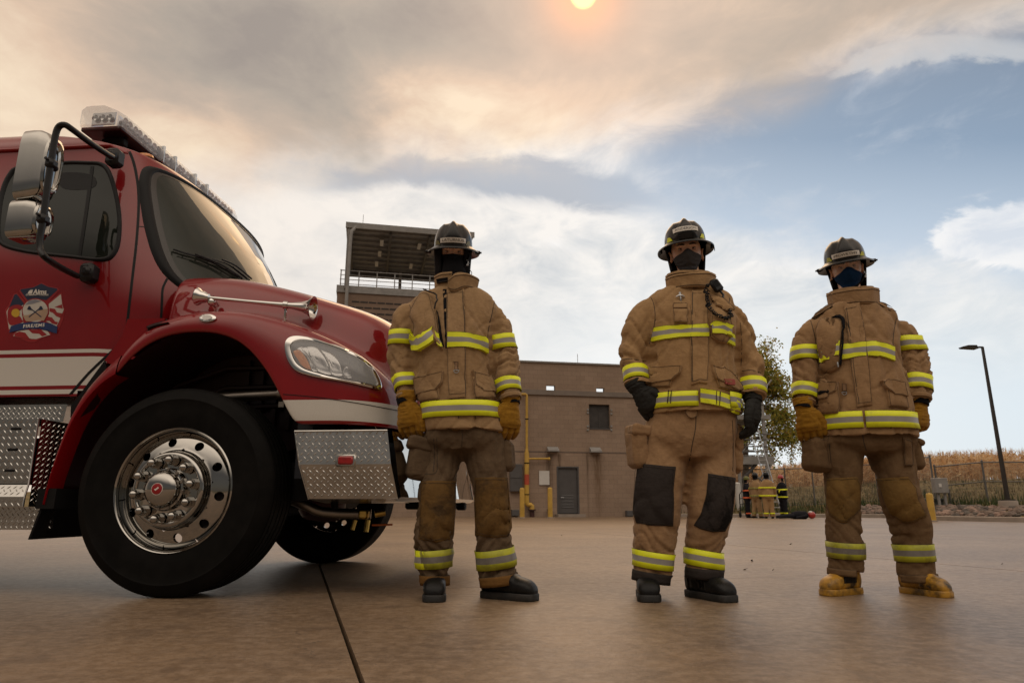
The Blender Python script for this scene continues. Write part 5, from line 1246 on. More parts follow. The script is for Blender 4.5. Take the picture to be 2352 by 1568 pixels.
m_tan3=fabric('brown_tan_fabric',(.300,.182,.092),(.15,.09,.05),.3)
m_tan3p=fabric('brown_trouser_fabric',(.150,.092,.048),(.07,.045,.025),.5,2.6)
m_leath=fabric('soiled_leather_patch',(.130,.072,.024),(.035,.024,.016),.85,4.5,900,.5)
m_leath3=fabric('yellowish_leather_patch',(.165,.095,.030),(.06,.038,.018),.7,3.5,900,.55)
m_cuff=fabric('worn_cuff_leather',(.15,.075,.022),(.05,.03,.015),.5)
m_yel=M_('fluorescent_tape',(.80,.84,.012),.5,.05,30,.2,600,.001,dirt=((.42,.42,.02),9,.55,.85))
m_sil=M_('reflective_silver_tape',(.31,.29,.275),.38,.06,20,.25,900,.001)
m_yeld=M_('grimy_fluorescent_tape',(.42,.42,.02),.55,.2,18,.2,600,.001,dirt=((.13,.11,.035),7,.45,.7))
m_sild=M_('grimy_silver_tape',(.19,.175,.16),.45,.15,20,.2,900,.001,dirt=((.09,.075,.06),7,.45,.7))
m_thread=M_('dark_stitching',(.045,.03,.018),.8,.2)
m_glovey=fabric('yellow_suede',(.30,.150,.016),(.14,.066,.012),.6,9,900)
m_glovek=fabric('grey_suede_palm',(.085,.075,.065),(.04,.035,.03),.5,9,900)
m_gloveb=fabric('black_glove_fabric',(.030,.030,.029),(.016,.016,.016),.5,9,600)
m_kneeb=fabric('black_knee_patch',(.034,.028,.026),(.004,.0035,.0035),.95,1.6,800,.42)
m_blackc=fabric('black_cloth',(.009,.009,.011),(.006,.006,.007),.3)
m_maskg=fabric('grey_mask_cloth',(.062,.062,.068),(.05,.05,.055),.3); m_maskb=fabric('blue_mask_cloth',(.008,.036,.105),(.006,.022,.06),.4)
m_helm=M_('black_helmet_shell',(.009,.0085,.0085),.30,.25,9,.12,90,.002,coat=.3,coatr=.10,spec=.2,dirt=((.022,.018,.015),14,.65,.9))
m_skin,nt,b=NT('skin'); setp(b,rough=.5,spec=.4); b.inputs['Subsurface Weight'].default_value=.12; b.inputs['Subsurface Radius'].default_value=(.012,.004,.002)
v=coords(nt); nt.links.new(ramp(nt,noise(nt,v,18,4),[(.3,(.70,.43,.31)),(.7,(.80,.53,.40))]),b.inputs['Base Color']); bump(nt,b,noise(nt,v,220,3),.15,.001)
m_brow=M_('eyebrow_hair',(.030,.018,.012),.8,.3,200,.6,400,.001)
m_lip=M_('eyelid_skin',(.40,.21,.155),.5,.1)
m_eye=M_('eye_white',(.50,.47,.44),.15,.04); m_iris=M_('iris',(.03,.02,.014),.08,.1)
m_boot=M_('black_boot_leather',(.008,.0075,.0075),.42,.3,12,.4,120,.002,spec=.22,dirt=((.03,.024,.018),16,.6,.85)); m_sole=M_('rubber_sole',(.009,.0085,.008),.6,.3,20,.4,80,.003,dirt=((.04,.03,.024),12,.5,.8))
m_booty=M_('yellow_rubber_boot',(.44,.225,.020),.45,.2,10,.3,60,.002,dirt=((.04,.025,.010),9,.47,.64)); m_bootw=M_('pale_heel_rubber',(.45,.40,.34),.5,.2)
m_plate=M_('white_name_strip',(.66,.62,.56),.45,.06,30)
m_webb=M_('tan_webbing',(.27,.165,.09),.8,.1)

class Fig:
    def __init__(s,root,Y0,seed):
        s.root=root; s.Y=Y0; s.seed=seed
    def W(s,u,v,dy=0): return aty(u,v,s.Y+dy)
    def px(s,p): return (p.y*_c+(p.z-CH)*_s)/CF     # metres per pixel at p
    def ring(s,uL,uR,v,b,dy=0,n=40,e=2.35):
        c=s.W((uL+uR)/2,v,dy); a=(uR-uL)/2*s.px(c)
        return [Vector((c.x+a*math.copysign(abs(math.cos(t))**(2/e),math.cos(t)),c.y+b*math.copysign(abs(math.sin(t))**(2/e),math.sin(t)),c.z)) for t in [2*PI*k/n for k in range(n)]]
    def rings(s,mb,L):
        """L rows (uL,uR,v,b,dy) resampled smoothly"""
        vs=[l[2] for l in L]; out=[]; N_=(len(L)-1)*4
        for i in range(N_+1):
            k=i/4; j=min(int(k),len(L)-2); v=vs[j]+(vs[j+1]-vs[j])*(k-j)
            out.append(s.ring(interp(v,vs,[l[0] for l in L]),interp(v,vs,[l[1] for l in L]),v,interp(v,vs,[l[3] for l in L]),interp(v,vs,[l[4] for l in L])))
        return mb.grid(out,cv=True,capu=True)
    def limb(s,mb,L,n=24,kd=1.0):
        """L rows (u,v,rpx,dy)"""
        ks=list(range(len(L))); C_=[];Rr=[]
        for i in range((len(L)-1)*5+1):
            k=i/5; u=interp(k,ks,[l[0] for l in L]);v=interp(k,ks,[l[1] for l in L]);r=interp(k,ks,[l[2] for l in L]);dy=interp(k,ks,[l[3] for l in L])
            c=s.W(u,v,dy); C_.append(c); Rr.append(r*s.px(c))
        mb.tube(C_,Rr,n,ry=[q*kd for q in Rr],up=(1,0,0)); return C_,Rr
    def cast(s,bvh):
        def f(p):
            d=ray(*p).normalized(); h=bvh.ray_cast(CAMP,d)
            if h[0] is None: return None
            n=h[1]; n=-n if n.dot(d)>0 else n
            return h[0],n
        return f
def garment(name,mat,root,mb,limbs,voxel,seed,torso_amp=.010,limb_amp=.008,smooth=3,folds=(26,9),par=None):
    V,F,Ed=remesh(mb,voxel,smooth)
    if voxel<.02:
        Nn=vnormals(V,F); near=np.full(len(V),1e9); D_=np.zeros(len(V))
        for k,(ch,rad,amps) in enumerate(limbs):
            dist,t,S,rd=limb_coords(V,ch); w_=dist<near*1.0; near=np.where(w_,dist,near)
            q=np.column_stack([S*folds[0]*.8+vn(rd*1.1,seed+k)*1.0+rd[:,0]*1.1*(1 if k%2 else -1),rd[:,0]*.30+k*7.7,rd[:,1]*.30])
            q2=np.column_stack([S*folds[1]+vn(rd*1.0,seed+k+9)*1.0,rd[:,0]*.7+k*3.3,rd[:,1]*.7])
            A=np.interp(t,[a for a,_ in amps],[b_ for _,b_ in amps])
            d=A*(limb_amp*1.0*crease(vn(q,seed+k*5))+limb_amp*.6*vn(q2,seed+k*5+2)+limb_amp*.5*crease(vn(q*np.array([1.8,1.6,1.6])+5,seed+k*5+6)))
            D_=np.where(w_&(dist<rad*1.5),d,D_)
        q=V*np.array([6.5,5,3.0]); tor=torso_amp*(.9*vn(q,seed+31)+.9*crease(vn(V*np.array([8,7,2.6]),seed+33)))
        q=np.column_stack([V[:,0]*7+V[:,2]*5,V[:,1]*5,V[:,2]*2-V[:,0]*2]); tor+=torso_amp*.9*crease(vn(q,seed+35))
        q=np.column_stack([V[:,0]*11-V[:,2]*9,V[:,1]*8,V[:,2]*5+V[:,0]*4]); tor+=torso_amp*.6*crease(vn(q,seed+37))
        D_=D_+tor*(1 if not limbs else np.clip(near*0+.75,0,1))
        D_+=.0008*vn(V*45,seed+40)-np.where(near<1e8,.008,.006)
        V=V+Nn*D_[:,None]; V=lap(V,Ed,1,.4)
    b=MB(); b.v=[tuple(p) for p in V]; b.f=F; b.m=[0]*len(F); b.uv=[None]*len(F)
    o=b.build(name,mat,par or root,world=True,ang=180,recalc=False)
    bv=BVHTree.FromPolygons([Vector(p) for p in V],F)
    return o,bv
def band_cast(bvh,C,ax,e1,e2,w,ra,rb,off,tilt=0,n=64,a0=0,a1=360,rows=(0,.33,.67,1),wob=None):
    """tape wrapped round a limb or the trunk: rays from the axis outward. ra,rb guard radii"""
    cl=(a1-a0)>=359; last={}; O=[];D2=[];RR_=[]
    for r in rows:
        oo=[];dd=[];rr=[]
        for k in range(n if cl else n+1):
            t=R(a0+(a1-a0)*k/n); d=(e1*math.cos(t)+e2*math.sin(t)).normalized()
            o=C+ax*((r-.5)*w+tilt*math.cos(t)+(wob(t) if wob else 0))
            g=1/math.sqrt((math.cos(t)/ra)**2+(math.sin(t)/rb)**2)
            h=bvh.ray_cast(o,d,g*1.45)
            if h[0] is None: q=last.get(k,g*.82)
            else: q=(h[0]-o).length; last[k]=q
            oo.append(o);dd.append(d);rr.append(q)
        O.append(oo);D2.append(dd);RR_.append(rr)
    m_=len(RR_[0]); P=[]
    mx=[[max(RR_[i][(k+s)%m_] if cl else RR_[i][min(max(k+s,0),m_-1)] for s in(-1,0,1)) for k in range(m_)] for i in range(len(rows))]
    for i in range(len(rows)):
        col=[max(mx[i][k],sum(mx[q][k] for q in range(len(rows)))/len(rows)) for k in range(m_)]
        for _ in range(2): col=[(col[(k-1)%m_]+2*col[k]+col[(k+1)%m_])/4 if (cl or 0<k<m_-1) else col[k] for k in range(m_)]
        P.append([O[i][k]+D2[i][k]*(max(col[k],RR_[i][k])+off) for k in range(m_)])
    return P,cl
def tape(name,par,bvh,C,ax,e1,e2,w,ra,rb,mats,off=.0035,**k):
    off=off+.0005
    P,cl=band_cast(bvh,C,ax,e1,e2,w,ra,rb,off,**k)
    mb=MB(); vs=[p for r in P for p in r]; nv=len(P[0]); fs=[];mi=[]
    for i in range(len(P)-1):
        for j in range(nv if cl else nv-1):
            fs.append((i*nv+j,i*nv+(j+1)%nv,(i+1)*nv+(j+1)%nv,(i+1)*nv+j)); mi.append(1 if i==1 else 0)
    mb.v=[tuple(p) for p in vs]; mb.f=fs; mb.m=mi; mb.uv=[None]*len(fs)
    o=mb.build(name,mats,par,world=True,ang=60,recalc=False)
    md=o.modifiers.new('s','SOLIDIFY'); md.thickness=.003; md.offset=0
    # stitching lines
    sb=MB()
    for r in(0,-1):
        row=P[r]; q=row+[row[0]] if cl else row
        sb.tube([p for p in q],.0011,4,caps=False)
    sb.build('stitching',m_thread,o,world=True)
    return o
def patch(name,par,cast,pts,off,mat,sm=0,edge=None,n=6,puff=0,stitch=True,drop=None):
    """cloth patch laid on a garment, outline in photo pixels"""
    o_=smooth_outline(pts,sm) if sm else [Vector(pts[i]).lerp(Vector(pts[(i+1)%len(pts)]),t/6) for i in range(len(pts)) for t in range(6)]
    edge=off+.004 if edge is None else edge
    sc=[1.006,1.0,.985]+[1-(i+1)/n*.96 for i in range(n)]
    offs=[off-edge,off*.8,off]+[off+puff*math.sin(min(1,(i+1)/n*1.6)*PI/2) for i in range(n)]
    mb=drape_ring(MB(),rings(o_,sc),cast,offs,0,True); ob=mb.build(name,mat,par,world=True,ang=60)
    if stitch:
        st=MB(); q=rings(o_,[.93])[0]; pl=[cast(p) for p in q]; pl=[h[0]+h[1]*(off+puff*.35+.0012) for h in pl if h]
        if len(pl)>3: st.tube(pl+[pl[0]],.0009,4,caps=False); st.build('stitching',m_thread,ob,world=True)
    return ob
def seam(name,par,cast,path,w=2.0,mat=None,off=.001,k=5):
    mb=drape_strip(dens(path,k),w,cast,off)
    if mb.f: return mb.build(name,mat or m_thread,par,world=True)
def tapepoly(name,par,cast,top,bot,mats,off=.005,n=10):
    """tape piece between two pixel polylines"""
    T=dens(top,4);B=dens(bot,4); m=min(len(T),len(B)); P=[]
    for r,o in((-.02,-.004),(0,off),(.33,off),(.67,off),(1,off),(1.02,-.004)):
        row=[];last=None
        for i in range(m):
            h=cast(T[i].lerp(B[i],r)); 
            if h is None: h=last
            if h is None: row=None;break
            last=h; row.append(h[0]+h[1]*o)
        if row: P.append(row)
    if len(P)<6: return None
    mb=MB();nv=m
    for i in range(5):
        mb2=[]
    vs=[p for r in P for p in r]; fs=[];mi=[]
    for i in range(5):
        for j in range(nv-1): fs.append((i*nv+j,i*nv+j+1,(i+1)*nv+j+1,(i+1)*nv+j)); mi.append(1 if i==2 else 0)
    mb.v=[tuple(p) for p in vs];mb.f=fs;mb.m=mi;mb.uv=[None]*len(fs)
    o=mb.build(name,mats,par,world=True,ang=60)
    sb=MB()
    for r in(1,4): sb.tube(P[r],.0010,4,caps=False)
    sb.build('stitching',m_thread,o,world=True); return o
# ---------------- head, mask and helmet ----------------
def headmesh(mb,M):
    nu,nv=72,56; P=[]
    for i in range(nv+1):
        ph=PI*i/nv; row=[]
        for j in range(nu):
            t=2*PI*j/nu; x=math.sin(ph)*math.cos(t); y=math.sin(ph)*math.sin(t); z=math.cos(ph)
            fx,fy=.074,.092; zz=z*.122 if z>0 else z*.125
            # narrow jaw
            if z<0: k=1-.34*(-z)**1.5; fx*=k; fy*=(1-.12*(-z)**2)
            X,Y,Z=x*fx,y*fy,zz-.0
            if y<0:  # face side (-y)
                g=lambda a,b,sx,sz: math.exp(-((X-a)/sx)**2-((Z-b)/sz)**2)
                Y+= .010*(g(.031,.0,.019,.012)+g(-.031,.0,.019,.012))
                Y-= .022*g(0,-.034,.012,.018)+.011*g(0,-.010,.009,.022)
                Y-= .006*(g(.03,.022,.028,.008)+g(-.03,.022,.028,.008))
                Y-= .005*(g(.042,-.035,.02,.02)+g(-.042,-.035,.02,.02))
                Y-= .006*g(0,-.072,.024,.010)
                Y-= .008*g(0,-.108,.022,.014)
            row.append(M@Vector((X,Y,Z)))
        P.append(row)
    mb.grid(P,cv=True)
    for s in(-1,1):  # ears
        q=[]
        for k in range(15):
            a=2*PI*k/14; q.append(M@Vector((s*(.077+.008*math.sin(a)**2),.012+.016*math.cos(a),-.018+.030*math.sin(a))))
        mb.tube(q,.0055,8); mb.sphere(M@Vector((s*.074,.012,-.018)),(.008,.014,.026),12,8)
    return mb
def headsurf(X,Z):
    """front surface y of the covered lower face"""
    z=Z/.125 if Z<0 else Z/.122; fx,fy=.074,.092
    if z<0: fx*=1-.34*(-z)**1.5; fy*=(1-.12*z*z)
    s=1-z*z-(X/fx)**2
    return -fy*math.sqrt(max(s,0.0)),fx
def make_head(F,hc,yaw,tilt,roll,sc=1.0):
    M=Matrix.Translation(hc)@Matrix.Rotation(R(yaw),4,'Z')@Matrix.Rotation(R(tilt),4,'X')@Matrix.Rotation(R(roll),4,'Y')@Matrix.Scale(sc,4)
    return M
def face_parts(F,body,M,gaze=0,glasses=False):
    root=F.root
    for s in(-1,1):
        c=Vector((s*.031,-.0672,.001))
        e=MB().sphere(M@c,.0130,20,14).build('eye',m_eye,root,world=True)
        MB().sphere(M@(c+Vector((gaze*.002,-.0086,-.0002))),(.0062,.0052,.0062),14,10).build('iris',m_iris,e,world=True)
        for up in(1,-1):
            P=[]
            for i in range(7):
                row=[]
                for j in range(13):
                    a=PI*j/12; el=R((11 if up>0 else -11)+up*i*8)
                    row.append(M@(c+Vector((math.cos(a)*math.cos(el)*.0143,-math.sin(a)*math.cos(el)*.0143,math.sin(el)*.0143))))
                P.append(row)
            MB().grid(P).build('eyelid',m_lip,e,world=True)
        P=[];
        for k in range(9):
            t=k/8; x=s*(.012+.036*t); z=.0185+.006*math.sin(t*PI*.8)-.002*t; y=headsurf(x,z)[0]-.0055
            P.append(M@Vector((x,y,z)))
        MB().tube(P,[.003,.0048,.0052,.0052,.005,.0045,.0038,.0028,.0015],6).build('eyebrow',m_brow,root,world=True)
def shellgrid(M,a0,a1,n,zs,rf,name,mat,par,thick=.003,zf=None):
    P=[]
    for k,z in enumerate(zs):
        row=[]
        for j in range(n+1):
            a=R(a0+(a1-a0)*j/n); zz=z+(zf(a,k/(len(zs)-1)) if zf else 0); x,y=rf(a,zz,k/(len(zs)-1)); row.append(M@Vector((x,y,zz)))
        P.append(row)
    o=MB().grid(P).build(name,mat,par,world=True,ang=80); md=o.modifiers.new('s','SOLIDIFY'); md.thickness=thick; md.offset=1; return o
def helmet(F,M,nameplate,style,tw=None):
    """shell, brim, front crest, name strip, ear cloth, ratchets. style: dict"""
    root=F.root; H=MB(); n=72
    a_,b_,h_=.104,.128,style.get('h',.132); z0=style.get('z0',.030); P=[]
    for i in range(25):
        ph=PI/2*i/24; row=[]
        zz=math.sin(ph)**(.86)
        for j in range(n):
            t=2*PI*j/n; cx_,cy_=math.cos(t),math.sin(t)
            k=math.cos(ph)**.62
            x,y=a_*k*cx_,b_*k*cy_; z=z0+h_*zz
            # crest: raised triangular front facet and a ridge over the top
            zr=(z-z0)/h_; front=max(0,-cy_)
            wd=.058*(1-zr)**.9+.010
            e=float(sstep(wd*1.05,wd*.75,abs(x))) if y<.03 else 0
            y-=.013*e*(front>0)*min(1,zr*3.0+.1)*(1-.1*zr)
            z+=.012*math.exp(-(x/.013)**2)*float(sstep(.5,.95,zr))
            z+=.004*math.exp(-((abs(x)-.052)/.010)**2)*float(sstep(.45,.9,zr))
            row.append(M@Vector((x,y+.006,z)))
        P.append(row)
    H.grid(P,cv=True); ho=H.build('helmet',m_helm,root,world=True,ang=70)
    B=[]
    for i,(k,dz) in enumerate([(1.0,.006),(1.02,.002),(1.10,-.004),(1.22,-.008),(1.31,-.013),(1.335,-.018),(1.33,-.022),(1.29,-.019),(1.15,-.012),(.98,-.006)]):
        row=[]
        for j in range(n):
            t=2*PI*j/n; back=max(0,math.sin(t)); ff=max(0,-math.sin(t))
            kk=1+(k-1)*(1.05+.35*back-.12*ff)
            row.append(M@Vector((a_*kk*math.cos(t)*1.02,b_*kk*math.sin(t)+.006,z0+dz*(1+.9*back)-(.006*abs(math.cos(t))**2 if k>1.1 else 0))))
        B.append(row)
    MB().grid(B,cv=True).build('brim',m_helm,ho,world=True,ang=50)
    # name strip
    zp,hp,wp,rl=style.get('plate',(.052,.023,.050,0))
    P=[];
    def ps(x,z):
        zr=max(0,min(.999,(z-z0)/h_)); ph=math.asin(min(1,zr**(1/.86))); k=math.cos(ph)**.62
        y=-b_*k*math.sqrt(max(0,1-(x/(a_*k))**2)); wd=.058*(1-zr)**.9+.010
        y-=.013*min(1,zr*3+.1)*(1-.1*zr)*float(sstep(wd*1.5,wd*.8,abs(x))); return y+.006-.0025
    def pp(s,t,o=0): x=s*wp; z=zp+t*hp/2+s*rl; return Vector((x,ps(x,z)-o,z))
    PP=MB().grid([[M@pp(-1+2*i/16,-1+2*j/4) for i in range(17)] for j in range(5)]).build('name_strip',m_plate,ho,world=True)
    # letters follow the strip
    cu=bpy.data.curves.new('t','FONT'); cu.body=nameplate; cu.size=.0185; cu.align_x='CENTER'; cu.align_y='CENTER'; cu.offset=0
    t_=bpy.data.objects.new('t',cu); COL.objects.link(t_); bpy.context.view_layer.update()
    me=bpy.data.meshes.new_from_object(t_.evaluated_get(bpy.context.evaluated_depsgraph_get())); bpy.data.objects.remove(t_)
    xs=[v.co.x for v in me.vertices]; sx=(wp*2*.86)/(max(xs)-min(xs)); cx0=(max(xs)+min(xs))/2
    mb=MB(); mb.add([M@pp((v.co.x-cx0)*sx/wp,(v.co.y*1.0)/(hp/2),.0012) for v in me.vertices],[tuple(p.vertices) for p in me.polygons]); mb.build('lettering',m_lettk,ho,smooth=False,world=True)
    # reflective side trapezoids
    for s in(-1,1):
        q=[]
        for x_,z_ in((.068,z0+.006),(.094,z0+.008),(.090,z0+.032),(.078,z0+.028)):
            q.append((s*x_,z_))
        rows=[]
        for tt in(0,.5,1):
            r_=[]
            for uu in(0,.25,.5,.75,1):
                x=(q[0][0]*(1-uu)+q[1][0]*uu)*(1-tt)+(q[3][0]*(1-uu)+q[2][0]*uu)*tt; z=(q[0][1]*(1-uu)+q[1][1]*uu)*(1-tt)+(q[3][1]*(1-uu)+q[2][1]*uu)*tt
                r_.append(M@Vector((x,ps(x,z)-.0005,z)))
            rows.append(r_)
        MB().grid(rows).build('reflective_tab',style.get('tab',m_yeld),ho,world=True)
    if style.get('vents'):
        for s in(-1,1):
            for k in range(3):
                z=z0+.006+k*.010; x=s*.034; p=M@Vector((x,ps(x,z)-.003,z)); MB().box(p,(.012,.008,.005),bev=.001).build('vent_slot',m_rubber,ho,world=True)
        MB().grid([[M@Vector((x,ps(x,z)-.004,z)) for x in(-.042,-.02,0,.02,.042)] for z in(z0+.004,z0+.015,z0+.028)]).build('front_bracket',m_blackp,ho,world=True)
    if style.get('ratchet',True):
        for s in(-1,1):
            c=Vector((s*.141,-.01,z0-.022)); r_=MB().cyl(M@(c-Vector((s*.016,0,0))),M@(c+Vector((s*.006,0,0))),.010,n=14).cyl(M@(c+Vector((s*.006,0,0))),M@(c+Vector((s*.014,0,0))),.005,n=10).box(M@(c+Vector((-s*.012,0,.0))),(.016,.03,.016),bev=.003); r_.build('ratchet_knob',m_blackp,ho,world=True)
    else:
        for s in(-1,1):
            c=Vector((s*.128,-.03,z0-.03)); MB().box(M@c,(.012,.03,.028),bev=.004).tube([M@(c+Vector((s*.006,-.01,.01))),M@(c+Vector((s*.009,-.012,-.012))),M@(c+Vector((s*.009,-.01,-.028)))],.002,6).build('brim_clip',m_blackp,ho,world=True)
    # ear and neck cloth
    def rf(a,z,k):
        fl=1-style.get('tp',.10)*k*(1-.5*max(0,math.sin(a)))+.04*math.sin(a*7+F.seed)*k; return (.100*math.cos(a)*fl*style.get('ew',1.),.010+.104*math.sin(a)*fl)
    shellgrid(M,style.get('e0',-26),180-style.get('e0',-26),40,[z0+.002]+[.01-(.135*style.get('el',1.))*q_ for q_ in(0,.22,.44,.66,.85,1.)],rf,'ear_flap_cloth',m_blackc,ho,.006,zf=lambda a,k:-.012*k*math.sin(a*3+F.seed)-.02*k*max(0,math.sin(a)))
    # chin strap with buckle
    if style.get('strap',1):
        s=style.get('strap',1); pts=[Vector((s*.088,-.035,.02)),Vector((s*.086,-.048,-.02)),Vector((s*.076,-.062,-.055)),Vector((s*.060,-.075,-.085)),Vector((s*.03,-.088,-.108)),Vector((0,-.09,-.115))]
        MB().tube([M@p for p in pts],.0045,8,ry=[.008]*6).build('chin_strap',m_blackc,ho,world=True)
        MB().box(M@Vector((s*.079,-.062,-.05)),(.010,.008,.028),rot=Euler((0,R(-18*s),0)),bev=.002).box(M@Vector((s*.076,-.066,-.066)),(.014,.010,.014),bev=.003).build('buckle',m_galv,ho,world=True)
    return ho
def mask(F,M,mat,top,bot,side,nose=.014,pleat=None,puff=.008,name='face_mask',chin=.0):
    """cloth over nose, mouth and chin; top(a) and bottom given in head metres"""
    P=[]; nu,nv=44,26
    for i in range(nv+1):
        k=i/nv; row=[]
        for j in range(nu+1):
            a=-1+2*j/nu; x_ang=a*side
            zt=top(a); zb=bot(a); z=zt+(zb-zt)*k
            z_n=z/.125 if z<0 else z/.122; z_n=max(-.93,z_n)
            fx,fy=.074,.092
            if z_n<0: fx*=1-.34*(-z_n)**1.5; fy*=(1-.12*z_n*z_n)
            q=math.sqrt(max(.04,1-z_n*z_n))
            if z<-.085: q=max(q,math.sqrt(1-.68**2))*(1-.0*k)
            X=(fx*q+.004+puff*.3)*math.sin(R(x_ang)); Y=-(fy*q+puff)*math.cos(R(x_ang))
            Y-=nose*math.exp(-(X/.017)**2-((z+.032)/.026)**2)+.006*math.exp(-(X/.03)**2-((z+.075)/.02)**2)+chin*math.exp(-(X/.03)**2-((z+.108)/.02)**2)
            if pleat: dx,dy=pleat(a,k); Y+=dy
            row.append(M@Vector((X,Y,z)))
        P.append(row)
    o=MB().grid(P).build(name,mat,F.root,world=True,ang=180); md=o.modifiers.new('s','SOLIDIFY'); md.thickness=.0025; md.offset=1
    return o
def glove(F,w,dr,side,mats,L_=.21,yaw=0,curl=1.0,cuff=True,seed=0,sc=1.0,name='glove',curlp=(22,34,26),pinky=1.,thumb=(1,1)):
    """w wrist point, dr down direction, side: +1 thumb towards +x. hand frame: z'=dr, x'=thumb side, y'=palm"""
    z=Vector(dr).normalized(); palm=Matrix.Rotation(R(yaw),3,'Z')@Vector((0,1,0)); palm=(palm-z*palm.dot(z)).normalized(); x=z.cross(palm); x=x if x.x*side>0 else -x
    k=L_/.21
    def Q(a,b_,c_): return Vector(w)+(x*a+palm*b_+z*c_)*k
    mb=MB()
    if cuff: mb.tube([Q(0,0,-.035),Q(0,0,-.005),Q(0,0,.012),Q(0,0,.028)],[.046*k,.044*k,.037*k,.038*k],20,ry=[.040*k,.038*k,.029*k,.027*k],up=x)
    mb.tube([Q(0,0,.01),Q(.002,0,.035),Q(.002,.003,.07),Q(0,.006,.098),Q(0,.012,.112)],[.036*k,.044*k,.049*k,.049*k,.043*k],20,ry=[.026*k,.027*k,.026*k,.022*k,.017*k],up=x)
    for i,(fx,ln,r) in enumerate([(-.0415,.072,.0122),(-.0140,.088,.0132),(.0140,.092,.0135),(.0415,.082,.0132)]):
        p=Q(fx,.008,.098); a=R(12); pts=[Q(fx*.96,.004,.08),p]; ln*=k
        for s_,(f,cu) in enumerate(zip((.42,.32,.30),curlp)):
            a+=R(cu*curl*(1+.10*(3-i)*pinky*.5)); sp=fx*.8
            p=p+(z*math.cos(a)+palm*math.sin(a)+x*(sp*.12))*ln*f; pts.append(p)
        mb.tube(pts,[r*k,r*k*1.02,r*k,r*k*.95,r*k*.72],12)
        mb.sphere(pts[-1],r*k*.74,10,8)
    tp=[Q(.020,.006,.028),Q(.050,.010,.055),Q(.066*thumb[0],.016,.088*thumb[1]),Q(.068*thumb[0],.022,.118*thumb[1]),Q(.064*thumb[0],.026,.134*thumb[1])]
    mb.tube(tp,[.024*k,.0215*k,.0185*k,.0165*k,.011*k],14); mb.sphere(tp[-1],.0115*k,10,8)
    V,Fc,Ed=remesh(mb,.0031*max(1,sc),1); Nn=vnormals(V,Fc)
    ww=np.array(w); zz=(V-ww)@np.array(z)
    q=np.column_stack([zz*70,(V-ww)@np.array(x)*22,(V-ww)@np.array(palm)*22]); A=np.interp(zz,[-.04,.0,.02,.07,.12,.2],[.6,1.,1.2,.7,.8,.5])
    V=V+Nn*((.0026*ridge(vn(q,seed+3))+.0014*vn(V*70,seed))*A)[:,None]
    b=MB(); b.v=[tuple(p) for p in V]; b.f=Fc
    pn=np.array(palm); Fi=np.array([f[:4] if len(f)>=4 else (f[0],f[1],f[2],f[2]) for f in Fc]); fn=np.cross(V[Fi[:,2]]-V[Fi[:,0]],V[Fi[:,3]]-V[Fi[:,1]]); fn/=np.maximum(np.linalg.norm(fn,axis=1,keepdims=True),1e-9)
    cz=zz[Fi].mean(1); cx_=((V-ww)@np.array(x))[Fi].mean(1)
    isp=((fn@pn)>.25)&(cz>.045*k)&(cx_<.050*k)
    b.m=[int(q_) for q_ in isp]; b.uv=[None]*len(Fc)
    return b.build(name,mats,F.root,world=True,ang=180,recalc=False),BVHTree.FromPolygons([Vector(p) for p in V],Fc),Q
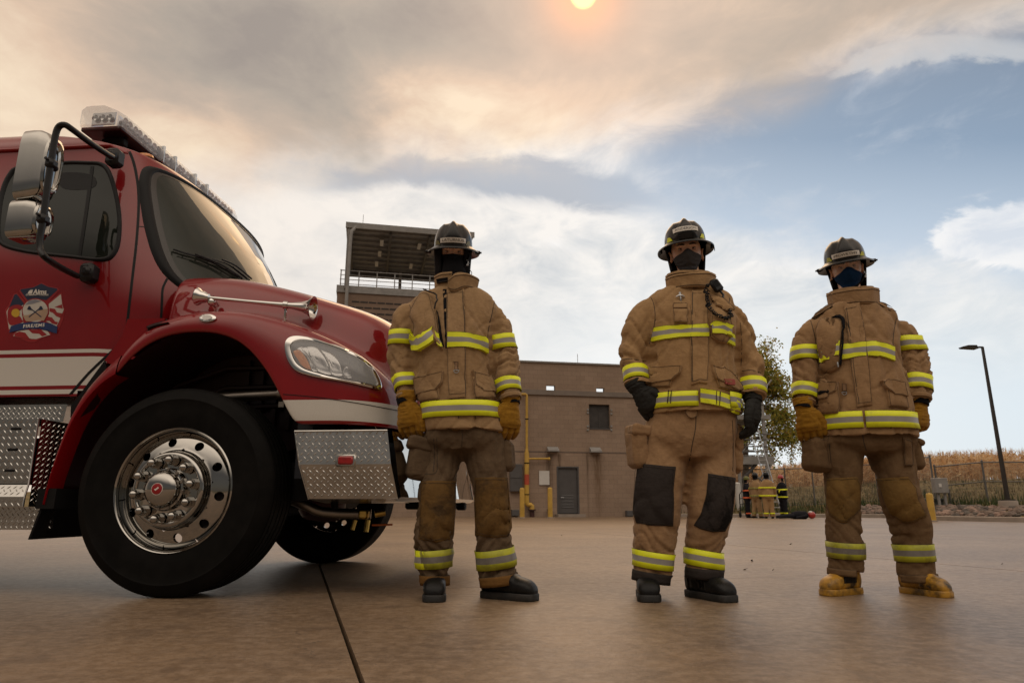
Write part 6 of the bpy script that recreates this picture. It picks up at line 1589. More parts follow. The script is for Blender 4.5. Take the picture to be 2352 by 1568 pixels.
def boot(F,heel,yaw,style,L_=.31,par=None,nm='boot',lift=0):
    """heel: ground point under the ankle; yaw: direction of toes (deg from -Y, positive to +x)"""
    f=Vector((math.sin(R(yaw)),-math.cos(R(yaw)),0)); s=Vector((f.y,-f.x,0)); o=Vector(heel)
    k_=L_/.31
    def Q(a,b_,c_): return o+f*a*k_+s*b_*k_+Vector((0,0,c_*(.5+.5*k_)+lift))
    st=[(-.095,.020,.062,.10),(-.088,.036,.085,.16),(-.06,.045,.105,.19),(-.02,.047,.110,.19),(.02,.046,.108,.17),(.05,.046,.100,.135),(.08,.049,.090,.118),(.11,.052,.086,.108),(.14,.054,.083,.100),(.160,.053,.078,.094),(.178,.049,.068,.084),(.194,.039,.052,.068),(.203,.022,.038,.048)]
    P=[]; n=24
    for a,w,h,_ in st:
        h=_; row=[]
        for j in range(n):
            t=2*PI*j/n; c_,s_=math.cos(t),math.sin(t); e=.62
            zz=(.022+(h-.022)*.5)+(h-.022)*.5*math.copysign(abs(s_)**.75,s_); kk=1-.22*max(0,s_)**2-(.10 if h>.12 else 0)*max(0,s_)
            row.append(Q(a,w*math.copysign(abs(c_)**e,c_)*kk,zz))
        P.append(row)
    mb=MB().grid(P,cv=True,capu=True)
    mb.tube([Q(-.03,0,.12),Q(-.028,0,.17),Q(-.025,0,.215)],[.048,.045,.043],20)
    V,Fc,Ed=remesh(mb,.006,3); Nn=vnormals(V,Fc)
    rel=V-np.array(o); a=rel@np.array(f)/k_; V=V+Nn*(.003*ridge(vn(np.column_stack([a*45,rel@np.array(s)*14,rel[:,2]*30]),F.seed+50))*np.interp(a,[-.1,0,.05,.12,.15],[.5,1,1.3,.8,.1]))[:,None]
    b=MB(); b.v=[tuple(p) for p in V]; b.f=Fc; mats=[style['m']]; b.m=[0]*len(Fc); b.uv=[None]*len(Fc)
    if 'm2' in style:
        mats.append(style['m2']); 
        b.m=[1 if (-.03<sum(a[i] for i in fc)/len(fc)<.085 and sum(rel[i][2] for i in fc)/len(fc)>.055) or sum(rel[i][2] for i in fc)/len(fc)>.12 else 0 for fc in Fc]
    bo=b.build(nm,mats,par or F.root,world=True,ang=180,recalc=False)
    sl=MB(); top=[];bot=[]
    out=[(a,w) for a,w,_,_ in st]; loop=[(a,w*1.02+.0015) for a,w in out]+[(a,-(w*1.02+.0015)) for a,w in out[::-1]]
    loop=[(max(-.098,min(.207,a*1.015)),w) for a,w in loop]
    sl.grid([[Q(a*.985,w*.96,.0) for a,w in loop],[Q(a,w,.004) for a,w in loop],[Q(a,w,.027) for a,w in loop],[Q(a*.985,w*.95,.033) for a,w in loop]],cv=True,capu=True)
    sl.build('sole',style.get('sole',m_sole),bo,world=True,ang=35)
    return bo,Q
YS=(m_yel,m_sil); YD=(m_yeld,m_sild)
X_=Vector((1,0,0)); Y_=Vector((0,1,0)); Z_=Vector((0,0,1))
def limbframe(C,i):
    t=(C[min(i+1,len(C)-1)]-C[max(i-1,0)]).normalized(); a=(X_-t*t.x).normalized(); return C[i],t,a,t.cross(a)
def sleeve_tape(name,par,bv,C,Rr,v,wpx,F,mats=YS,**k):
    # find chain point whose projected height matches v
    best=min(range(len(C)),key=lambda i:abs((784-CF*((C[i]-CAMP).y*-_s+(C[i].z-CH)*_c)/((C[i].y)*_c+(C[i].z-CH)*_s))-v))
    c,t,a,b=limbframe(C,best); return tape(name,par,bv,c,t,a,b,wpx*F.px(c),Rr[best]*1.12,Rr[best]*1.12,mats,n=40,**k)
def inner_body(F,root,parts,headM,neck):
    mb=MB()
    for fn in parts: fn(mb)
    V,Fc,Ed=remesh(mb,.02,3)
    b=MB(); b.add([tuple(p) for p in V],Fc)
    b.tube(neck,[.062,.056,.058],20); headmesh(b,headM)
    return b.build('body',m_skin,root,world=True,ang=180)
def collar(F,jk,c,z0,z1,ra,rb,mat,top,a0=-90,a1=270,flare=.008,seed=0,name='collar',lean=-.0,bot=lambda a:0):
    """standing collar; top(a)->extra height (a in rad, front=-pi/2)"""
    P=[];n=56
    for i in range(9):
        k=i/8; row=[]
        for j in range(n+1):
            a=R(a0+(a1-a0)*j/n); f_=1+flare/ra*k+.035*math.sin(a*5+seed)*k*(1-k)*2+.02*math.sin(a*9+seed*2)*k; zt=z1+top(a)
            row.append(Vector((c[0]+ra*f_*math.cos(a),c[1]+rb*f_*math.sin(a)+lean*k,(z0+bot(a))+(zt-z0-bot(a))*k)))
        P.append(row)
    o=MB().grid(P).build(name,mat,jk,world=True,ang=180); md=o.modifiers.new('s','SOLIDIFY'); md.thickness=.010; md.offset=0; md.use_rim=True
    sb=MB(); 
    for i in(1,7): sb.tube([p+(p-Vector((c[0],c[1],p.z))).normalized()*.0065 for p in P[i]],.0016,4,caps=False)
    sb.build('stitching',m_thread,o,world=True); return o
VX=.0085
def proj_v(p): 
    d=(p.y)*_c+(p.z-CH)*_s; return 784-CF*(-p.y*_s+(p.z-CH)*_c)/d

def pouch(F,name,par,c,size,rot,bev,mat,seed,amp=.0018,vox=.006):
    """sewn 3D pocket: soft box with folds"""
    mb=MB().box(c,size,rot=Euler(rot),bev=bev); V,Fc,Ed=remesh(mb,vox,3 if size[2]>.07 else 1); Nn=vnormals(V,Fc)
    V=V+Nn*(amp*1.2*crease(vn(V*np.array([13,13,9.])+seed,seed))+amp*.3*vn(V*30,seed+1))[:,None]
    b=MB(); b.add([tuple(p) for p in V],Fc); return b.build(name,mat,par,world=True,ang=180,recalc=False)
def cidx(C,v): return min(range(len(C)),key=lambda i:abs(proj_v(C[i])-v))
def leg_band(nm,tr_,bt,F,C,S,v,w,mats,off=.004,**k):
    i=cidx(C,v); c,t,a,b_=limbframe(C,i); return tape(nm,tr_,bt,c,t,a,b_,w*F.px(c),S[i]*1.15,S[i]*1.15,mats,off,n=44,**k)
def cuffs(jk,bj,arms,mat,mat2=None):
    for C,Rr in arms:
        c,t,a,b=limbframe(C,len(C)-2); tape('cuff_binding',jk,bj,c+t*.004,t,a,b,.022,Rr[-2]*1.1,Rr[-2]*1.1,(mat,mat),.004,n=36)
        MB().tube([C[-1]-t*.01,C[-1]+t*.022],[Rr[-1]*.80,Rr[-1]*.74],20).build('wristlet',mat2 or m_blackc,jk,world=True)
# ---------------- left firefighter ----------------
def bodyfill(F,tor,limbs,k=.8):
    def f(mb):
        F.rings(mb,[((a+b)/2-(b-a)/2*k,(a+b)/2+(b-a)/2*k,v,d*k,dy) for a,b,v,d,dy in tor])
        for L in limbs: F.limb(mb,[(u,v,r*.62,dy) for u,v,r,dy in L])
    return f
def dring(root,par,c,r,mat,e1=X_,e2=Z_,th=.0022,full=True,nm='d_ring'):
    pts=[c+e1*math.cos(R(a))*r+e2*math.sin(R(a))*r for a in range(180,361,20)]; MB().tube(pts+[pts[0]],th,6).build(nm,mat,par,world=True)
def fig1():
    root=empty('person',(gnd(1090,1362).x,3.50,0),0,'firefighter in tan coat and black face hood beside the fire truck, left of the three','person','firefighters standing in a row in tan turnout gear')
    F=Fig(root,3.50,11)
    tor=[(1008,1080,656,.075,.02),(988,1102,664,.10,.02),(957,1127,679,.115,.02),(938,1144,698,.13,.02),(938,1144,732,.15,.01),(948,1136,780,.165,0),(952,1128,840,.165,0),(954,1133,890,.17,0),(962,1146,935,.18,0),(976,1162,996,.185,0)]
    aL=[(962,702,24,.02),(930,735,33,.02),(922,790,35,.02),(921,835,36,.01),(925,880,30,-.02),(931,918,26,-.04)]
    aR=[(1118,708,24,.02),(1145,745,29,.02),(1154,790,32,.02),(1160,835,34,.01),(1166,880,30,-.02),(1174,920,26,-.04)]
    mb=MB(); F.rings(mb,tor); CL,RL=F.limb(mb,aL); CR,RR=F.limb(mb,aR)
    amps=[(0,.2),(.3,.7),(.5,1.3),(.75,1.1),(.9,.8),(1,.3)]
    jk,bj=garment('jacket',m_tan1,root,mb,[(CL,max(RL),amps),(CR,max(RR),amps)],VX,11,.009,.010)
    cj=F.cast(bj)
    # trousers
    pel=[(978,1148,950,.15,0),(972,1156,985,.155,0),(972,1160,1015,.155,0),(1000,1140,1040,.13,0)]
    lL=[(1018,1000,48,0),(1018,1050,42,0),(1006,1110,46,-.01),(1002,1170,46,-.02),(998,1235,50,-.01),(1000,1290,42,0),(998,1345,36,0)]
    lR=[(1112,1000,50,0),(1117,1050,52,0),(1126,1110,45,-.01),(1129,1170,44,-.02),(1136,1235,49,-.01),(1143,1290,48,0),(1149,1345,47,0)]
    mb=MB(); F.rings(mb,pel); DL,SL=F.limb(mb,lL); DR,SR=F.limb(mb,lR)
    am=[(0,.1),(.3,.35),(.5,.6),(.7,1.1),(.8,1.5),(.93,1.3),(1,.5)]
    tr_,bt=garment('trousers',m_tan1p,root,mb,[(DL,max(SL),am),(DR,max(SR),am)],VX,23,.007,.012,folds=(22,7))
    ct=F.cast(bt)
    hc=F.W(1041,583,.02); M=make_head(F,hc,4,13,0,1.0)
    body=inner_body(F,root,[bodyfill(F,tor[2:],[aL[:-1],aR[:-1]],.72),bodyfill(F,pel[:3],[lL[:-1],lR[:-1]],.6)],M,[F.W(1043,668,.03),F.W(1042,640,.03),F.W(1041,605,.035)])
    face_parts(F,body,M)
    mask(F,M,m_blackc,lambda a:-.014-.002*abs(a),lambda a:-.165,100,.024,None,.007,'face_hood')
    helmet(F,M,'LATURNUS',{'strap':1,'e0':-52,'ew':1.0,'tp':.13,'plate':(.0555,.026,.068,0),'tab':M_('worn_reflective_tab',(.16,.14,.05),.4)})
    p=M@Vector((.085,-.05,-.11)); MB().tube([p+Vector((.018*math.cos(R(a)),0,.018*math.sin(R(a)))) for a in range(-120,170,20)],.0018,6).build('cord_loop',m_blackp,root,world=True)
    # collar
    cc=F.W(1043,650,.02); zt=F.W(1043,630,-.07).z; zb=F.W(1043,668,-.07).z
    MB().tube([F.W(1042,606,.005),F.W(1042,625,-.002),F.W(1043,645,.01)],[.062,.066,.075],28,ry=[.078,.078,.08]).build('neck_gaiter',m_blackc,root,world=True)
    collar(F,jk,(cc.x,cc.y+.005),zb,zt,.100,.098,m_tan1,lambda a:.020*max(0,math.sin(a))+.012-.030*math.exp(-((a+PI/2+.25)/.35)**2),-88,268,.004,1)
    collar(F,jk,(cc.x,cc.y),zb+.012,zt-.012,.122,.120,m_tan1,lambda a:.010*math.sin((a+PI/2)*2)-.03*math.exp(-((a+R(98))/.16)**2),-98,-12,.012,2,'collar_tab',bot=lambda a:-.028*math.exp(-((a+R(84))/.28)**2)+.01*max(0,a+R(60)))
    collar(F,jk,(cc.x,cc.y),zb+.045,zt-.022,.1075,.106,m_blackc,lambda a:0,-138,-104,.004,2,'hook_strip')
    # storm flap, opening, seams
    patch('zip_gap',jk,cj,[(1017,664),(1026,664),(1028,735),(1027,800),(1023,800)],.001,m_blackc,stitch=False)
    patch('storm_flap',jk,cj,[(1026,666),(1066,664),(1069,740),(1070,830),(1070,912),(1031,915),(1028,830),(1026,740)],.008,m_tan1)
    seam('seam',jk,cj,[(1062,668),(1067,760),(1068,850),(1068,910)],1.4,off=.0095)
    seam('seam',jk,cj,[(1090,905),(1090,860),(1086,850)],1.4)
    seam('shoulder_seam',jk,cj,[(997,655),(975,662),(950,672),(930,684)],1.6); seam('shoulder_seam',jk,cj,[(1088,658),(1110,666),(1132,680),(1148,695)],1.6)
    seam('armhole_seam',jk,cj,[(931,678),(941,700),(950,735),(955,770)],1.6); seam('armhole_seam',jk,cj,[(1136,690),(1130,720),(1122,755),(1119,790)],1.6)
    # chest: tapes
    def trunk_tape(v,hpx,a0=0,a1=360,tilt=0,b=.17,mats=YS,off=.004):
        c=F.W(1043,v,-b); C=Vector((c.x,F.Y,c.z)); return tape('reflective_tape',jk,bj,C,Z_,X_,Y_,hpx*F.px(c),.21,b+.01,mats,off,tilt=tilt,n=72,a0=a0,a1=a1)
    tapepoly('reflective_tape',jk,cj,[(1029,763),(1070,765),(1100,771),(1118,777)],[(1029,797),(1070,797),(1100,803),(1118,812)],YS,.0125)
    tape('reflective_tape',jk,bj,Vector((F.W(1043,790,0).x,F.Y,F.W(1043,785,0).z+.01)),Z_,X_,Y_,.078,.19,.17,YS,.004,a0=10,a1=170,n=40)
    trunk_tape(936,37,tilt=.004,b=.175)
    for (u0,v0),(u1,v1) in [((1008,920),(1010,948)),((1052,920),(1053,960)),((1091,922),(1092,962)),((1144,926),(1146,966))]: seam('seam',jk,cj,[(u0,v0),(u1,v1)],1.6,off=.0062,k=6)
    sleeve_tape('sleeve_tape',jk,bj,CL,RL,777,34,F); sleeve_tape('sleeve_tape',jk,bj,CR,RR,790,33,F)
    sleeve_tape('sleeve_tape',jk,bj,CL,RL,884,32,F); sleeve_tape('sleeve_tape',jk,bj,CR,RR,886,30,F)
    # hanging flap of the chest pocket with its own tape
    f0=patch('chest_flap',jk,cj,[(958,688),(972,673),(988,678),(1000,720),(1009,765),(1017,800),(1014,804),(1000,790),(975,806),(960,800),(951,790),(955,745),(943,720)],.014,m_tan1,3,puff=.016)
    tapepoly('flap_tape',jk,cj,[(953,768),(968,772),(982,764),(998,750)],[(951,802),(968,806),(984,798),(1000,786)],YS,.034)
    tapepoly('flap_tape',jk,cj,[(1001,756),(1007,766),(1012,768)],[(1004,792),(1010,798),(1015,800)],YS,.022)
    MB().tube([cj(p)[0]+cj(p)[1]*.03 for p in dens([(978,673),(990,678),(1002,682),(1009,692),(1005,702),(1003,716)],3)],.004,6).build('zip_pull',m_blackp,jk,world=True)
    seam('zip',jk,cj,[(1004,715),(1010,740),(1014,770),(1019,795)],2.6,m_blackc,.018)
    # D ring
    patch('ring_tab',jk,cj,[(1044,830),(1053,830),(1053,851),(1044,851)],.012,m_webb)
    h=cj((1048,855)); dring(root,jk,h[0]+h[1]*.016+Vector((0,0,.006)),.0135,m_galv)
    # lower pockets
    patch('cargo_pocket',jk,cj,[(957,872),(1008,868),(1010,918),(960,922)],.010,m_tan1,puff=.008)
    patch('pocket_flap',jk,cj,[(956,868),(1019,853),(1017,880),(1004,897),(958,906)],.020,m_tan1)
    patch('cargo_pocket',jk,cj,[(1084,866),(1134,876),(1136,916),(1092,914)],.010,m_tan1,puff=.008)
    patch('pocket_flap',jk,cj,[(1082,853),(1124,866),(1136,900),(1108,902),(1092,885)],.020,m_tan1)
    # cuffs
    for C,Rr,s in((CL,RL,1),(CR,RR,1)):
        c,t,a,b=limbframe(C,len(C)-2); tape('cuff_binding',jk,bj,c+t*.004,t,a,b,.022,Rr[-2]*1.1,Rr[-2]*1.1,(m_tan1,m_tan1),.004,n=36)
        MB().tube([C[-1]-t*.01,C[-1]+t*.022],[Rr[-1]*.80,Rr[-1]*.74],20).build('wristlet',m_blackc,jk,world=True)
    # trousers details
    patch('fly_flap',tr_,ct,[(1033,962),(1058,964),(1057,988),(1040,990),(1034,980)],.012,m_cuff,2)
    seam('fly_seam',tr_,ct,[(1060,968),(1062,1000),(1060,1030)],1.6)
    seam('pocket_seam',tr_,ct,[(996,1006),(998,1050),(995,1082)],1.8); seam('pocket_seam',tr_,ct,[(1003,1006),(1004,1050),(1002,1084),(975,1088)],1.4)
    pouch(F,'bellows_pocket',tr_,F.W(965,1062,-.02),(.125,.12,.175),(0,R(8),R(16)),.022,m_tan1p,5)
    pouch(F,'pocket_flap',tr_,F.W(966,1020,-.025),(.135,.135,.068),(0,R(14),R(14)),.012,m_tan1p,7,.003)
    pouch(F,'bellows_pocket',tr_,F.W(1163,1046,.02),(.075,.12,.16),(0,R(-3),R(-14)),.022,m_tan1p,6)
    patch('knee_patch',tr_,ct,[(968,1104),(1046,1104),(1045,1160),(1046,1235),(1005,1244),(962,1238),(966,1170)],.006,m_leath,puff=.006)
    patch('knee_patch',tr_,ct,[(1092,1096),(1164,1096),(1168,1140),(1172,1180),(1182,1228),(1140,1234),(1094,1228),(1091,1160)],.006,m_leath,puff=.006)
    i=lambda C,v:min(range(len(C)),key=lambda i:abs(proj_v(C[i])-v))
    for C,S,v,w_,mt in((DL,SL,1284,40,YD),(DR,SR,1281,42,YD)):
        k=i(C,v); c,t,a,b_=limbframe(C,k); tape('leg_tape',tr_,bt,c,t,a,b_,w_*F.px(c),S[k]*1.15,S[k]*1.15,mt,.004,n=44)
    leg_band('leg_tape',tr_,bt,F,DL,SL,1284,40,YS,.008,a0=118,a1=168)
    for C,S in((DL,SL),(DR,SR)):
        k=len(C)-2; c,t,a,b_=limbframe(C,k); tape('hem_binding',tr_,bt,c-t*.006,t,a,b_,.045,S[k]*1.15,S[k]*1.15,(m_cuff,m_cuff),.004,n=44)
    # gloves and boots
    g1,_,_=glove(F,F.W(934,918,-.045),(.012*1.2,-.02,-.2),1,[m_glovey,m_glovek],.250,yaw=-24,seed=1,curlp=(12,22,20))
    g2,_,_=glove(F,F.W(1172,920,-.045),(-.004,-.02,-.2),-1,[m_glovey,m_glovek],.250,yaw=24,seed=2,curlp=(12,22,20))
    h1=gnd(993,1376); boot(F,(h1.x+.005,3.54,0),4,{'m':m_boot}); 
    h2=F.W(1150,1360,.0); boot(F,(h2.x-.005,3.50,0),58,{'m':m_boot},nm='boot')
fig1()
# ---------------- middle firefighter ----------------
def fig2():
    root=empty('person',(gnd(1570,1365).x,3.50,0),0,'tallest firefighter with grey face mask, black knee patches and radio microphone on his chest','person','firefighters standing in a row in tan turnout gear')
    F=Fig(root,3.50,57)
    tor=[(1543,1620,650,.075,.02),(1522,1643,657,.10,.02),(1502,1658,667,.12,.02),(1484,1683,688,.135,.02),(1484,1690,716,.15,.01),(1492,1690,755,.175,0),(1492,1686,800,.18,0),(1488,1688,850,.18,0),(1486,1695,895,.19,0),(1490,1703,956,.195,0)]
    aL=[(1498,702,27,.02),(1475,732,34,.02),(1460,780,37,.02),(1456,825,36,.01),(1459,856,31,-.02),(1463,888,27,-.05)]
    aR=[(1674,710,26,.02),(1697,747,30,.02),(1711,790,31,.02),(1722,835,33,.01),(1727,876,30,-.02),(1729,913,27,-.05)]
    mb=MB(); F.rings(mb,tor); CL,RL=F.limb(mb,aL); CR,RR=F.limb(mb,aR)
    amps=[(0,.3),(.3,.7),(.5,1.2),(.75,1.1),(.9,.7),(1,.3)]
    jk,bj=garment('jacket',m_tan2,root,mb,[(CL,max(RL),amps),(CR,max(RR),amps)],VX,77,.009,.010,folds=(20,8))
    cj=F.cast(bj)
    pel=[(1490,1694,930,.16,0),(1484,1692,960,.165,0),(1472,1692,1010,.165,0),(1500,1675,1055,.13,0)]
    lL=[(1532,985,55,0),(1524,1050,57,0),(1516,1100,58,-.01),(1509,1165,57,-.02),(1506,1220,55,-.01),(1501,1272,51,0),(1495,1338,47,0)]
    lR=[(1640,985,52,0),(1638,1050,53,0),(1636,1100,56,-.01),(1631,1165,57,-.02),(1623,1220,51,-.01),(1617,1270,47,0),(1616,1328,45,0)]
    mb=MB(); F.rings(mb,pel); DL,SL=F.limb(mb,lL); DR,SR=F.limb(mb,lR)
    am=[(0,.1),(.3,.2),(.5,.4),(.7,.7),(.82,.95),(.93,.8),(1,.3)]
    tr_,bt=garment('trousers',m_tan2p,root,mb,[(DL,max(SL),am),(DR,max(SR),am)],VX,91,.005,.011,folds=(20,6))
    ct=F.cast(bt)
    hc=F.W(1576,580,.02); M=make_head(F,hc,-11,7,-3,1.06)
    body=inner_body(F,root,[bodyfill(F,tor[2:],[aL[:-1],aR[:-1]],.72),bodyfill(F,pel[:3],[lL[:-1],lR[:-1]],.6)],M,[F.W(1583,655,.03),F.W(1582,630,.03),F.W(1577,600,.035)])
    face_parts(F,body,M)
    mask(F,M,m_maskg,lambda a:-.020+.014*math.exp(-(a/.22)**2)-.018*abs(a)**1.5,lambda a:-.126+.045*abs(a)**2.2,72,.017,lambda a,k:(0,-.0045*sum(math.exp(-((k-c-.09*abs(a))/.035)**2) for c in(.30,.52,.74))*min(1,abs(a)*2.5)),.007)
    for s in(-1,1): MB().tube([M@Vector((s*.070,-.022,-.035)),M@Vector((s*.078,-.002,-.012)),M@Vector((s*.078,.018,.002))],.0016,6).build('ear_loop',m_whitep,root,world=True)
    helmet(F,M,'ANDERSON',{'strap':0,'e0':-8,'ew':1.0,'el':.78,'tp':.26,'h':.118,'z0':.040,'plate':(.094,.025,.062,0),'vents':True,'ratchet':False,'tab':m_yel})
    cc=F.W(1582,646,.02); zt=F.W(1582,623,-.07).z; zb=F.W(1582,668,-.07).z
    collar(F,jk,(cc.x,cc.y+.005),zb,zt,.108,.102,m_tan2,lambda a:.026*max(0,math.sin(a))+.010*abs(math.cos(a)),-90,270,.008,1)
    collar(F,jk,(cc.x,cc.y),zb+.010,zt-.016,.130,.126,m_tan2,lambda a:.020*max(0,math.cos(a))-.006,-165,-15,.006,2,'collar_tab')
    patch('storm_flap',jk,cj,[(1588,668),(1624,666),(1627,740),(1627,820),(1624,881),(1606,878),(1588,884),(1585,800),(1586,740)],.008,m_tan2)
    seam('seam',jk,cj,[(1590,672),(1589,760),(1590,850),(1590,876)],1.4,off=.0095)
    seam('shoulder_seam',jk,cj,[(1540,645),(1520,652),(1496,662),(1474,676)],1.6); seam('armhole_seam',jk,cj,[(1476,668),(1494,682),(1503,705),(1504,740),(1492,790)],1.6)
    seam('armhole_seam',jk,cj,[(1676,684),(1674,705),(1678,735),(1680,775)],1.6); seam('sleeve_seam',jk,cj,[(1700,740),(1704,790),(1702,840)],1.4)
    seam('sleeve_seam',jk,cj,[(1428,826),(1450,824),(1484,830)],1.6); seam('sleeve_seam',jk,cj,[(1704,852),(1726,850),(1748,856)],1.6)
    tape('reflective_tape',jk,bj,Vector((F.W(1586,760,0).x,F.Y,F.W(1586,758,-.1).z)),Z_,X_,Y_,.074,.21,.185,YS,.004,a0=10,a1=170,n=40)
    tapepoly('reflective_tape',jk,cj,[(1505,752),(1543,747),(1589,746),(1627,745)],[(1497,785),(1536,778),(1589,773),(1627,773)],YS,.010)
    patch('radio_pocket',jk,cj,[(1631,690),(1672,716),(1676,770),(1664,790),(1648,786),(1632,774)],.016,m_tan2,puff=.016)
    patch('radio_pocket_flap',jk,cj,[(1632,682),(1655,694),(1675,716),(1660,720),(1640,710)],.036,m_tan2,puff=.004)
    tapepoly('pocket_tape',jk,cj,[(1630,746),(1638,740),(1654,743),(1672,749)],[(1630,768),(1638,768),(1654,769),(1672,776)],YS,.036)
    tapepoly('reflective_tape',jk,cj,[(1674,764),(1680,767),(1684,770)],[(1666,786),(1676,790),(1684,795)],YS,.012)
    c=F.W(1590,914,-.185); tape('reflective_tape',jk,bj,Vector((c.x,F.Y,c.z)),Z_,X_,Y_,35*F.px(c),.235,.20,YS,.004,n=72,a0=-40,a1=279)
    tapepoly('reflective_tape',jk,cj,[(1608,891),(1648,899),(1680,910),(1698,918)],[(1609,924),(1650,932),(1680,942),(1697,948)],YS,.011)
    for (u0,v0),(u1,v1) in [((1537,897),(1534,926)),((1543,897),(1540,926)),((1644,898),(1643,928)),((1652,900),(1650,931))]: seam('seam',jk,cj,[(u0,v0),(u1,v1)],1.8,off=.013,k=5)
    sleeve_tape('sleeve_tape',jk,bj,CL,RL,864,33,F); sleeve_tape('sleeve_tape',jk,bj,CR,RR,889,34,F)
    patch('light_tab',jk,cj,[(1546,697),(1578,697),(1578,708),(1546,708)],.006,m_tan2)
    patch('light_pouch',jk,cj,[(1548,711),(1580,711),(1579,742),(1549,740)],.012,m_tan2,puff=.006)
    h=cj((1561,687)); p=h[0]+h[1]*.010
    MB().box(p+Vector((0,0,.022)),(.012,.006,.018),bev=.002).tube([p+Vector((-.022,0,.004)),p+Vector((-.008,-.004,.010)),p+Vector((.008,-.004,.010)),p+Vector((.022,0,.004))],[.003,.006,.006,.003],8).tube([p+Vector((0,0,.02)),p+Vector((0,-.006,-.005)),p+Vector((.002,-.004,-.024))],[.004,.0045,.002],8).build('snap_hook',m_galv,jk,world=True)
    patch('cargo_pocket',jk,cj,[(1490,846),(1553,846),(1540,888),(1490,890)],.010,m_tan2,puff=.006)
    patch('pocket_flap',jk,cj,[(1488,846),(1530,842),(1566,840),(1564,856),(1545,874),(1515,879),(1488,883)],.020,m_tan2)
    patch('cargo_pocket',jk,cj,[(1636,846),(1690,862),(1694,900),(1650,890)],.010,m_tan2,puff=.006)
    pf=patch('pocket_flap',jk,cj,[(1633,838),(1658,843),(1682,862),(1702,893),(1688,897),(1664,884),(1642,870),(1636,855)],.020,m_tan2)
    patch('brand_tag',jk,cj,[(1656,872),(1678,874),(1680,886),(1659,884)],.024,M_('faded_red_tag',(.30,.06,.05),.8,.1),stitch=False)
    h=cj((1668,879)); h2=cj((1676,880)); xa=(h2[0]-h[0]).normalized(); n_=h[1]; ya=n_.cross(xa); ya=ya if ya.z>0 else -ya
    text_mesh('lettering','XTREME',.018,Matrix.Translation(h[0]+n_*.0262)@Matrix((xa,ya,xa.cross(ya))).transposed().to_4x4(),m_tan2,jk,.0003,sx=.72)
    pt=cj((1452,692)); patch('shoulder_patch',jk,cj,[(1443,700),(1452,680),(1462,678),(1458,698),(1448,708)],.003,M_('arm_badge',(.12,.13,.14),.7,.3,60),stitch=False)
    cuffs(jk,bj,((CL,RL),(CR,RR)),m_tan2,m_gloveb)
    # trousers
    patch('fly_flap',tr_,ct,[(1574,940),(1600,942),(1598,956),(1588,961),(1578,955)],.012,m_tan2p,2)
    seam('fly_seam',tr_,ct,[(1599,945),(1597,985),(1590,1020),(1584,1058)],2.2)
    seam('leg_seam',tr_,ct,[(1489,990),(1487,1030),(1482,1062)],1.4); seam('leg_seam',tr_,ct,[(1682,965),(1684,1020),(1683,1090)],1.4)
    pouch(F,'bellows_pocket',tr_,F.W(1465,1030,-.01),(.095,.14,.20),(0,R(-4),R(14)),.025,m_tan2p,15)
    pouch(F,'pocket_flap',tr_,F.W(1466,990,-.015),(.105,.15,.060),(0,R(8),R(10)),.012,m_tan2p,17,.003)
    pouch(F,'bellows_pocket',tr_,F.W(1692,1030,.02),(.060,.14,.25),(0,R(3),R(-14)),.018,m_tan2p,16,.005)
    patch('knee_patch',tr_,ct,[(1466,1064),(1551,1072),(1546,1123),(1547,1152),(1545,1207),(1495,1206),(1463,1200),(1453,1170),(1453,1137),(1457,1088)],.006,m_kneeb,puff=.006)
    patch('knee_patch',tr_,ct,[(1627,1087),(1688,1097),(1686,1137),(1680,1190),(1664,1219),(1636,1221),(1609,1214),(1595,1206),(1612,1175),(1623,1134)],.006,m_kneeb,puff=.006)
    leg_band('leg_tape',tr_,bt,F,DL,SL,1287,36,YS); leg_band('leg_tape',tr_,bt,F,DR,SR,1284,36,YS,tilt=.006)
    leg_band('hem_binding',tr_,bt,F,DL,SL,1326,22,(m_kneeb,m_kneeb)); leg_band('hem_binding',tr_,bt,F,DR,SR,1314,22,(m_kneeb,m_kneeb))
    # gloves with red flame marks
    for w_,dr,sd,yw,sdd,mk in((F.W(1464,890,-.055),(.10,-.02,-.2),1,-40,3,(1464,938)),(F.W(1731,914,-.05),(-.004,-.03,-.2),-1,58,4,(1756,962))):
        g,bg,_=glove(F,w_,dr,sd,[m_gloveb,m_gloveb],.245,yaw=yw,seed=sdd,curlp=(10,20,16),cuff=True)
        cg=F.cast(bg); u,v=mk
        if cg(mk): patch('red_flame_mark',g,lambda p:cg(p) or cg(mk),[(u-11,v+3),(u-4,v-1),(u-3,v-8),(u+7,v-10),(u+3,v-5),(u+10,v-5),(u+4,v+1),(u+8,v+3),(u,v+6)] if u<1700 else [(u-7,v-8),(u+1,v-3),(u+4,v-9),(u+5,v+6),(u-1,v+1)],.0022,m_decr,stitch=False,edge=.003,n=3)
    h1=gnd(1490,1378); boot(F,(h1.x+.012,3.54,0),-6,{'m':m_boot}); h2=F.W(1616,1360,0); boot(F,(h2.x+.0,3.52,0),26,{'m':m_boot},nm='boot')
    # radio microphone hangs from the coat: its own thing
    h=cj((1640,664)); mp_=h[0]+h[1]*.03
    rm=empty('radio_microphone',mp_,0,'black radio speaker microphone with coiled cord clipped to the middle firefighter\'s chest','radio microphone')
    mic=MB().box(mp_,(.050,.028,.075),rot=Euler((R(-8),R(-28),0)),bev=.010); mo=mic.build('housing',m_blackp,rm,world=True)
    d=Euler((R(-8),R(-28),0)).to_matrix()
    gr_=MB()
    for k in range(6): gr_.box(mp_+d@Vector((0,-.0155,.022-.006*k)),(.030,.003,.0028),rot=d)
    gr_.build('speaker_slots',m_rubber,mo,world=True)
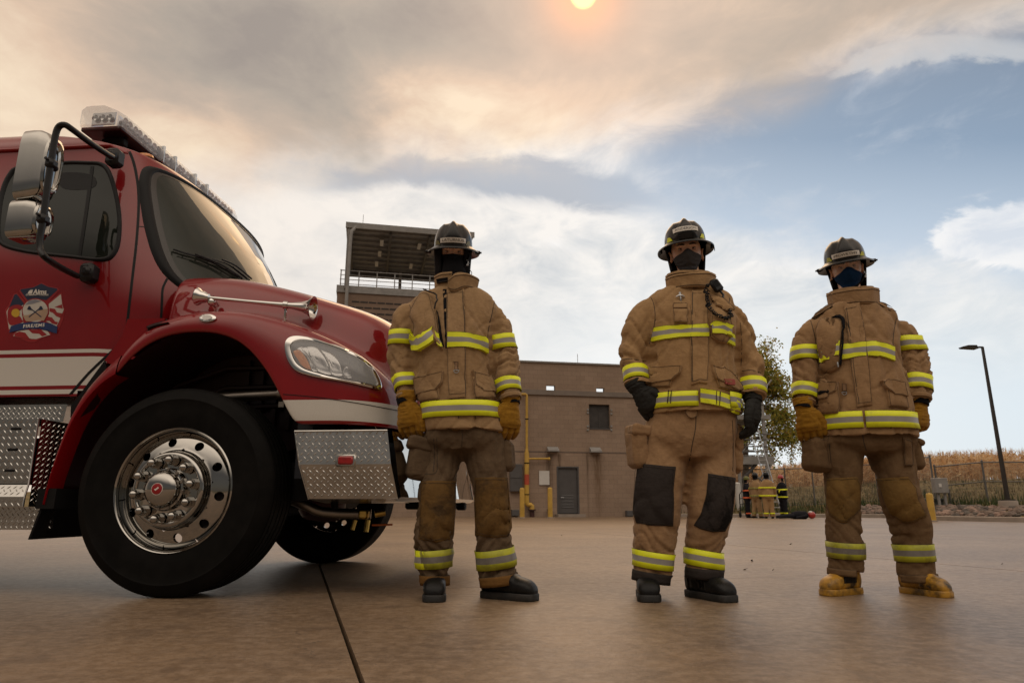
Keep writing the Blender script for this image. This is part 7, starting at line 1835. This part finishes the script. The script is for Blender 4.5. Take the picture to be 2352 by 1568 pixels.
    MB().tube([mp_+d@Vector((0,0,-.036)),mp_+d@Vector((.002,0,-.062))]+[cj(p)[0]+cj(p)[1]*.028 for p in((1654,694),(1661,712))],.006,8).build('lead',m_blackp,rm,world=True)
    path=[(1623,665),(1621,680),(1621,700),(1626,718),(1636,731),(1650,736),(1662,730),(1667,718)]; ctr=[cj(p)[0]+cj(p)[1]*.045 for p in dens(path,26)]
    co=[]
    for i,p in enumerate(ctr):
        t=(ctr[min(i+1,len(ctr)-1)]-ctr[max(i-1,0)]).normalized(); a=(Y_-t*t.y).normalized(); b=t.cross(a); th=i*1.05; co.append(p+a*math.cos(th)*.0085+b*math.sin(th)*.0085)
    MB().tube(co,.0034,6).build('coiled_cord',m_blackp,rm,world=True)
fig2()
# ---------------- right firefighter ----------------
def fig3():
    root=empty('person',(gnd(2025,1350).x,3.66,0),0,'firefighter in safety glasses, blue face mask and yellow boots, right end of the row','person','firefighters standing in a row in tan turnout gear')
    F=Fig(root,3.66,133)
    tor=[(1922,1990,688,.075,.02),(1902,2013,695,.10,.02),(1884,2038,707,.125,.02),(1866,2057,728,.135,.02),(1864,2060,756,.15,.01),(1870,2056,795,.165,0),(1874,2064,845,.17,0),(1872,2075,890,.18,0),(1872,2086,940,.19,0),(1876,2099,1008,.195,0)]
    aL=[(1878,746,24,.02),(1855,774,30,.02),(1848,815,35,.02),(1848,850,33,.01),(1847,892,30,-.02),(1845,930,27,-.04)]
    aR=[(2044,746,24,.02),(2076,770,31,.02),(2090,808,34,.02),(2100,846,34,.0),(2105,884,30,-.02),(2109,922,29,-.04)]
    mb=MB(); F.rings(mb,tor); CL,RL=F.limb(mb,aL); CR,RR=F.limb(mb,aR)
    amps=[(0,.3),(.3,.8),(.5,1.5),(.75,1.2),(.9,.7),(1,.3)]
    jk,bj=garment('jacket',m_tan3,root,mb,[(CL,max(RL),amps),(CR,max(RR),amps)],VX,143,.010,.011)
    cj=F.cast(bj)
    pel=[(1876,2094,975,.16,0),(1874,2100,1000,.165,0),(1872,2102,1025,.16,0),(1905,2075,1045,.13,0)]
    lL=[(1925,1000,50,0),(1930,1050,53,0),(1936,1100,46,-.01),(1937,1140,42,-.02),(1938,1200,42,-.01),(1942,1262,43,0),(1944,1314,41,0)]
    lR=[(2046,1000,54,0),(2048,1050,54,0),(2060,1100,50,-.02),(2070,1145,50,-.03),(2088,1192,50,-.02),(2094,1235,46,0),(2108,1326,44,.0)]
    mb=MB(); F.rings(mb,pel); DL,SL=F.limb(mb,lL); DR,SR=F.limb(mb,lR)
    am=[(0,.1),(.3,.3),(.5,.55),(.65,.9),(.8,.9),(.93,.7),(1,.3)]
    tr_,bt=garment('trousers',m_tan3p,root,mb,[(DL,max(SL),am),(DR,max(SR),am)],VX,153,.007,.012,folds=(20,7))
    ct=F.cast(bt)
    hc=F.W(1944,617,.02); M=make_head(F,hc,-23,11,-4,1.04)
    body=inner_body(F,root,[bodyfill(F,tor[2:],[aL[:-1],aR[:-1]],.72),bodyfill(F,pel[:3],[lL[:-1],lR[:-1]],.6)],M,[F.W(1955,692,.03),F.W(1953,668,.03),F.W(1947,640,.035)])
    face_parts(F,body,M)
    mask(F,M,m_maskb,lambda a:-.026+.022*math.exp(-(a/.3)**2)-.018*abs(a)**1.5,lambda a:-.130+.052*abs(a)**2.2,76,.016,lambda a,k:(0,-.0035*math.sin(k*26+a*3)*max(0,abs(a)-.25)),.009)
    for s in(-1,1): MB().tube([M@Vector((s*.072,-.020,-.045)),M@Vector((s*.080,.0,-.030)),M@Vector((s*.079,.018,-.005))],.0025,6).build('ear_loop',m_maskb,root,world=True)
    gl=MB()
    for s in(-1,1):
        gl.grid([[M@Vector((s*(.006+.062*i/8),-.100+.0045*i/8+.040*(i/8)**2.4,z+.002)) for i in range(9)] for z in(.020,.010,-.004,-.016,-.020)])
    m_gl,nt,b=NT('clear_eyewear'); setp(b,rough=.03,spec=.6,alpha=.20); b.inputs['Base Color'].default_value=(.8,.82,.85,1)
    go=gl.build('safety_glasses',m_gl,root,world=True)
    MB().tube([M@Vector((x,-.099+.042*(abs(x)/.068)**2.4-.002,.021-.0015)) for x in[-.068+.136*i/16 for i in range(17)]],.0016,6).build('brow_bar',m_clear,go,world=True)
    for s in(-1,1): MB().tube([M@Vector((s*.068,-.056,.014)),M@Vector((s*.080,.0,.010))],.002,6).build('temple',m_clear,go,world=True)
    helmet(F,M,'MCWETHY',{'strap':1,'e0':-6,'ew':.99,'el':.80,'tp':.26,'h':.122,'z0':.038,'plate':(.062,.026,.068,0),'tab':m_yeld})
    cc=F.W(1955,682,.02); zt=F.W(1955,660,-.07).z; zb=F.W(1955,706,-.07).z
    collar(F,jk,(cc.x,cc.y+.005),zb,zt,.112,.104,m_tan3,lambda a:.022*max(0,math.sin(a))+.018*max(0,math.cos(a)),-90,270,.006,1)
    collar(F,jk,(cc.x,cc.y),zb+.010,zt-.014,.132,.126,m_tan3,lambda a:.022*max(0,math.cos(a))-.004,-160,-5,.006,3,'collar_tab')
    patch('storm_flap',jk,cj,[(1938,704),(1973,694),(1984,750),(1997,859),(2002,930),(1984,932),(1968,936),(1955,844),(1946,765)],.009,m_tan3)
    seam('seam',jk,cj,[(1944,708),(1952,770),(1962,850),(1972,928)],1.4,off=.0105)
    patch('shoulder_yoke',jk,cj,[(1858,727),(1880,711),(1910,696),(1914,704),(1890,718),(1866,736)],.004,m_tan3p); patch('shoulder_yoke',jk,cj,[(2008,684),(2035,692),(2062,706),(2062,718),(2040,712),(2012,696)],.004,m_tan3p)
    seam('armhole_seam',jk,cj,[(1860,730),(1866,750),(1873,780),(1877,815)],1.8); seam('armhole_seam',jk,cj,[(2062,716),(2056,745),(2051,780),(2053,815)],1.8)
    tape('reflective_tape',jk,bj,Vector((F.W(1965,800,0).x,F.Y,F.W(1965,797,-.1).z)),Z_,X_,Y_,.078,.21,.18,YS,.004,a0=10,a1=170,n=40)
    tapepoly('reflective_tape',jk,cj,[(1930,793),(1950,790),(1970,787),(1987,786)],[(1930,826),(1950,823),(1970,820),(1988,819)],YS,.012)
    tapepoly('reflective_tape',jk,cj,[(1988,786),(2005,785),(2028,788),(2052,797)],[(1989,818),(2008,817),(2030,820),(2053,829)],YS,.010)
    patch('radio_pocket',jk,cj,[(1888,735),(1907,731),(1925,733),(1935,747),(1933,788),(1930,841),(1907,855),(1885,848),(1889,831),(1880,828),(1877,803),(1875,763),(1882,744)],.020,m_tan3,3,puff=.022)
    seam('pocket_crease',jk,cj,[(1905,736),(1904,765),(1908,795)],3,m_tan3p,.040); seam('pocket_crease',jk,cj,[(1918,740),(1914,768),(1918,790)],2.4,m_tan3p,.040)
    tapepoly('pocket_tape',jk,cj,[(1878,802),(1892,798),(1907,797)],[(1882,834),(1896,830),(1908,829)],YS,.040)
    tapepoly('pocket_tape',jk,cj,[(1920,798),(1927,790),(1932,788)],[(1915,822),(1923,818),(1928,818)],YS,.036)
    seam('zip',jk,cj,[(1918,732),(1930,738),(1936,752),(1936,790),(1933,820),(1931,840)],3.4,m_blackc,.032)
    h=cj((1927,838)); MB().box(h[0]+h[1]*.042,(.008,.005,.028),bev=.001).build('zip_pull',m_galv,jk,world=True)
    c=F.W(1985,962,-.185); tape('reflective_tape',jk,bj,Vector((c.x,F.Y,c.z)),Z_,X_,Y_,38*F.px(c),.245,.205,YS,.004,n=76,a0=-88,a1=268)
    for (u0,v0),(u1,v1) in [((1928,946),(1929,981)),((2033,945),(2036,981)),((2043,946),(2046,983))]: seam('seam',jk,cj,[(u0,v0),(u1,v1)],1.8,off=.0065,k=5)
    sleeve_tape('sleeve_tape',jk,bj,CL,RL,812,33,F,tilt=-.012); sleeve_tape('sleeve_tape',jk,bj,CR,RR,793,34,F,tilt=.010); sleeve_tape('sleeve_tape',jk,bj,CL,RL,902,31,F); sleeve_tape('sleeve_tape',jk,bj,CR,RR,883,33,F)
    patch('ring_tab',jk,cj,[(1935,880),(1944,880),(1945,897),(1936,898)],.006,m_webb); h=cj((1940,902)); dring(root,jk,h[0]+h[1]*.010+Vector((0,0,.004)),.0135,m_galv)
    patch('cargo_pocket',jk,cj,[(1876,884),(1926,882),(1928,950),(1876,952)],.018,m_tan3,puff=.012)
    patch('pocket_flap',jk,cj,[(1875,880),(1927,877),(1922,900),(1908,912),(1890,917),(1876,913)],.036,m_tan3)
    patch('small_badge',jk,cj,[(1888,906),(1905,898),(1908,904),(1891,911)],.041,m_blackc,stitch=False)
    patch('cargo_pocket',jk,cj,[(2032,885),(2074,888),(2084,938),(2040,932)],.012,m_tan3,puff=.008)
    patch('pocket_flap',jk,cj,[(2020,876),(2045,872),(2070,880),(2079,912),(2066,908),(2048,908),(2030,892)],.024,m_tan3)
    cuffs(jk,bj,((CL,RL),(CR,RR)),m_tan3)
    pouch(F,'bellows_pocket',tr_,F.W(1877,1045,-.01),(.130,.13,.175),(0,R(8),R(14)),.022,m_tan3p,25); pouch(F,'bellows_pocket',tr_,F.W(2096,1044,.0),(.085,.12,.165),(0,R(-4),R(-14)),.022,m_tan3p,26)
    pouch(F,'pocket_flap',tr_,F.W(2094,1012,-.0),(.10,.12,.035),(0,R(24),R(-10)),.010,m_tan3p,27,.003)
    patch('cargo_pocket',tr_,ct,[(1880,1012),(1902,1008),(1909,1070),(1890,1080),(1880,1050)],.008,m_tan3p,puff=.006)
    patch('cargo_pocket',tr_,ct,[(2072,1005),(2090,1010),(2094,1070),(2076,1070)],.008,m_tan3p,puff=.006)
    seam('fly_seam',tr_,ct,[(1981,995),(1984,1015),(1990,1034)],2.2); seam('leg_seam',tr_,ct,[(1903,1000),(1908,1050),(1909,1078)],1.4)
    patch('knee_patch',tr_,ct,[(1899,1099),(1968,1095),(1974,1111),(1975,1134),(1975,1170),(1944,1200),(1930,1199),(1906,1181),(1899,1158),(1899,1129)],.006,m_leath3,puff=.010)
    patch('knee_patch',tr_,ct,[(2014,1099),(2085,1094),(2103,1120),(2108,1146),(2128,1184),(2097,1199),(2076,1200),(2046,1181),(2034,1158),(2025,1129)],.006,m_leath3,puff=.010)
    leg_band('leg_tape',tr_,bt,F,DL,SL,1267,35,YD); leg_band('leg_tape',tr_,bt,F,DR,SR,1277,37,YD)
    leg_band('hem_binding',tr_,bt,F,DL,SL,1309,14,(m_tan3p,m_tan3p)); leg_band('hem_binding',tr_,bt,F,DR,SR,1320,16,(m_tan3p,m_tan3p))
    glove(F,F.W(1846,931,-.045),(.014,-.02,-.2),1,[m_glovey,m_glovek],.245,yaw=-24,seed=6,curlp=(12,22,20)); glove(F,F.W(2110,924,-.045),(-.002,-.02,-.2),-1,[m_glovey,m_glovek],.230,yaw=20,seed=7,curl=1.2)
    by={'m':m_booty,'m2':m_boot,'sole':m_booty}
    h=F.W(1950,1345,0); b1,_=boot(F,(h.x-.005,3.67,0),-62,by,L_=.27); h=F.W(2108,1350,0); boot(F,(h.x-.0,3.67,0),22,by,L_=.27,nm='boot')
fig3()
# ---------------- distant crew ----------------
def small(name_label,u,vb,H,face,jm,tm,tp,hm,arms,seed,lean=0,legs=(0,0)):
    """face: yaw in degrees (0 = facing the camera). arms: two lists of local points"""
    g=gnd(u,vb); root=empty('person',g,R(face),name_label,'person','crew talking beside the scaffold')
    k=H/1.86; FRm=FR[root.name]
    def W(x,y,z): return FRm@Vector((x*k,y*k,z*k))
    ex=(FRm.to_3x3()@X_); ey=(FRm.to_3x3()@Y_)
    class Q: pass
    q=Q(); q.root=root
    def rg(a,b,z,cx=0,cy=0,n=20): return [W(cx+a*math.cos(t),cy+b*math.sin(t),z) for t in [2*PI*i/n for i in range(n)]]
    mb=MB().grid([rg(.07,.07,1.56),rg(.13,.10,1.52),rg(.21,.13,1.47),rg(.23,.15,1.38),rg(.23,.16,1.22),rg(.23,.17,1.05),rg(.245,.18,.90),rg(.25,.185,.80)],cv=True,capu=True)
    for s,arm in zip((-1,1),arms): mb.tube([W(s*.19,0,1.42)]+[W(*p) for p in arm],[.075*k,.085*k,.075*k,.06*k][:len(arm)+1],12)
    V,Fc,Ed=remesh(mb,.022,2); V=V+vnormals(V,Fc)*(.012*vn(V*9,seed))[:,None]
    b=MB(); b.add([tuple(p) for p in V],Fc); jk=b.build('jacket',jm,root,world=True,ang=180,recalc=False); bj=BVHTree.FromPolygons([Vector(p) for p in V],Fc)
    mb=MB().grid([rg(.20,.14,.86),rg(.21,.15,.76),rg(.17,.13,.72)],cv=True,capu=True)
    for s,l in zip((-1,1),legs): mb.tube([W(s*.11,0,.80),W(s*.115,l*.3,.45),W(s*.125,l,.07)],[.115*k,.10*k,.095*k],12)
    V,Fc,Ed=remesh(mb,.022,2); V=V+vnormals(V,Fc)*(.010*vn(V*10,seed+3))[:,None]
    b=MB(); b.add([tuple(p) for p in V],Fc); tr=b.build('trousers',tm,root,world=True,ang=180,recalc=False); bt=BVHTree.FromPolygons([Vector(p) for p in V],Fc)
    for z,w_ in((1.22,.055),(.90,.06)): tape('reflective_tape',jk,bj,W(0,0,z),Z_,ex,ey,w_*k,.25*k,.19*k,tp,.006,n=28)
    for s,l in zip((-1,1),legs): tape('leg_tape',tr,bt,W(s*.122,l*.8,.20),Z_,ex,ey,.055*k,.12*k,.12*k,tp,.006,n=16)
    for s,arm in zip((-1,1),arms):
        p0,p1=W(*arm[-2]),W(*arm[-1]); c=p0.lerp(p1,.62); t=(p1-p0).normalized(); a=t.orthogonal().normalized(); tape('sleeve_tape',jk,bj,c,t,a,t.cross(a),.05*k,.09*k,.09*k,tp,.005,n=16)
        e=p1+(p1-p0).normalized()*.10*k; MB().tube([p1,p1.lerp(e,.5),e],[.048*k,.055*k,.035*k],10).build('glove',m_gloveb if jm is not m_tan1 else m_glovey,root,world=True)
        
    M=FRm@Matrix.Translation((0,-.02,1.70*k))@Matrix.Scale(k,4)
    bd=MB().tube([W(0,0,1.45),W(0,0,1.62)],[.06,.055],10); headmesh(bd,M); bd.build('body',m_skin,root,world=True,ang=180)
    n=28; P=[[M@Vector((.11*math.cos(2*PI*j/n)*kk,.135*math.sin(2*PI*j/n)*kk,z)) for j in range(n)] for kk,z in((1.32,.035),(1.30,.022),(1.02,.035),(1.0,.06),(.93,.11),(.75,.15),(.4,.17),(.02,.175))]
    ho=MB().grid(P,cv=True).build('helmet',hm,root,world=True); MB().tube([M@Vector((0,-.135,.06)),M@Vector((0,-.09,.15)),M@Vector((0,0,.185)),M@Vector((0,.09,.15))],.012,6).build('crest',hm,ho,world=True)
    MB().grid([[M@Vector((.105*math.cos(R(a)),.115*math.sin(R(a)),z)) for a in range(-25,206,11)] for z in(.03,-.05,-.12)]).build('neck_cloth',m_blackc,ho,world=True)
    for s,l in zip((-1,1),legs):
        P=[]
        for y,w_,h in((.10,.03,.07),(.05,.045,.10),(-.05,.047,.09),(-.13,.048,.07),(-.18,.03,.05)): P.append([W(s*.125+w_*math.cos(2*PI*j/10),l+y,h/2*(1+math.sin(2*PI*j/10))) for j in range(10)])
        MB().grid(P,cv=True,capu=True).build('boot',m_boot,root,world=True)
m_blkc=fabric('black_coat_fabric',(.016,.016,.020),(.01,.01,.01),.3); m_orn=M_('orange_tape',(.85,.16,.05),.5,.05)
m_helr=M_('red_helmet',(.36,.02,.015),.3,.15,coat=.5); m_hely=M_('yellow_marked_helmet',(.10,.10,.012),.35,.9,16)
dn=[(-.27,.02,1.2),(-.29,-.02,1.02),(-.29,-.05,.86)]; dnr=[(.27,.02,1.2),(.29,-.02,1.02),(.29,-.05,.86)]
cl=[(-.26,-.04,1.2),(-.22,-.16,1.08),(-.05,-.24,1.12)]; clr=[(.26,-.04,1.2),(.22,-.16,1.10),(.06,-.24,1.16)]
small('distant crew member in black coat with orange tape',1720,1188.6,1.60,70,m_blkc,m_blkc,(m_orn,m_orn),m_hely,(cl,dnr),301)
small('distant crew member in tan coat turned sideways beside the orange taped coat',1741,1189.2,1.72,120,m_tan1,m_tan1,YD,m_helm,(dn,dnr),302,legs=(-.06,.08))
small('distant crew member in tan coat seen from behind, widest of the crew',1768,1190,1.72,172,m_tan2,m_tan2,(m_yel,m_yel),m_helm,(dn,dnr),303)
small('distant crew member in black coat and red helmet at the right of the crew',1802,1188.6,1.66,-75,m_blkc,m_blkc,(m_yel,m_yel),m_helr,(cl,clr),304)
# rescue dummy on the ground
g=gnd(1833,1191.5); D_=empty('rescue_dummy',g,0,'black clothed rescue dummy with red head lying flat on the concrete beside the crew','dummy')
def dw(x,y,z): return g+Vector((x,y,z))
mb=MB().tube([dw(-.20,0,.12),dw(0,0,.14),dw(.28,0,.13),dw(.36,0,.11)],[.12,.15,.15,.08],12); V,Fc,Ed=remesh(mb,.02,2); b=MB(); b.add([tuple(p) for p in V],Fc); b.build('torso',m_blkc,D_,world=True,ang=180)
for s in(-1,1):
    MB().tube([dw(-.18,s*.09,.11),dw(-.42,s*.12,.10),dw(-.72,s*.13,.07)],[.085,.07,.05],10).build('leg',m_blkc,D_,world=True); MB().tube([dw(.26,s*.15,.12),dw(.05,s*.22,.08),dw(-.15,s*.22,.05)],[.06,.05,.04],10).build('arm',m_blkc,D_,world=True)
MB().sphere(dw(.50,0,.14),(.14,.12,.13),16,12).build('head',m_helr,D_,world=True); MB().sphere(dw(.47,0,.24),(.08,.08,.04),12,8).build('face_plate',m_whitep,D_,world=True)
